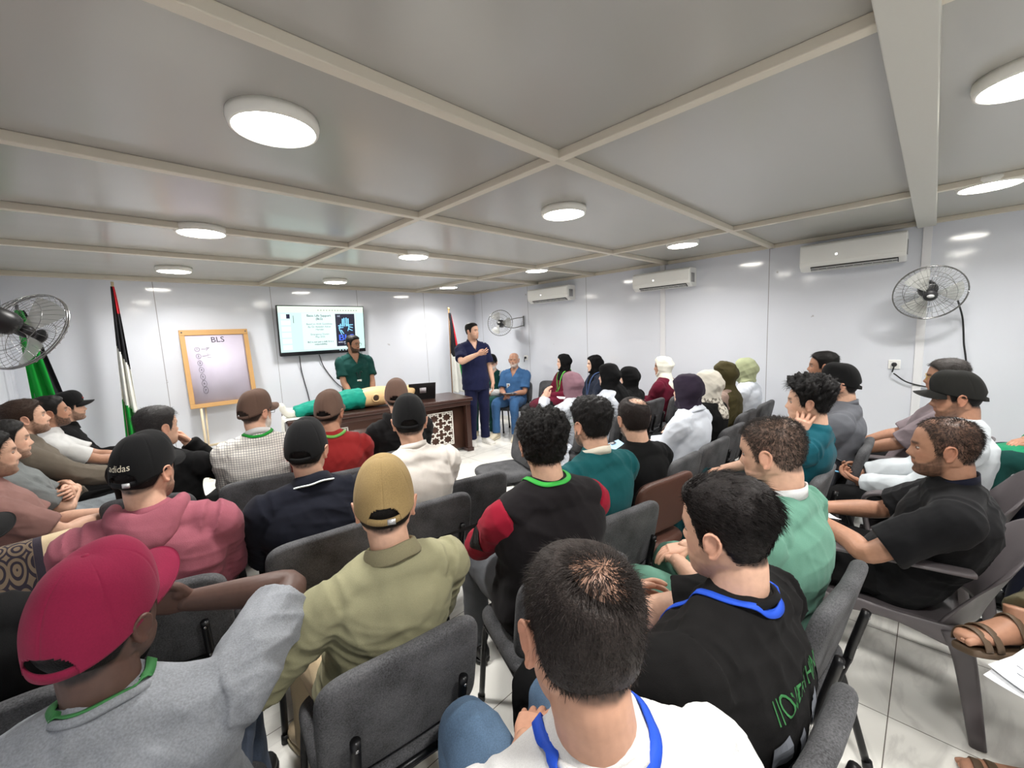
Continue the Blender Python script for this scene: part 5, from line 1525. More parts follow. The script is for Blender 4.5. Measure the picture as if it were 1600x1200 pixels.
def back_pad(w, z0, z1, y0, recline, thick, bow, mat, name, root, r=0.022):
    h = z1 - z0
    V, F = pillow(w, h, thick, r, n=56, e=6.5, puff=0.006)
    x, u, t = V[:, 0], V[:, 1] + h / 2, V[:, 2]           # u along height, t thickness (towards the front)
    y = y0 - math.sin(recline) * u + t + bow * (x / (w / 2)) ** 2 * (0.4 + 0.6 * u / h)
    y = y - 0.02 * np.sin(PI * u / h) * 0 
    z = z0 + math.cos(recline) * u - 0.012 * (np.abs(x) / (w / 2)) ** 4 * (u / h)
    return MB().add(np.stack([x, y, z], 1), F[:]).build(name, mat, root)

def make_chair():
    root = empty('padded_chair')
    V, F = pillow(0.455, 0.435, 0.062, 0.024, n=56, e=6.0, puff=0.01)
    V[:, 2] += 0.395 - 0.012 * sstep(0.12, 0.22, V[:, 1]); V[:, 1] += 0.015
    MB().add(V, F).build('seat', fab, root)
    back_pad(0.455, 0.465, 0.815, -0.185, math.radians(13), 0.05, 0.018, fab, 'backrest', root)
    for s in (-1, 1):
        MB().tube([(s * 0.15, -0.10, 0.385), (s * 0.15, -0.175, 0.388), (s * 0.15, -0.207, 0.43), (s * 0.15, -0.222, 0.50), (s * 0.15, -0.253, 0.64)], 0.0135, n=12, sub=6).build('back_support', steel, root)
        b = MB()
        for z, y in ((0.50, -0.236), (0.62, -0.262)): b.add(*sphere((s * 0.15, y, z), (0.005, 0.003, 0.005), 10, 6))
        b.build('bolt', chrome, root)
        l = MB().tube([(s * 0.205, 0.02, 0.383), (s * 0.207, 0.13, 0.383), (s * 0.212, 0.175, 0.355), (s * 0.232, 0.215, 0.02)], 0.0125, n=12, sub=6).build('leg', steel, root)
        MB().tube([(s * 0.232, 0.215, 0.03), (s * 0.2335, 0.218, 0.0)], 0.016, n=12).build('rubber_foot', cap_m, l)
        l = MB().tube([(s * 0.205, 0.02, 0.383), (s * 0.207, -0.13, 0.383), (s * 0.212, -0.175, 0.355), (s * 0.232, -0.265, 0.02)], 0.0125, n=12, sub=6).build('leg', steel, root)
        MB().tube([(s * 0.232, -0.265, 0.03), (s * 0.2335, -0.27, 0.0)], 0.016, n=12).build('rubber_foot', cap_m, l)
    f = MB()
    f.tube([(-0.2, -0.14, 0.385), (0.2, -0.14, 0.385)], 0.011, n=10); f.tube([(-0.2, 0.12, 0.385), (0.2, 0.12, 0.385)], 0.011, n=10)
    f.tube([(-0.15, -0.215, 0.445), (0.15, -0.215, 0.445)], 0.010, n=10)
    f.build('seat_frame', steel, root)
    return root
def make_cantilever():
    root = empty('brown_chair')
    V, F = pillow(0.455, 0.435, 0.062, 0.028, n=56, e=5.5, puff=0.014); V[:, 2] += 0.395; V[:, 1] += 0.015
    MB().add(V, F).build('seat', leather, root)
    back_pad(0.45, 0.50, 0.84, -0.185, math.radians(13), 0.042, 0.014, leather, 'backrest', root)
    for s in (-1, 1):
        MB().tube([(s * 0.225, -0.262, 0.70), (s * 0.225, -0.215, 0.50), (s * 0.225, -0.20, 0.40), (s * 0.225, -0.15, 0.355), (s * 0.225, 0.0, 0.368), (s * 0.225, 0.2, 0.372), (s * 0.225, 0.255, 0.33), (s * 0.225, 0.26, 0.2), (s * 0.225, 0.25, 0.05), (s * 0.225, 0.2, 0.014), (s * 0.225, 0.0, 0.014), (s * 0.225, -0.2, 0.014)], 0.0135, n=12, sub=5).build('side_frame', steel, root)
    f = MB(); f.tube([(-0.225, -0.2, 0.014), (0.225, -0.2, 0.014)], 0.0135, n=10); f.tube([(-0.225, 0.1, 0.375), (0.225, 0.1, 0.375)], 0.011, n=10)
    f.build('cross_bar', steel, root)
    return root
def make_plastic():
    root = empty('plastic_armchair')
    # seat shell
    n, k = 24, 24; V = []
    for lay in (0, 1):
        for j in range(k + 1):
            for i in range(n + 1):
                u, v = i / n * 2 - 1, j / k * 2 - 1
                w = 0.235 + 0.02 * v
                z = 0.415 - 0.018 * (1 - u * u) * (1 - v * v * 0.5) - (0.035 * max(0, (v - 0.7) / 0.3) ** 2) - lay * 0.008 - (0.02 * max(0, (abs(u) - 0.85) / 0.15)) * lay
                V.append((u * w, v * 0.225 + 0.02, z))
    o = (n + 1) * (k + 1); F = []
    for j in range(k):
        for i in range(n):
            f = (j * (n + 1) + i, j * (n + 1) + i + 1, (j + 1) * (n + 1) + i + 1, (j + 1) * (n + 1) + i); F.append(f); F.append(tuple(o + q for q in f[::-1]))
    for i in range(n):
        F.append((i, o + i, o + i + 1, i + 1)); a = k * (n + 1) + i; F.append((a, a + 1, o + a + 1, o + a))
    for j in range(k):
        a, b = j * (n + 1), (j + 1) * (n + 1); F.append((a, b, o + b, o + a)); a, b = a + n, b + n; F.append((a, o + a, o + b, b))
    MB().add(V, F).build('seat', plast, root)
    # curved back shell
    V = []; k = 26; n = 36
    for lay in (0, 1):
        for j in range(k + 1):
            t = j / k
            for i in range(n + 1):
                u = i / n * 2 - 1
                ang = u * (1.05 - 0.1 * t)
                r = 0.26 + 0.02 * t + lay * 0.010
                top = 0.80 - 0.13 * abs(u) ** 3
                z = 0.41 + (top - 0.41) * t
                V.append((math.sin(ang) * r, -0.02 - math.cos(ang) * (r - 0.02) - 0.13 * t ** 1.2, z))
    o = (n + 1) * (k + 1); F = []
    for j in range(k):
        for i in range(n):
            f = (j * (n + 1) + i, j * (n + 1) + i + 1, (j + 1) * (n + 1) + i + 1, (j + 1) * (n + 1) + i)
            t = (j + 0.5) / k; u = (i + 0.5) / n * 2 - 1
            F.append(f[::-1]); F.append(tuple(o + q for q in f))
    for i in range(n):
        a = k * (n + 1) + i; F.append((a, o + a, o + a + 1, a + 1)); F.append((i, i + 1, o + i + 1, o + i))
    for j in range(k):
        a, b = j * (n + 1), (j + 1) * (n + 1); F.append((a, o + a, o + b, b)); a, b = a + n, b + n; F.append((a, b, o + b, o + a))
    MB().add(V, F).build('backrest', plast, root)
    for s in (-1, 1):
        MB().add(*sweep([(s * 0.255, -0.22, 0.66), (s * 0.285, -0.12, 0.665), (s * 0.292, 0.06, 0.655), (s * 0.288, 0.19, 0.64), (s * 0.278, 0.24, 0.595), (s * 0.268, 0.235, 0.5), (s * 0.255, 0.215, 0.38)], [(0.026, 0.011), (0.030, 0.010), (0.034, 0.010), (0.034, 0.011), (0.030, 0.012), (0.027, 0.012), (0.03, 0.013)], n=16, sub=6, ref=(1, 0, 0), e=3)).build('armrest', plast, root)
        for y0, y1 in ((0.215, 0.265), (-0.19, -0.27)):
            MB().add(*sweep([(s * 0.245, y0, 0.415), (s * 0.252, y0 + (y1 - y0) * 0.4, 0.30), (s * 0.268, y1, 0.0)], [(0.020, 0.040), (0.018, 0.032), (0.016, 0.023)], n=14, sub=5, ref=(1, 0, 0), e=3.5, dome=False)).build('leg', plast, root)
        MB().add(*sweep([(s * 0.24, -0.19, 0.385), (s * 0.245, 0.0, 0.40), (s * 0.24, 0.21, 0.385)], [(0.010, 0.045), (0.010, 0.022), (0.010, 0.045)], n=12, sub=6, ref=(1, 0, 0), e=3)).build('side_apron', plast, root)
    return root
protos = {}
def chair_of(kind, maker, cat, group):
    def f(xy, heading, label):
        if kind not in protos: protos[kind] = maker(); o = protos[kind]
        else: o = copy_tree(protos[kind])
        o.location = (xy[0], xy[1], 0); o.rotation_euler = (0, 0, -math.radians(heading))
        tag(o, label, cat, group)
        return o
    return f
grey_chair = chair_of('grey', make_chair, 'chair', 'grey padded chairs of the audience')
brown_chair = chair_of('brown', make_cantilever, 'chair', 'brown leather chairs')
plastic_chair = chair_of('plastic', make_plastic, 'chair', 'grey plastic armchairs along the right')
# ------------------------------------------------------------------ the people, row by row
def T(mat, sleeve='short', **k): return dict(mat=mat, sleeve=sleeve, **k)
def B(mat, **k): return dict(mat=mat, **k)
C_ = lambda n, c, **k: cloth(n, c, **k)
blackc = C_('black_cotton', (15, 15, 16), sheen=0.0); blackt = C_('black_twill', (13, 13, 14), sheen=0.0)
whitec = C_('white_cotton', (200, 200, 199)); coat = C_('white_lab_coat', (206, 211, 220), weave=700)
jeans = C_('blue_denim', (92, 116, 142), var=0.3, weave=300); jeans_d = C_('grey_blue_denim', (70, 80, 98), var=0.3, weave=300)
jeans_l = C_('pale_grey_denim', (118, 124, 128), var=0.3, weave=300); greyj = C_('grey_trouser', (84, 86, 90), var=0.2)
teal = C_('teal_scrub', (18, 78, 82)); dgreen = C_('dark_green_scrub', (16, 60, 56)); navy = C_('navy_scrub', (24, 28, 58))
bluesc = C_('blue_scrub', (56, 92, 134)); sage = C_('sage_green_scrub', (98, 142, 124))
maroon = C_('maroon_cloth', (92, 20, 40)); dnavy = C_('dark_navy_pique', (20, 22, 32))
brown_cap = C_('brown_cap_twill', (92, 72, 62), weave=350); black_cap = C_('black_cap_twill', (14, 14, 15), weave=350)
cream = C_('cream_trouser', (204, 184, 150)); beige_shoe = plain('cream_shoe', (206, 196, 172), 0.6)
dshoe = dict(mat=plain('black_shoe', (20, 20, 22), 0.5)); bshoe = dict(mat=plain('brown_shoe', (84, 54, 40), 0.5)); cshoe = dict(mat=beige_shoe); wshoe = dict(mat=plain('white_clog', (232, 230, 224), 0.5))
tshoe = dict(mat=plain('tan_sneaker', (170, 152, 124), 0.7), sole=plain('sneaker_sole', (196, 182, 150), 0.7))
SH = dict(col=BLACK, top=0.012, side=0.005, strands=2500)
SHC = dict(col=BLACK, top=0.004, side=0.003)
def capd(m, **k): return dict(mat=m, **k)
GREEN_L, BLUE_L = (40, 130, 60), (36, 78, 190)
lap = lambda: dict(L=dict(h=(-0.06, 0.27, 0.215), d=(0.7, 0.7, -0.2)), R=dict(h=(0.06, 0.29, 0.23), d=(-0.7, 0.7, -0.2)))
crossed = lambda: dict(L=dict(h=(0.075, 0.255, 0.31), rel=1, e=(-1, 0.1, -0.7), d=(1, -0.1, 0.1), n=(0, -1, -0.2), curl=0.7), R=dict(h=(-0.085, 0.28, 0.28), rel=1, e=(1, 0.1, -0.7), d=(-1, -0.15, 0.15), n=(0, -1, -0.3), curl=0.7))
P = {}

# left block, nearest row
P['burg'] = person('person in burgundy cap and grey t-shirt with green lanyard, bare elbow raised over next chair', (-0.060, 1.107, 1.08), 12, (40, 5, 4), q=0, skin='dark', w=1.06, sw=0.185,
    R=dict(h=(0.10, 0.27, 0.47), e=(1, 0.25, 0.15), d=(-1, 0.1, 0.35), n=(0, -1, 0), curl=0.8), top=T(C_('heather_grey_jersey', (128, 131, 136), var=0.3, weave=260), g=0.022, collar=('crew', C_('heather_grey_jersey', (128, 131, 136), var=0.3, weave=260))),
    bottom=B(jeans_d), shoe=dshoe, hair=SHC, cap=capd(C_('burgundy_twill', (122, 26, 56), weave=350), front_patch=C_('cap_patch_white', (228, 222, 224)), puff=0.8, brim=0.08, brim_tilt=0.12), lanyard=(58, 116, 66), lan_r=0.068, chair=grey_chair, chair_label='grey padded chair under the man in the burgundy cap')
P['olive'] = person('person in khaki cap and olive polo shirt seen from behind', (0.558, 1.140, 1.10), 8, (29, -4, 0), q=0, side=0.05, skin='light', sw=0.18, w=1.02,
    L=dict(h=(-0.20, 0.22, 0.22), e=(-1, -0.3, -0.6)), top=T(C_('olive_pique', (142, 139, 110), weave=420), sleeve='half', g=0.02, collar=('polo', C_('olive_rib', (128, 122, 96), weave=300))),
    bottom=B(cream), shoe=tshoe, feet={1: (0.04, 0.08, 0.09), -1: (-0.16, 0.40, 0.09)}, hair=dict(col=BLACK, top=0.005, side=0.007), cap=capd(C_('khaki_washed_twill', (150, 127, 86), var=0.22, weave=350), buckle=True), chair=grey_chair, chair_label='grey padded chair under the man in the khaki cap')
P['whiteT'] = person('person in white t-shirt and jeans with blue lanyard, thinning crown towards the camera', (0.450, 0.338, 1.165), 30, (33, -14, 6), q=0, side=-0.08, fwd=0.0, knees={1: (0.04, 0.53, 0.11), -1: (-0.22, 0.51, 0.11)}, skin='mid', sw=0.175,
    L=dict(h=(-0.10, 0.30, 0.21)), top=T(whitec, g=0.02, collar=('crew', whitec)), bottom=B(jeans), shoe=tshoe,
    hair=dict(col=(40, 33, 30), top=0.010, side=0.005, strands=9000, bald=((0.012, -0.062, 0.106), 0.072, 0.9, 0.45), thin=0.1, mess=0.3, stub=0.9, crown=(0.012, -0.062, 0.106), lift=0.2, slen=1.3, thick=0.0006), lanyard=BLUE_L, chair=grey_chair, chair_label='grey padded chair under the man in the white t-shirt nearest the camera')
P['blackT'] = person('person with slicked black hair in black printed t-shirt, blue lanyard, arms crossed', (0.985, 0.318, 1.12), 6, (8, -6, 0), q=0, side=0.06, skin='light', w=1.2, sw=0.19,
    L=dict(h=(0.04, 0.31, 0.36), rel=1, e=(-1, 0.35, -0.35), d=(1, -0.1, 0.05), n=(0, -1, -0.2), curl=0.7), R=dict(h=(-0.13, 0.335, 0.345), rel=1, e=(1, 0.3, -0.4), d=(-1, -0.15, 0.1), n=(0, -1, -0.3), curl=0.7), top=T(C_('black_jersey', (19, 18, 18), sheen=0.0), g=0.022, sleeve='short', collar=('crew', blackc)), bottom=B(blackt), shoe=dshoe, watch=1,
    hair=dict(col=(24, 19, 18), top=0.019, side=0.004, strands=6500, crown=(0.02, 0.10, 0.075), slen=1.6, lift=0.12, mess=0.12, thick=0.0009, rough=0.25, freq=14), lanyard=BLUE_L, beard=0.25, chair=grey_chair, chair_label='grey padded chair under the man in the black printed t-shirt')
P['green'] = person('person with cropped grey-brown hair in sage green scrub top over white collar', (1.565, 0.362, 1.16), 6, (7, -9, 0), q=0, skin='light', w=1.1, sw=0.19, **lap(),
    top=T(sage, g=0.024, collar=('stand', whitec)), bottom=B(sage), shoe=bshoe, hair=dict(col=(52, 47, 44), top=0.006, side=0.002, strands=7000, mess=0.4, stub=0.82, thick=0.0006, shell=False), beard=0.3, chair=grey_chair, chair_label='grey padded chair under the man in the sage green scrubs')
P['vest'] = person('person with curly black hair in black vest over red sleeves, green lanyard', (1.155, 1.022, 1.172), 20, (42, 0, 0), q=1, skin='light', w=1.08, sw=0.185,
    L=dict(h=(0.0, 0.27, 0.27), e=(-1, 0.0, -0.35)), R=dict(h=(0.10, 0.30, 0.23)), top=T(C_('crimson_knit', (142, 22, 44)), sleeve='long', g=0.016, vest=C_('black_vest', (24, 21, 23))), bottom=B(greyj), shoe=dshoe,
    hair=dict(col=BLACK, top=0.030, side=0.012, rough=0.45, freq=30, strands=3500, slen=1.0, mess=0.9), lanyard=(60, 170, 70), chair=grey_chair, chair_label='grey padded chair under the man in the black vest')
P['teal'] = person('person with short black hair and glasses in dark teal top with white collar', (1.62, 1.127, 1.153), 12, (16, 0, 0), q=1, skin='light', sw=0.18, w=1.05, **lap(),
    top=T(teal, sleeve='long', g=0.022, collar=('stand', C_('collar_cream', (214, 208, 192)))), bottom=B(blackt), shoe=dshoe, hair=dict(col=(26, 24, 24), top=0.022, side=0.007, rough=0.35, freq=28, strands=3000, mess=0.6), glasses=(120, 150, 130), beard=0.8, chair=grey_chair, chair_label='grey padded chair under the man in the dark teal top')
P['bald'] = person('person with balding crown and dark beard in black t-shirt on brown leather chair', (2.055, 1.144, 1.097), 12, (38, 0, 0), q=1, skin='light', sw=0.175, w=1.0, **lap(),
    top=T(blackc, g=0.02), bottom=B(blackt), shoe=dshoe, hair=dict(col=(36, 28, 26), top=0.010, side=0.006, strands=3000, bald=((0.012, -0.035, 0.108), 0.07, 0.97), recede=0.01), beard=0.9, chair=brown_chair, chair_label='brown leatherette chair under the man with the balding crown')

# left block, second row
P['L13'] = person('person in black cap and dark sweatshirt cut off by the left edge', (-0.345, 1.70, 1.12), 4, (35, 0, 0), q=2, skin='mid', R=dict(h=(0.20, 0.28, 0.23)), L=dict(h=(-0.08, 0.30, 0.215), e=(-0.1, -0.5, -1)), top=T(blackc, sleeve='long'), bottom=B(jeans_d), shoe=dshoe, hair=SHC, cap=capd(black_cap), chair=grey_chair, chair_label='grey padded chair at the left edge under the man in the black cap')
P['adidas'] = person('person in black cap with cream lettering and dusty pink hoodie', (0.068, 2.031, 1.15), 15, (40, 0, 0), q=1, skin='light', w=1.15, sw=0.195, **lap(),
    top=T(C_('dusty_pink_fleece', (142, 80, 92), weave=300), sleeve='long', g=0.026, hood=True, name='hoodie'), bottom=B(blackt), shoe=dshoe, hair=SHC, cap=capd(black_cap, text='adidas', buckle=True, strap=C_('cap_strap_black', (26, 26, 28))), beard=0.6, chair=grey_chair, chair_label='grey padded chair under the man in the pink hoodie')
P['navy'] = person('person in black cap and dark navy polo with white-edged collar', (0.616, 1.980, 1.11), 8, (34, 0, 0), q=1, skin='light', w=1.2, sw=0.195, **lap(),
    top=T(dnavy, g=0.022, sleeve='half', collar=('trim', dnavy)), bottom=B(blackt), shoe=dshoe, hair=SHC, cap=capd(black_cap), chair=grey_chair, chair_label='grey padded chair under the man in the navy polo')
P['white'] = person('person in black cap and white long-sleeved shirt beside the empty aisle chair', (1.112, 1.914, 1.16), 10, (31, -3, 0), q=1, skin='light', sw=0.182, w=1.06, **lap(),
    top=T(C_('white_shirt', (208, 202, 195)), sleeve='long', g=0.024, collar=('stand', C_('white_shirt', (208, 202, 195)))), bottom=B(jeans_d), shoe=tshoe, hair=SHC, cap=capd(black_cap), chair=grey_chair, chair_label='grey padded chair under the man in the white shirt')
# third row
P['L7'] = person('person with greying black hair in black jacket holding a hand to his mouth', (0.193, 3.191, 1.143), 30, (62, 0, 0), q=2, skin='light', R=dict(h=(0.06, 0.14, 0.555), e=(0.6, 0.5, -1), d=(-0.5, -0.3, 0.9), n=(-0.6, -0.8, 0.1), curl=1.3), top=T(blackc, sleeve='long', g=0.024), bottom=B(blackt), shoe=dshoe,
    hair=dict(col=(44, 42, 42), top=0.016, side=0.006, strands=1800), chair=grey_chair, chair_label='grey padded chair under the man holding his mouth')
P['checker'] = person('person with white beard in brown cap and glasses, white checked shirt, green lanyard', (0.663, 3.027, 1.17), 15, (58, 0, 0), q=2, skin='light', w=1.08, sw=0.185, **lap(),
    top=T(cloth('white_check', (224, 220, 212), pattern='check', col2=(120, 120, 124)), sleeve='long', g=0.024, collar=('stand', whitec)), bottom=B(greyj), shoe=dshoe, hair=dict(col=(60, 50, 44), top=0.004, side=0.003), cap=capd(brown_cap), beard=(0.9, (214, 210, 204)), glasses=(30, 30, 34), lanyard=(30, 140, 50), chair=grey_chair, chair_label='grey padded chair under the man in the checked shirt')
P['red'] = person('person in brown cap and brick red t-shirt with green lanyard', (1.016, 2.746, 1.14), 12, (42, 0, 0), q=2, skin='tan', w=1.0, **lap(), top=T(C_('brick_red_cotton', (128, 32, 32)), g=0.02, sleeve='half'), bottom=B(jeans_d), shoe=dshoe, hair=SHC, cap=capd(brown_cap), lanyard=(96, 150, 70), beard=0.5, chair=grey_chair, chair_label='grey padded chair under the man in the brick red t-shirt')
P['hoodie'] = person('person in brown cap and black hoodie in front of the desk', (1.567, 2.858, 1.15), 15, (34, 0, 0), q=2, skin='light', **lap(), top=T(C_('black_fleece', (20, 19, 20)), sleeve='long', g=0.024, hood=True, name='hoodie'), bottom=B(blackt), shoe=dshoe, hair=SHC, cap=capd(C_('brown_cap_light', (104, 82, 72), weave=350)), chair=grey_chair, chair_label='grey padded chair under the man in the black hoodie')

# along the left wall
P['L8'] = person('person in black cap with red emblem and black shirt at the left wall', (-0.248, 5.25, 1.13), 88, (84, 4, 0), q=2, fwd=0.03, skin='light', L=dict(h=(-0.05, 0.36, 0.22), d=(0.4, 0.9, -0.1)), R=dict(h=(0.07, 0.38, 0.22), d=(-0.4, 0.9, -0.1)),
    top=T(blackc, sleeve='long', collar=('polo', blackc)), bottom=B(jeans), shoe=dshoe, hair=SHC, cap=capd(black_cap, front_patch=C_('cap_patch_red', (140, 40, 40))), beard=0.6, chair=grey_chair, chair_label='grey padded chair under the black-capped man at the left wall')
P['L9'] = person('person with black beard in white t-shirt and bare forearms, half hidden at the left wall', (-0.322, 4.76, 1.154), 88, (82, 6, 0), q=2, fwd=-0.03, skin='tan', L=dict(h=(-0.06, 0.42, 0.22), d=(0.3, 0.9, -0.1)), R=dict(h=(0.05, 0.44, 0.22), d=(-0.3, 0.9, -0.1)), top=T(whitec), bottom=B(jeans), shoe=dshoe, hair=dict(col=BLACK, top=0.02, side=0.006), beard=0.8, chair=grey_chair, chair_label='grey padded chair under the white t-shirt man at the left wall')
P['L10'] = person('person with brown hair and beard in grey-brown overshirt at the left wall', (-0.40, 4.22, 1.184), 86, (80, 8, 0), q=1, fwd=-0.09, skin='light', R=dict(h=(0.10, 0.40, 0.20), d=(0.1, 1, -0.2), n=(0, 0, -1), curl=0.35), top=T(C_('taupe_overshirt', (98, 90, 80)), sleeve='long', g=0.026, collar=('polo', C_('taupe_overshirt', (98, 90, 80)))), bottom=B(blackt), shoe=dshoe, hair=dict(col=(50, 36, 28), top=0.018, side=0.006, strands=1800), beard=(0.75, (64, 44, 34)), watch=1, chair=grey_chair, chair_label='grey padded chair under the man in the overshirt')
P['L11'] = person('person with moustache in grey t-shirt and pale jeans, arms crossed at the left wall', (-0.45, 3.76, 1.11), 84, (78, 0, 0), q=1, fwd=-0.12, skin='light', **crossed(), top=T(C_('grey_tee', (112, 116, 116), var=0.25), collar=None), bottom=B(jeans_l), shoe=dshoe, hair=dict(col=BLACK, top=0.014, side=0.006), beard=0.6, chair=grey_chair, chair_label='grey padded chair under the man with crossed arms')
P['L12'] = person('person in brownish pink t-shirt at the left edge behind the patterned rug', (-0.45, 3.24, 1.12), 82, (75, 0, 0), q=2, fwd=-0.12, skin='light', **lap(), top=T(C_('brown_pink_tee', (136, 102, 96))), bottom=B(jeans_l), shoe=dshoe, hair=SH, beard=0.5, chair=grey_chair, chair_label='grey padded chair at the left wall behind the rug')

# right block, front to back
def woman(label, head, body, look, hj, top, bottom=None, **k):
    a = dict(scale=0.93, sw=0.168, skin='fair', q=3, beard=0.0, shoe=dshoe)
    a.update(k)
    if 'L' not in a and 'R' not in a: a.update(lap())
    return person(label, head, body, look, hijab=hj, top=top, bottom=bottom or B(blackt), **a)
bh = C_('black_scarf', (13, 13, 14), weave=600, sheen=0.0)
woman('person in black headscarf and long maroon dress beside an empty chair at the right wall', (4.893, 3.87, 1.138), 285, (312, 0, 0), dict(mat=bh, wide=0.85), T(maroon, sleeve='long', skirt=2), lanyard=(90, 170, 70), chair=grey_chair, chair_label='grey padded chair under the woman in the maroon dress')
woman('person in mauve headscarf and white coat raising a hand to the face', (3.200, 2.44, 1.085), -4, (8, 0, 0), dict(mat=C_('mauve_scarf', (132, 100, 110), weave=600), wide=0.8, drape=True), T(coat, sleeve='long', g=0.026, skirt=1, tail=True), L=dict(h=(-0.13, 0.20, 0.50), e=(-0.8, 0.5, -1), d=(0.3, -0.1, 1), n=(0.9, -0.3, 0), curl=0.6), R=dict(h=(0.05, 0.28, 0.23)), chair=grey_chair, chair_label='grey padded chair under the woman in the mauve headscarf')
P['W3'] = woman('person in black headscarf and navy scrubs with lanyard by the right wall', (4.711, 3.202, 1.138), 300, (314, 0, 0), dict(mat=bh, wide=0.7), T(C_('dark_navy_scrub', (30, 36, 50)), sleeve='long'), bottom=B(dgreen), lanyard=(60, 80, 120), chair=grey_chair, chair_label='grey padded chair under the woman in navy scrubs')
woman('person in white coat with black headscarf end hanging down the back', (3.534, 2.24, 1.137), 2, (-10, 0, 0), dict(mat=bh, wide=0.75, tail=1), T(coat, sleeve='long', g=0.026, skirt=1, tail=True), L=dict(h=(-0.20, 0.36, 0.34), e=(-1, -0.1, -0.6)), q=2, chair=grey_chair, chair_label='grey padded chair under the woman with the hanging black scarf end')
woman('person all in black with black headscarf in the middle of her row', (4.124, 2.353, 1.055), 0, (-14, 0, 0), dict(mat=bh, wide=1.0), T(blackc, sleeve='long', skirt=2), chair=grey_chair, chair_label='grey padded chair under the woman all in black')
woman('person in white headscarf and maroon top near the right wall', (4.788, 2.276, 1.12), 0, (-24, 0, 0), dict(mat=C_('white_scarf', (222, 220, 208), weave=600), wide=0.75, bun=0.03), T(maroon, sleeve='long', g=0.024, skirt=2), skin='mid', chair=grey_chair, chair_label='grey padded chair under the woman in the white headscarf')
woman('person in dark purple headscarf and white coat in the nearest row of women', (2.973, 1.235, 1.130), 4, (6, 0, 0), dict(mat=C_('plum_scarf', (40, 32, 46), weave=600), drape=False), T(coat, sleeve='long', g=0.028, skirt=1, tail=True, collar=('coat', coat)), q=2, chair=grey_chair, chair_label='grey padded chair under the woman in the purple headscarf')
woman('person in cream headscarf with spotted hem and black top', (3.50, 1.281, 1.106), 4, (8, 0, 0), dict(mat=cloth('cream_scarf', (204, 198, 186), weave=600, pattern='leopard', col2=(120, 114, 106)), wide=0.6), T(blackc, sleeve='long', skirt=2), q=2, chair=grey_chair, chair_label='grey padded chair under the woman in the cream headscarf')
woman('person in olive headscarf draped over the shoulders', (4.13, 1.367, 1.124), 2, (0, 0, 0), dict(mat=C_('olive_scarf', (64, 58, 34), weave=600), long=True, wide=1.0, under=C_('under_scarf_navy', (40, 42, 58))), T(C_('taupe_dress', (138, 118, 108)), sleeve='long', skirt=2), q=2, chair=grey_chair, chair_label='grey padded chair under the woman in the olive headscarf')
woman('person in pale sage headscarf and white coat against the right wall', (4.714, 1.356, 1.113), 2, (-8, 0, 0), dict(mat=C_('sage_scarf', (160, 166, 132), weave=600), drape=False, bun=0.032), T(coat, sleeve='long', g=0.026, skirt=1), q=2, chair=grey_chair, chair_label='grey padded chair under the woman in the sage headscarf')
P['old'] = person('person with bald head and white beard in blue scrubs holding papers in the far corner', (4.691, 4.709, 1.171), 246, (236, 6, 0), q=2, skin='tan', **lap(), top=T(bluesc, vneck=0.12, g=0.024), bottom=B(bluesc), shoe=cshoe, hair=dict(col=(170, 168, 164), top=0.003, side=0.003, bald=((0, 0.0, 0.11), 0.12, 1.0), stub=0.3), brow=0.5, beard=(0.6, (200, 198, 194)), badge=(1, 1, 1), chair=grey_chair, chair_label='grey padded chair under the old man in blue scrubs')
P['capman'] = person('person with white beard in black cap and dark green scrubs in the far corner', (4.595, 5.13, 1.131), 244, (236, 0, 0), q=2, skin='fair', **lap(), top=T(dgreen, sleeve='long', g=0.026, vneck=0.1, sleeve_col=whitec), bottom=B(dgreen), shoe=cshoe, hair=SHC, cap=capd(black_cap, front_patch=C_('cap_patch_pale', (200, 200, 200))), beard=(0.9, (220, 216, 210)), glasses=(60, 60, 60), lanyard=(225, 225, 225), chair=grey_chair, chair_label='grey padded chair in the far corner under the white-bearded man')

# row behind the sage scrubs
P['tealboy'] = person('person with curly black hair in teal scrubs resting cheek on hand', (2.680, 0.454, 1.158), 2, (-4, 0, 0), q=1, fwd=-0.16, skin='light', sw=0.17, L=dict(h=(-0.11, -0.13, 0.545), e=(-0.4, 0.8, -1), d=(0.22, -0.35, 0.9), n=(0.9, 0.1, 0.4), curl=0.5, spread=0.3), R=dict(h=(0.05, 0.28, 0.23)),
    top=T(C_('deep_teal_scrub', (14, 76, 88)), g=0.022), bottom=B(C_('deep_teal_trouser', (16, 66, 72))), knees={1: (0.13, 0.47, 0.10), -1: (-0.16, 0.50, 0.10)}, shoe=dshoe, hair=dict(col=(18, 16, 16), top=0.036, side=0.010, rough=0.5, freq=30, quiff=0.008, strands=4000, mess=1.0, slen=0.9), chair=grey_chair, chair_label='grey padded chair under the curly-haired man in teal')
P['gcap'] = person('person in black cap and grey jacket behind the curly-haired man', (3.453, 0.417, 1.16), 0, (-4, 0, 0), q=2, fwd=-0.09, skin='light', **lap(), top=T(C_('grey_jacket', (96, 98, 104)), sleeve='long', g=0.026, collar=('stand', C_('grey_jacket', (96, 98, 104)))), bottom=B(greyj), shoe=dshoe, hair=SHC, cap=capd(black_cap, brim_tilt=0.1), chair=grey_chair, chair_label='grey padded chair under the man in the grey jacket')
P['behind'] = person('person with short dark hair in profile against the right wall', (4.309, 0.642, 1.205), 0, (-10, 2, 0), q=2, skin='tan', **lap(), top=T(C_('grey_shirt', (120, 118, 116)), g=0.02), bottom=B(blackt), shoe=dshoe, hair=dict(col=BLACK, top=0.014, side=0.004, strands=1500), chair=grey_chair, chair_label='grey padded chair by the right wall under the short-haired man')
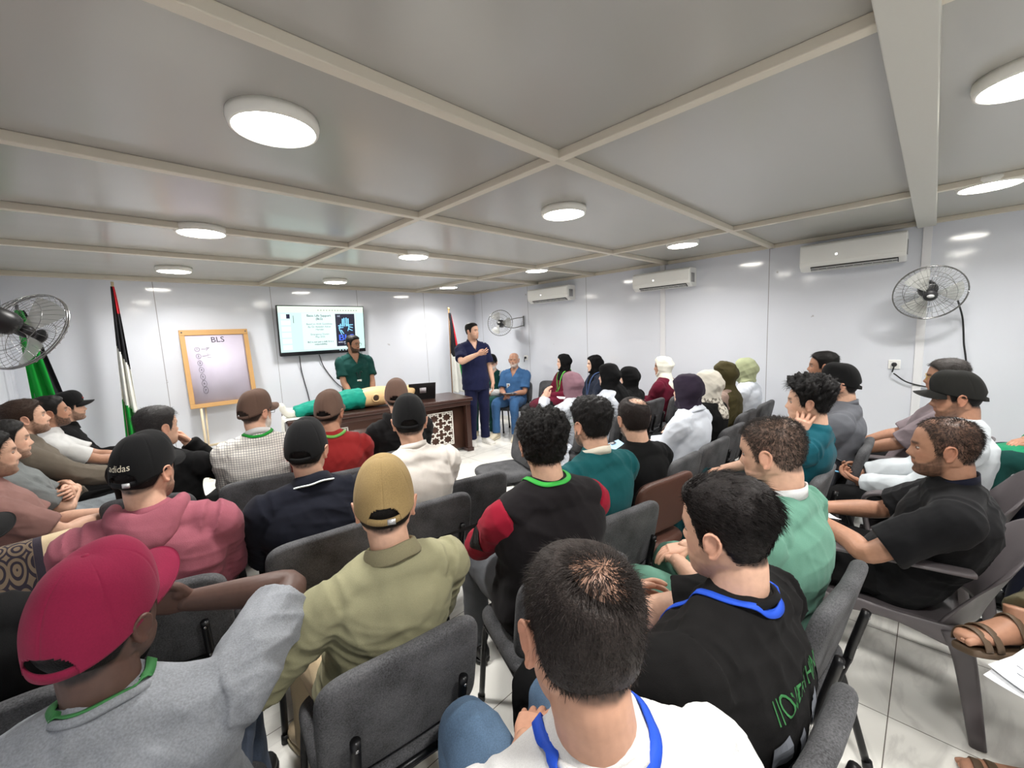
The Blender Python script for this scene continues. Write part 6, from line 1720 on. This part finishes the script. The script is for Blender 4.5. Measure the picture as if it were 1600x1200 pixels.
# plastic chairs at the right
P['right'] = person('person with receding hair in black short-sleeved shirt on plastic armchair reading papers', (2.294, -0.054, 1.079), 0, (-1, -2, 0), q=0, seat=0.42, fwd=-0.10, side=-0.07, skin='tan', w=1.05, sw=0.185, hump=0.02,
    L=dict(h=(-0.13, 0.25, 0.265), e=(-1.0, -0.5, -0.25), d=(0.55, 0.8, 0.1), n=(0.5, 0, -0.9), curl=0.9), R=dict(h=(0.06, 0.28, 0.27), e=(0.9, -0.5, -0.4), d=(-0.5, 0.85, 0.0), n=(-0.3, 0, -1), curl=0.8), knees={1: (0.14, 0.46, 0.10), -1: (-0.17, 0.46, 0.10)},
    top=T(C_('black_poplin', (15, 15, 17)), g=0.026, collar=('stand', C_('dark_under', (22, 24, 38)))), bottom=B(blackt), shoe=dshoe, hair=dict(col=(40, 32, 28), top=0.006, side=0.003, strands=5000, recede=0.02, mess=0.4, stub=0.82, shell=False, bald=((0.0, 0.05, 0.115), 0.05, 0.5)), beard=0.7, lanyard=None, badge=(1, 1, 1), badge_x=-0.095, chair=plastic_chair, chair_at=(2.40, 0.07), chair_label='grey-brown plastic armchair under the man in the black shirt')
P['ovest'] = person('person in black cap and white and orange reflective jacket holding a phone and a pen', (3.224, -0.108, 1.149), 0, (-2, -6, 0), q=1, seat=0.43, fwd=-0.04, skin='tan', L=dict(h=(-0.10, 0.31, 0.19), e=(-0.5, -0.5, -1), d=(0.3, 0.9, 0.2), n=(0.3, 0.2, 0.9), curl=0.8), R=dict(h=(0.08, 0.33, 0.21), e=(0.5, -0.5, -1), d=(-0.5, 0.8, 0.1), n=(-0.7, 0.1, 0.5), curl=0.9), watch=-1,
    top=T(C_('pale_grey_jacket', (196, 202, 206)), sleeve='long', g=0.03), bottom=B(blackt), shoe=dshoe, hair=SHC, cap=capd(C_('black_olive_cap', (28, 28, 26), weave=350), brim_tilt=0.05), beard=0.5, chair=plastic_chair, chair_off=0.05, chair_label='grey-brown plastic armchair under the man holding a phone')
P['gpolo'] = person('person with greying hair and glasses in mauve grey polo by the right wall', (3.958, -0.076, 1.179), 0, (-2, 0, 0), q=1, seat=0.43, fwd=-0.13, skin='tan', w=1.1, L=dict(h=(-0.14, 0.30, 0.205), d=(0.1, 0.8, -0.6), curl=0.5), top=T(C_('mauve_grey_pique', (124, 112, 116)), g=0.022, sleeve='half', collar=('polo', C_('mauve_grey_pique', (124, 112, 116)))), bottom=B(blackt), shoe=dshoe, hair=dict(col=(58, 54, 52), top=0.012, side=0.006, strands=2500, stub=0.8), glasses=(190, 160, 90), beard=0.3, badge=(1, 1, 1), chair=plastic_chair, chair_off=0.05, chair_label='grey-brown plastic armchair by the wall under the man in glasses')
# people at the right edge, mostly outside the frame
P['gown'] = person('person in green surgical gown at the right edge, only the lap in view', (4.58, -0.84, 1.15), 0, (0, 0, 0), q=3, **lap(), top=T(C_('green_gown', (28, 138, 96), weave=600, rough=0.6), sleeve='long', g=0.03, skirt=2, amp=0.012), bottom=B(dgreen), shoe=dshoe, hair=SH, chair=plastic_chair, chair_label='plastic armchair at the right edge under the person in the green gown')
P['navytrouser'] = person('person in dark navy trousers at the right edge, only the knees in view', (3.12, -0.86, 1.15), 4, (0, 0, 0), q=3, **lap(), top=T(C_('dark_blue_top', (40, 46, 70)), sleeve='long'), bottom=B(C_('navy_trouser', (26, 30, 46))), shoe=dshoe, hair=SH, chair=plastic_chair, chair_label='plastic armchair at the right edge under the person in navy trousers')
P['sandal'] = person('person in olive trousers with a crossed leg and brown sandal at the lower right edge', (2.13, -0.80, 1.15), 0, (0, -10, 0), q=2, skin='tan', L=dict(h=(-0.30, 0.40, 0.17), e=(-0.9, -0.4, -0.5), d=(-0.2, 0.95, 0.0), n=(0.9, 0, -0.4), curl=0.8), R=dict(h=(0.16, 0.30, 0.26)),
    top=T(C_('brown_shirt', (96, 84, 72)), sleeve='long'), bottom=B(C_('olive_trouser', (92, 86, 66)), short=0.12), knees={1: (0.30, 0.36, 0.15), -1: (-0.12, 0.46, 0.07)}, feet={1: (-0.06, 0.52, 0.575, (-0.74, 0.66, -0.02), (0.25, 0.1, 0.95)), -1: (-0.12, 0.42, 0.09)},
    shoe=dict(mat=plain('sandal_leather', (84, 66, 48), 0.6), bare=True), hair=SH, chair=plastic_chair, chair_label='plastic armchair at the lower right under the person in sandals')
# the two standing men
P['presenter'] = person('person with glasses and beard in dark green scrubs standing behind the desk', (2.44, 5.51, 1.552), 190, (152, -4, 0), stand=True, q=1, scale=0.95, skin='tan', w=1.12, sw=0.18, L=dict(h=(-0.15, 0.20, 0.80), e=(-0.6, -0.8, 0.1), d=(0.3, 0.5, -1), n=(0, -0.6, -0.4)), R=dict(h=(0.13, 0.22, 0.80), e=(0.7, -0.7, 0.1), d=(-0.3, 0.6, -1), n=(0, -0.6, -0.4)),
    top=T(dgreen, g=0.026, vneck=0.13), bottom=B(dgreen), shoe=wshoe, hair=dict(col=BLACK, top=0.014, side=0.005), beard=0.92, glasses=(20, 20, 22), lanyard=(24, 50, 48))
P['speaker'] = person('person in navy scrubs and white clogs standing with a hand on his chest', (3.850, 4.690, 1.654), 198, (163, 2, 0), stand=True, q=1, scale=1.0, skin='light', w=1.06, sw=0.182,
    R=dict(h=(0.06, 0.27, 1.335), e=(1, -0.1, -0.7), d=(-1, 0.30, 0.22), n=(-0.2, -0.8, 0.6), curl=0.25, spread=0.5), L=dict(h=(-0.245, 0.10, 0.82), e=(-0.5, -0.8, 0), d=(0.1, 0.35, -1), n=(0.8, -0.5, 0.2), curl=0.5),
    top=T(navy, g=0.026, vneck=0.13), bottom=B(navy, loose=1.05), shoe=wshoe, hair=dict(col=BLACK, top=0.012, side=0.005), beard=0.3)
run_jobs()
# ------------------------------------------------------------------ manikin on the desk
m = MB()
m.add(*sweep([(-0.18, 0, 0.11), (-0.05, 0, 0.115), (0.15, 0, 0.125), (0.32, 0, 0.125), (0.40, 0, 0.115), (0.45, 0, 0.10)], [(0.155, 0.105), (0.15, 0.105), (0.175, 0.12), (0.185, 0.115), (0.15, 0.095), (0.07, 0.07)], n=30, sub=5, ref=(0, 1, 0), e=2.6)).build('torso', beige, mk)
for s in (-1, 1):
    V, F = lathe([(0.001, 0.0), (0.052, 0.0), (0.056, 0.012), (0.05, 0.03), (0.038, 0.03), (0.036, 0.006), (0.001, 0.004)], 28)
    k = MB(); k.add(V @ rotx(s * PI / 2).T * [1, 1, 1] + [0.15, -s * 0.160, 0.125], F); o = k.build('arm_socket', beige, mk)
    k = MB(); k.add(*sphere((0.15, -s * 0.176, 0.125), (0.036, 0.012, 0.036))); k.build('socket_hole', plain('socket_dark', (60, 44, 30), 0.8), o)
hm2 = MB(); HPm, HFm = head_grid(40, 60)
hm2.add(xf(np.array(Matrix.Translation((0.60, 0, 0.115)) @ Matrix.Rotation(-PI / 2, 4, 'Z') @ Matrix.Rotation(PI / 2, 4, 'X')), HPm), HFm); hm2.add(*sweep([(0.42, 0, 0.10), (0.52, 0, 0.10)], [0.06, 0.055], n=16))
hm2.build('head', beige, mk)
tealc = C_('manikin_teal_cloth', (18, 142, 122), weave=600, rough=0.7)
l = MB()
for s in (-1, 1): l.add(*sweep([(-0.10, s * 0.06, 0.105), (-0.30, s * 0.075, 0.095), (-0.55, s * 0.08, 0.075), (-0.72, s * 0.085, 0.055)], [(0.11, 0.105), (0.105, 0.095), (0.095, 0.075), (0.085, 0.06)], n=22, sub=5, ref=(0, 1, 0)))
l.add(*sweep([(0.0, 0, 0.118), (-0.12, 0, 0.118), (-0.25, 0, 0.11)], [(0.185, 0.132), (0.185, 0.13), (0.17, 0.11)], n=28, sub=4, ref=(0, 1, 0)))
def done_teal(V, N_, Lp, S, T_):
    V = V + N_ * (folds(V, 77, 0.08) * 0.012)[:, None]; V[:, 2] = np.maximum(V[:, 2], 0.003)
    o = bpy.data.objects.new('trousers', mesh_arrays(V, Lp, S, 'trousers', [tealc])); COL.objects.link(o); o.parent = mk
remesh_job(l, 0.009, 2, done_teal)
for s in (-1, 1):
    MB().add(*sweep([(-0.70, s * 0.085, 0.05), (-0.80, s * 0.09, 0.05), (-0.85, s * 0.09, 0.09), (-0.86, s * 0.09, 0.15)], [(0.045, 0.04), (0.045, 0.045), (0.043, 0.035), (0.03, 0.022)], n=16, sub=5, ref=(0, 1, 0))).build('foot', plain('manikin_sock', (226, 224, 214), 0.7), mk)

# white cloth hanging over the left end of the desk
wc = MB(); V = []; nu, nv = 26, 30
for j in range(nv):
    for i in range(nu):
        u, v = i / (nu - 1), j / (nv - 1)
        s_ = v * 0.44 - 0.20                                # along -x past the desk edge at 0
        x = -min(s_, 0.0) ; z = 0.006 + 0.004 * math.sin(u * 14) * v
        if s_ > 0: z = -s_ + 0.004; x = -0.012 - 0.012 * (1 + math.sin(u * 11 + v * 3)) * v
        V.append((-DW / 2 + x, 0.06 + u * 0.42, z))
F = [(j * nu + i, j * nu + i + 1, (j + 1) * nu + i + 1, (j + 1) * nu + i) for j in range(nv - 1) for i in range(nu - 1)]
wo = MB().add(V, F).build('white_cloth', C_('white_sheet', (226, 226, 218)), None)
wo.location = (2.45, 4.62, 0.76); wo.rotation_euler = (0, 0, math.radians(-11)); s_ = wo.modifiers.new('thick', 'SOLIDIFY'); s_.thickness = 0.003; s_.offset = 1
tag(wo, 'white cloth hanging over the left end of the dark desk', 'cloth')

# ------------------------------------------------------------------ empty chairs
grey_chair((1.475, 2.02), 12, 'empty grey padded chair, back to the camera, beside the man in the white shirt')
grey_chair((2.35, 2.52), -68, 'empty grey padded chair turned sideways in the open aisle')
grey_chair((4.95, 4.31), 262, 'empty grey padded chair against the right wall beside the maroon dress')
rugchair = grey_chair((-0.385, 2.84), 0, 'grey padded chair carrying the patterned rug at the left edge')
grey_chair((2.49, 1.26), 3, 'empty grey padded chair at the near end of the row of women')
grey_chair((4.32, 2.36), 0, 'empty grey padded chair left of the woman in the white headscarf and maroon top')

# patterned rug over the chair back
def rug_mat():
    m, t, b = nt('patterned_rug'); Lk = t.links
    tc = t.nodes.new('ShaderNodeTexCoord'); sx = t.nodes.new('ShaderNodeSeparateXYZ'); Lk.new(tc.outputs['UV'], sx.inputs[0])
    cr = t.nodes.new('ShaderNodeValToRGB'); cr.color_ramp.interpolation = 'CONSTANT'
    stops = [(0.0, (70, 62, 74)), (0.20, (196, 176, 142)), (0.40, (52, 46, 56)), (0.46, (196, 176, 142)), (0.50, (120, 104, 86)), (0.74, (50, 44, 54)), (0.80, (204, 184, 150))]
    el = cr.color_ramp.elements
    el[0].position = 0; el[0].color = (*lin(stops[0][1]), 1); el[1].position = stops[1][0]; el[1].color = (*lin(stops[1][1]), 1)
    for p_, c_ in stops[2:]: e = el.new(p_); e.color = (*lin(c_), 1)
    Lk.new(sx.outputs['X'], cr.inputs['Fac'])
    mp = t.nodes.new('ShaderNodeMapping'); mp.inputs['Scale'].default_value = (8, 7, 1); Lk.new(tc.outputs['UV'], mp.inputs['Vector'])
    w = t.nodes.new('ShaderNodeTexVoronoi'); w.inputs['Scale'].default_value = 1.0; w.inputs['Randomness'].default_value = 0.25; Lk.new(mp.outputs[0], w.inputs['Vector'])
    s0 = t.nodes.new('ShaderNodeMath'); s0.operation = 'MULTIPLY'; s0.inputs[1].default_value = 26.0; Lk.new(w.outputs['Distance'], s0.inputs[0])
    s1 = t.nodes.new('ShaderNodeMath'); s1.operation = 'SINE'; Lk.new(s0.outputs[0], s1.inputs[0])
    g = t.nodes.new('ShaderNodeMath'); g.operation = 'GREATER_THAN'; g.inputs[1].default_value = 0.15; Lk.new(s1.outputs[0], g.inputs[0])
    band = t.nodes.new('ShaderNodeMath'); band.operation = 'COMPARE'; band.inputs[1].default_value = 0.62; band.inputs[2].default_value = 0.12; Lk.new(sx.outputs['X'], band.inputs[0])
    b2 = t.nodes.new('ShaderNodeMath'); b2.operation = 'COMPARE'; b2.inputs[1].default_value = 0.10; b2.inputs[2].default_value = 0.10; Lk.new(sx.outputs['X'], b2.inputs[0])
    mx_ = t.nodes.new('ShaderNodeMath'); mx_.operation = 'MAXIMUM'; Lk.new(band.outputs[0], mx_.inputs[0]); Lk.new(b2.outputs[0], mx_.inputs[1])
    mu = t.nodes.new('ShaderNodeMath'); mu.operation = 'MULTIPLY'; Lk.new(g.outputs[0], mu.inputs[0]); Lk.new(mx_.outputs[0], mu.inputs[1])
    mx = t.nodes.new('ShaderNodeMix'); mx.data_type = 'RGBA'; Lk.new(mu.outputs[0], mx.inputs['Factor']); Lk.new(cr.outputs['Color'], mx.inputs['A']); mx.inputs['B'].default_value = (*lin((44, 38, 48)), 1)
    Lk.new(mx.outputs['Result'], b.inputs['Base Color']); b.inputs['Roughness'].default_value = 0.95
    n = t.nodes.new('ShaderNodeTexNoise'); n.inputs['Scale'].default_value = 300; Lk.new(tc.outputs['Object'], n.inputs['Vector'])
    bp = t.nodes.new('ShaderNodeBump'); bp.inputs['Strength'].default_value = 0.4; bp.inputs['Distance'].default_value = 0.002; Lk.new(n.outputs['Fac'], bp.inputs['Height']); Lk.new(bp.outputs['Normal'], b.inputs['Normal'])
    return m
nu, nv = 24, 40; V = []; UV = []
prof = catmull(np.array([(-0.312, 0.42), (-0.300, 0.55), (-0.290, 0.70), (-0.287, 0.80), (-0.265, 0.832), (-0.225, 0.826), (-0.205, 0.78), (-0.185, 0.66), (-0.165, 0.53)]), 5)
for j, (y, z) in enumerate(prof):
    for i in range(nu):
        u = i / (nu - 1); x = -0.225 + 0.43 * u
        V.append((x, y - (0.006 * math.sin(u * 17) if z < 0.78 else 0) + 0.018 * (x / 0.23) ** 2, z)); UV.append((u, j / (len(prof) - 1)))
F = [(j * nu + i, j * nu + i + 1, (j + 1) * nu + i + 1, (j + 1) * nu + i) for j in range(len(prof) - 1) for i in range(nu - 1)]
rg = MB().add(V, F).build('patterned_rug', rug_mat(), None)
uvl = rg.data.uv_layers.new(name='UVMap')
for lp in rg.data.loops: uvl.data[lp.index].uv = UV[lp.vertex_index]
rg.location = rugchair.location; rg.rotation_euler = rugchair.rotation_euler
s_ = rg.modifiers.new('thick', 'SOLIDIFY'); s_.thickness = 0.008; s_.offset = 1
tag(rg, 'beige and dark patterned rug draped over a chair back at the left edge', 'rug')

# ------------------------------------------------------------------ papers, phone, pens
paper_m = plain('paper_white', (236, 238, 242), 0.7); ink_m = plain('pen_ink', (70, 74, 96), 0.6)
def sheet(c, w, l, head, pitch, roll, label, bend=0.02, lines=True, group='paper sheets'):
    M = np.eye(4); M[:3, :3] = rotz(-math.radians(head)) @ rotx(math.radians(pitch)) @ roty(math.radians(roll)); M[:3, 3] = c
    n, k = 10, 14; V = []
    for lay in (0, 1):
        for j in range(k + 1):
            for i in range(n + 1):
                u, v = i / n * 2 - 1, j / k * 2 - 1
                V.append((u * w / 2, v * l / 2, bend * (u * u + 0.3 * v) + lay * 0.0012))
    o = (n + 1) * (k + 1); F = []
    for j in range(k):
        for i in range(n):
            f = (j * (n + 1) + i, j * (n + 1) + i + 1, (j + 1) * (n + 1) + i + 1, (j + 1) * (n + 1) + i); F.append(f[::-1]); F.append(tuple(o + q for q in f))
    ob = MB().add(xf(M, np.array(V)), F).build('paper_sheet', paper_m, None)
    tag(ob, label, 'paper', group)
    if lines:
        g = MB(); rs = random.Random(len(label))
        for j in range(11):
            v = 0.75 - j * 0.14; u = -0.75
            while u < 0.6:
                w_ = rs.uniform(0.06, 0.22)
                P_ = [(q * w / 2, (v + rs.uniform(-0.012, 0.012)) * l / 2, bend * (q * q + 0.3 * v) + 0.0018) for q in np.linspace(u, u + w_, 4)]
                V2, F2 = sweep(P_, [(0.0009, 0.0003)] * 4, n=4, sub=1, dome=False, ref=(0, 1, 0)); g.add(xf(M, V2), F2); u += w_ + 0.07
        g.build('handwriting', ink_m, ob)
    return ob
def rel(p, x, y, z): return p['Rw'] @ np.array([x, y, z]) + p['base']
r_ = P['right']; sheet(rel(r_, -0.03, 0.38, 0.68), 0.21, 0.29, -30, 4, 4, 'white paper sheet held on the lap of the man in the black shirt', 0.012)
o_ = P['old']; sheet(rel(o_, 0.0, 0.36, 0.685), 0.30, 0.21, 246, 10, 0, 'white paper sheets held by the old man in blue scrubs', 0.02, False)
w_3 = P['W3']; sheet(rel(w_3, 0.0, 0.34, 0.69), 0.21, 0.29, 300, 6, 0, 'white paper sheet on the lap of the woman in navy scrubs', 0.015, False)
sd_ = P['sandal']; sheet((1.875, -0.345, 0.56), 0.20, 0.29, -40, -28, 12, 'front one of two handwritten sheets held up at the lower right edge', 0.02)
sheet((1.88, -0.325, 0.55), 0.20, 0.29, -52, -30, 20, 'rear one of two handwritten sheets held up at the lower right edge', 0.02, False)
v_ = P['ovest']
ph = empty('mobile_phone', tuple(rel(v_, 0.05, 0.42, 0.685))); tag(ph, 'black mobile phone in the hands of the man in the reflective jacket', 'phone')
Mp = Matrix.Rotation(math.radians(28), 4, 'X') @ Matrix.Rotation(math.radians(20), 4, 'Y')
MB().box(-0.037, 0.037, -0.076, 0.076, -0.004, 0.004, mat=Mp).build('case', plain('phone_black', (14, 14, 16), 0.3), ph, bevel=0.003)
MB().box(-0.033, 0.033, -0.071, 0.071, 0.0041, 0.0046, mat=Mp).build('screen', plain('phone_glass', (10, 12, 16), 0.08), ph)
def pen(c, d, col, label):
    d = unit(d); c = np.array(c)
    p = empty('pen', tuple(c)); tag(p, label, 'pen', 'pens in hand or pocket')
    MB().tube([-d * 0.055, d * 0.05], 0.005, n=10).build('barrel', plain('pen_barrel' + str(col), col, 0.4), p)
    MB().tube([d * 0.045, d * 0.075], [0.0055, 0.0045], n=10).build('cap', plain('pen_cap' + str(col), tuple(int(v * 0.8) for v in col), 0.4), p)
pen(rel(v_, -0.09, 0.44, 0.665), (-0.7, 0.6, 0.25), (120, 190, 230), 'light blue pen in the fingers of the man in the reflective jacket')
l_ = P['L10']; pen(rel(l_, 0.13, 0.26, 0.76), (0.2, 0.3, 1), (200, 70, 80), 'red pen in front of the grey-brown overshirt')
t_ = P['tealboy']; pen(rel(t_, -0.15, -0.08, 1.06), (0.1, 0.8, -0.4), (222, 190, 60), 'yellow pen in the hand of the curly-haired man')
# light blue folder leaning on the empty chair
fo = empty('clipboard', (2.86, 1.66, 0.62)); tag(fo, 'light blue clipboard on the lap of the woman in the purple headscarf', 'clipboard')
MB().box(-0.11, 0.11, -0.15, 0.15, -0.003, 0.003, mat=Matrix.Rotation(math.radians(25), 4, 'X')).build('board', plain('folder_blue', (150, 190, 226), 0.5), fo, bevel=0.001)
MB().box(-0.03, 0.03, 0.12, 0.145, 0.003, 0.012, mat=Matrix.Rotation(math.radians(25), 4, 'X')).build('clip', chrome, fo)
# prints and patches on clothes
run_jobs()
def grid_decal(p, garment_name, pts, mat, name, dirn, n=8):
    a, b, c, d = [np.array(q, float) for q in pts]; V = []
    for j in range(n + 1):
        for i in range(n + 1):
            u, v = i / n, j / n; V.append((a * (1 - u) + b * u) * (1 - v) + (d * (1 - u) + c * u) * v)
    F = [(j * (n + 1) + i, j * (n + 1) + i + 1, (j + 1) * (n + 1) + i + 1, (j + 1) * (n + 1) + i) for j in range(n) for i in range(n)]
    return decal(p, garment_name, V, F, mat, name, dirn)
bt = P['blackT']
V, F = text_mesh('//OVERTHINK', 0.036, 'CENTER')
decal(bt, 'shirt', [(x * 1.1 + 0.035, -0.6, 0.845 + y * 1.4) for x, y, z in V], F, plain('print_green', (36, 104, 50), 0.7), 'printed_lettering')
gp = plain('print_grey', (120, 124, 132), 0.7); rs_ = random.Random(5)
for k in range(16):
    x0 = -0.15 + 0.31 * rs_.random(); z0 = 0.60 + 0.19 * rs_.random(); w_ = rs_.uniform(0.02, 0.05); h_ = rs_.uniform(0.03, 0.075); sl = rs_.uniform(-0.03, 0.03)
    grid_decal(bt, 'shirt', [(x0, -0.6, z0), (x0 + w_, -0.6, z0 + 0.01), (x0 + w_ * 0.8 + sl, -0.6, z0 + h_), (x0 + sl, -0.6, z0 + h_ * 0.8)], gp, 'printed_shape', (0, 1, 0), 3)
vp = P['vest']; a_ = vp['arms'][-1]; c_ = (a_['S'] * 0.45 + a_['E'] * 0.55)
grid_decal(vp, 'shirt', [c_ + [-0.3, -0.10, 0.045], c_ + [-0.3, -0.03, 0.045], c_ + [-0.3, -0.03, -0.045], c_ + [-0.3, -0.10, -0.045]], plain('velcro_patch', (14, 14, 15), 0.9), 'sleeve_patch', (1, 0.25, 0), 6)
ov = P['ovest']
grid_decal(ov, 'shirt', [(-0.15, 0.6, 0.90), (-0.05, 0.6, 0.92), (-0.05, 0.6, 0.82), (-0.16, 0.6, 0.80)], C_('orange_reflective', (240, 110, 30)), 'orange_panel', (0, -1, 0), 6)
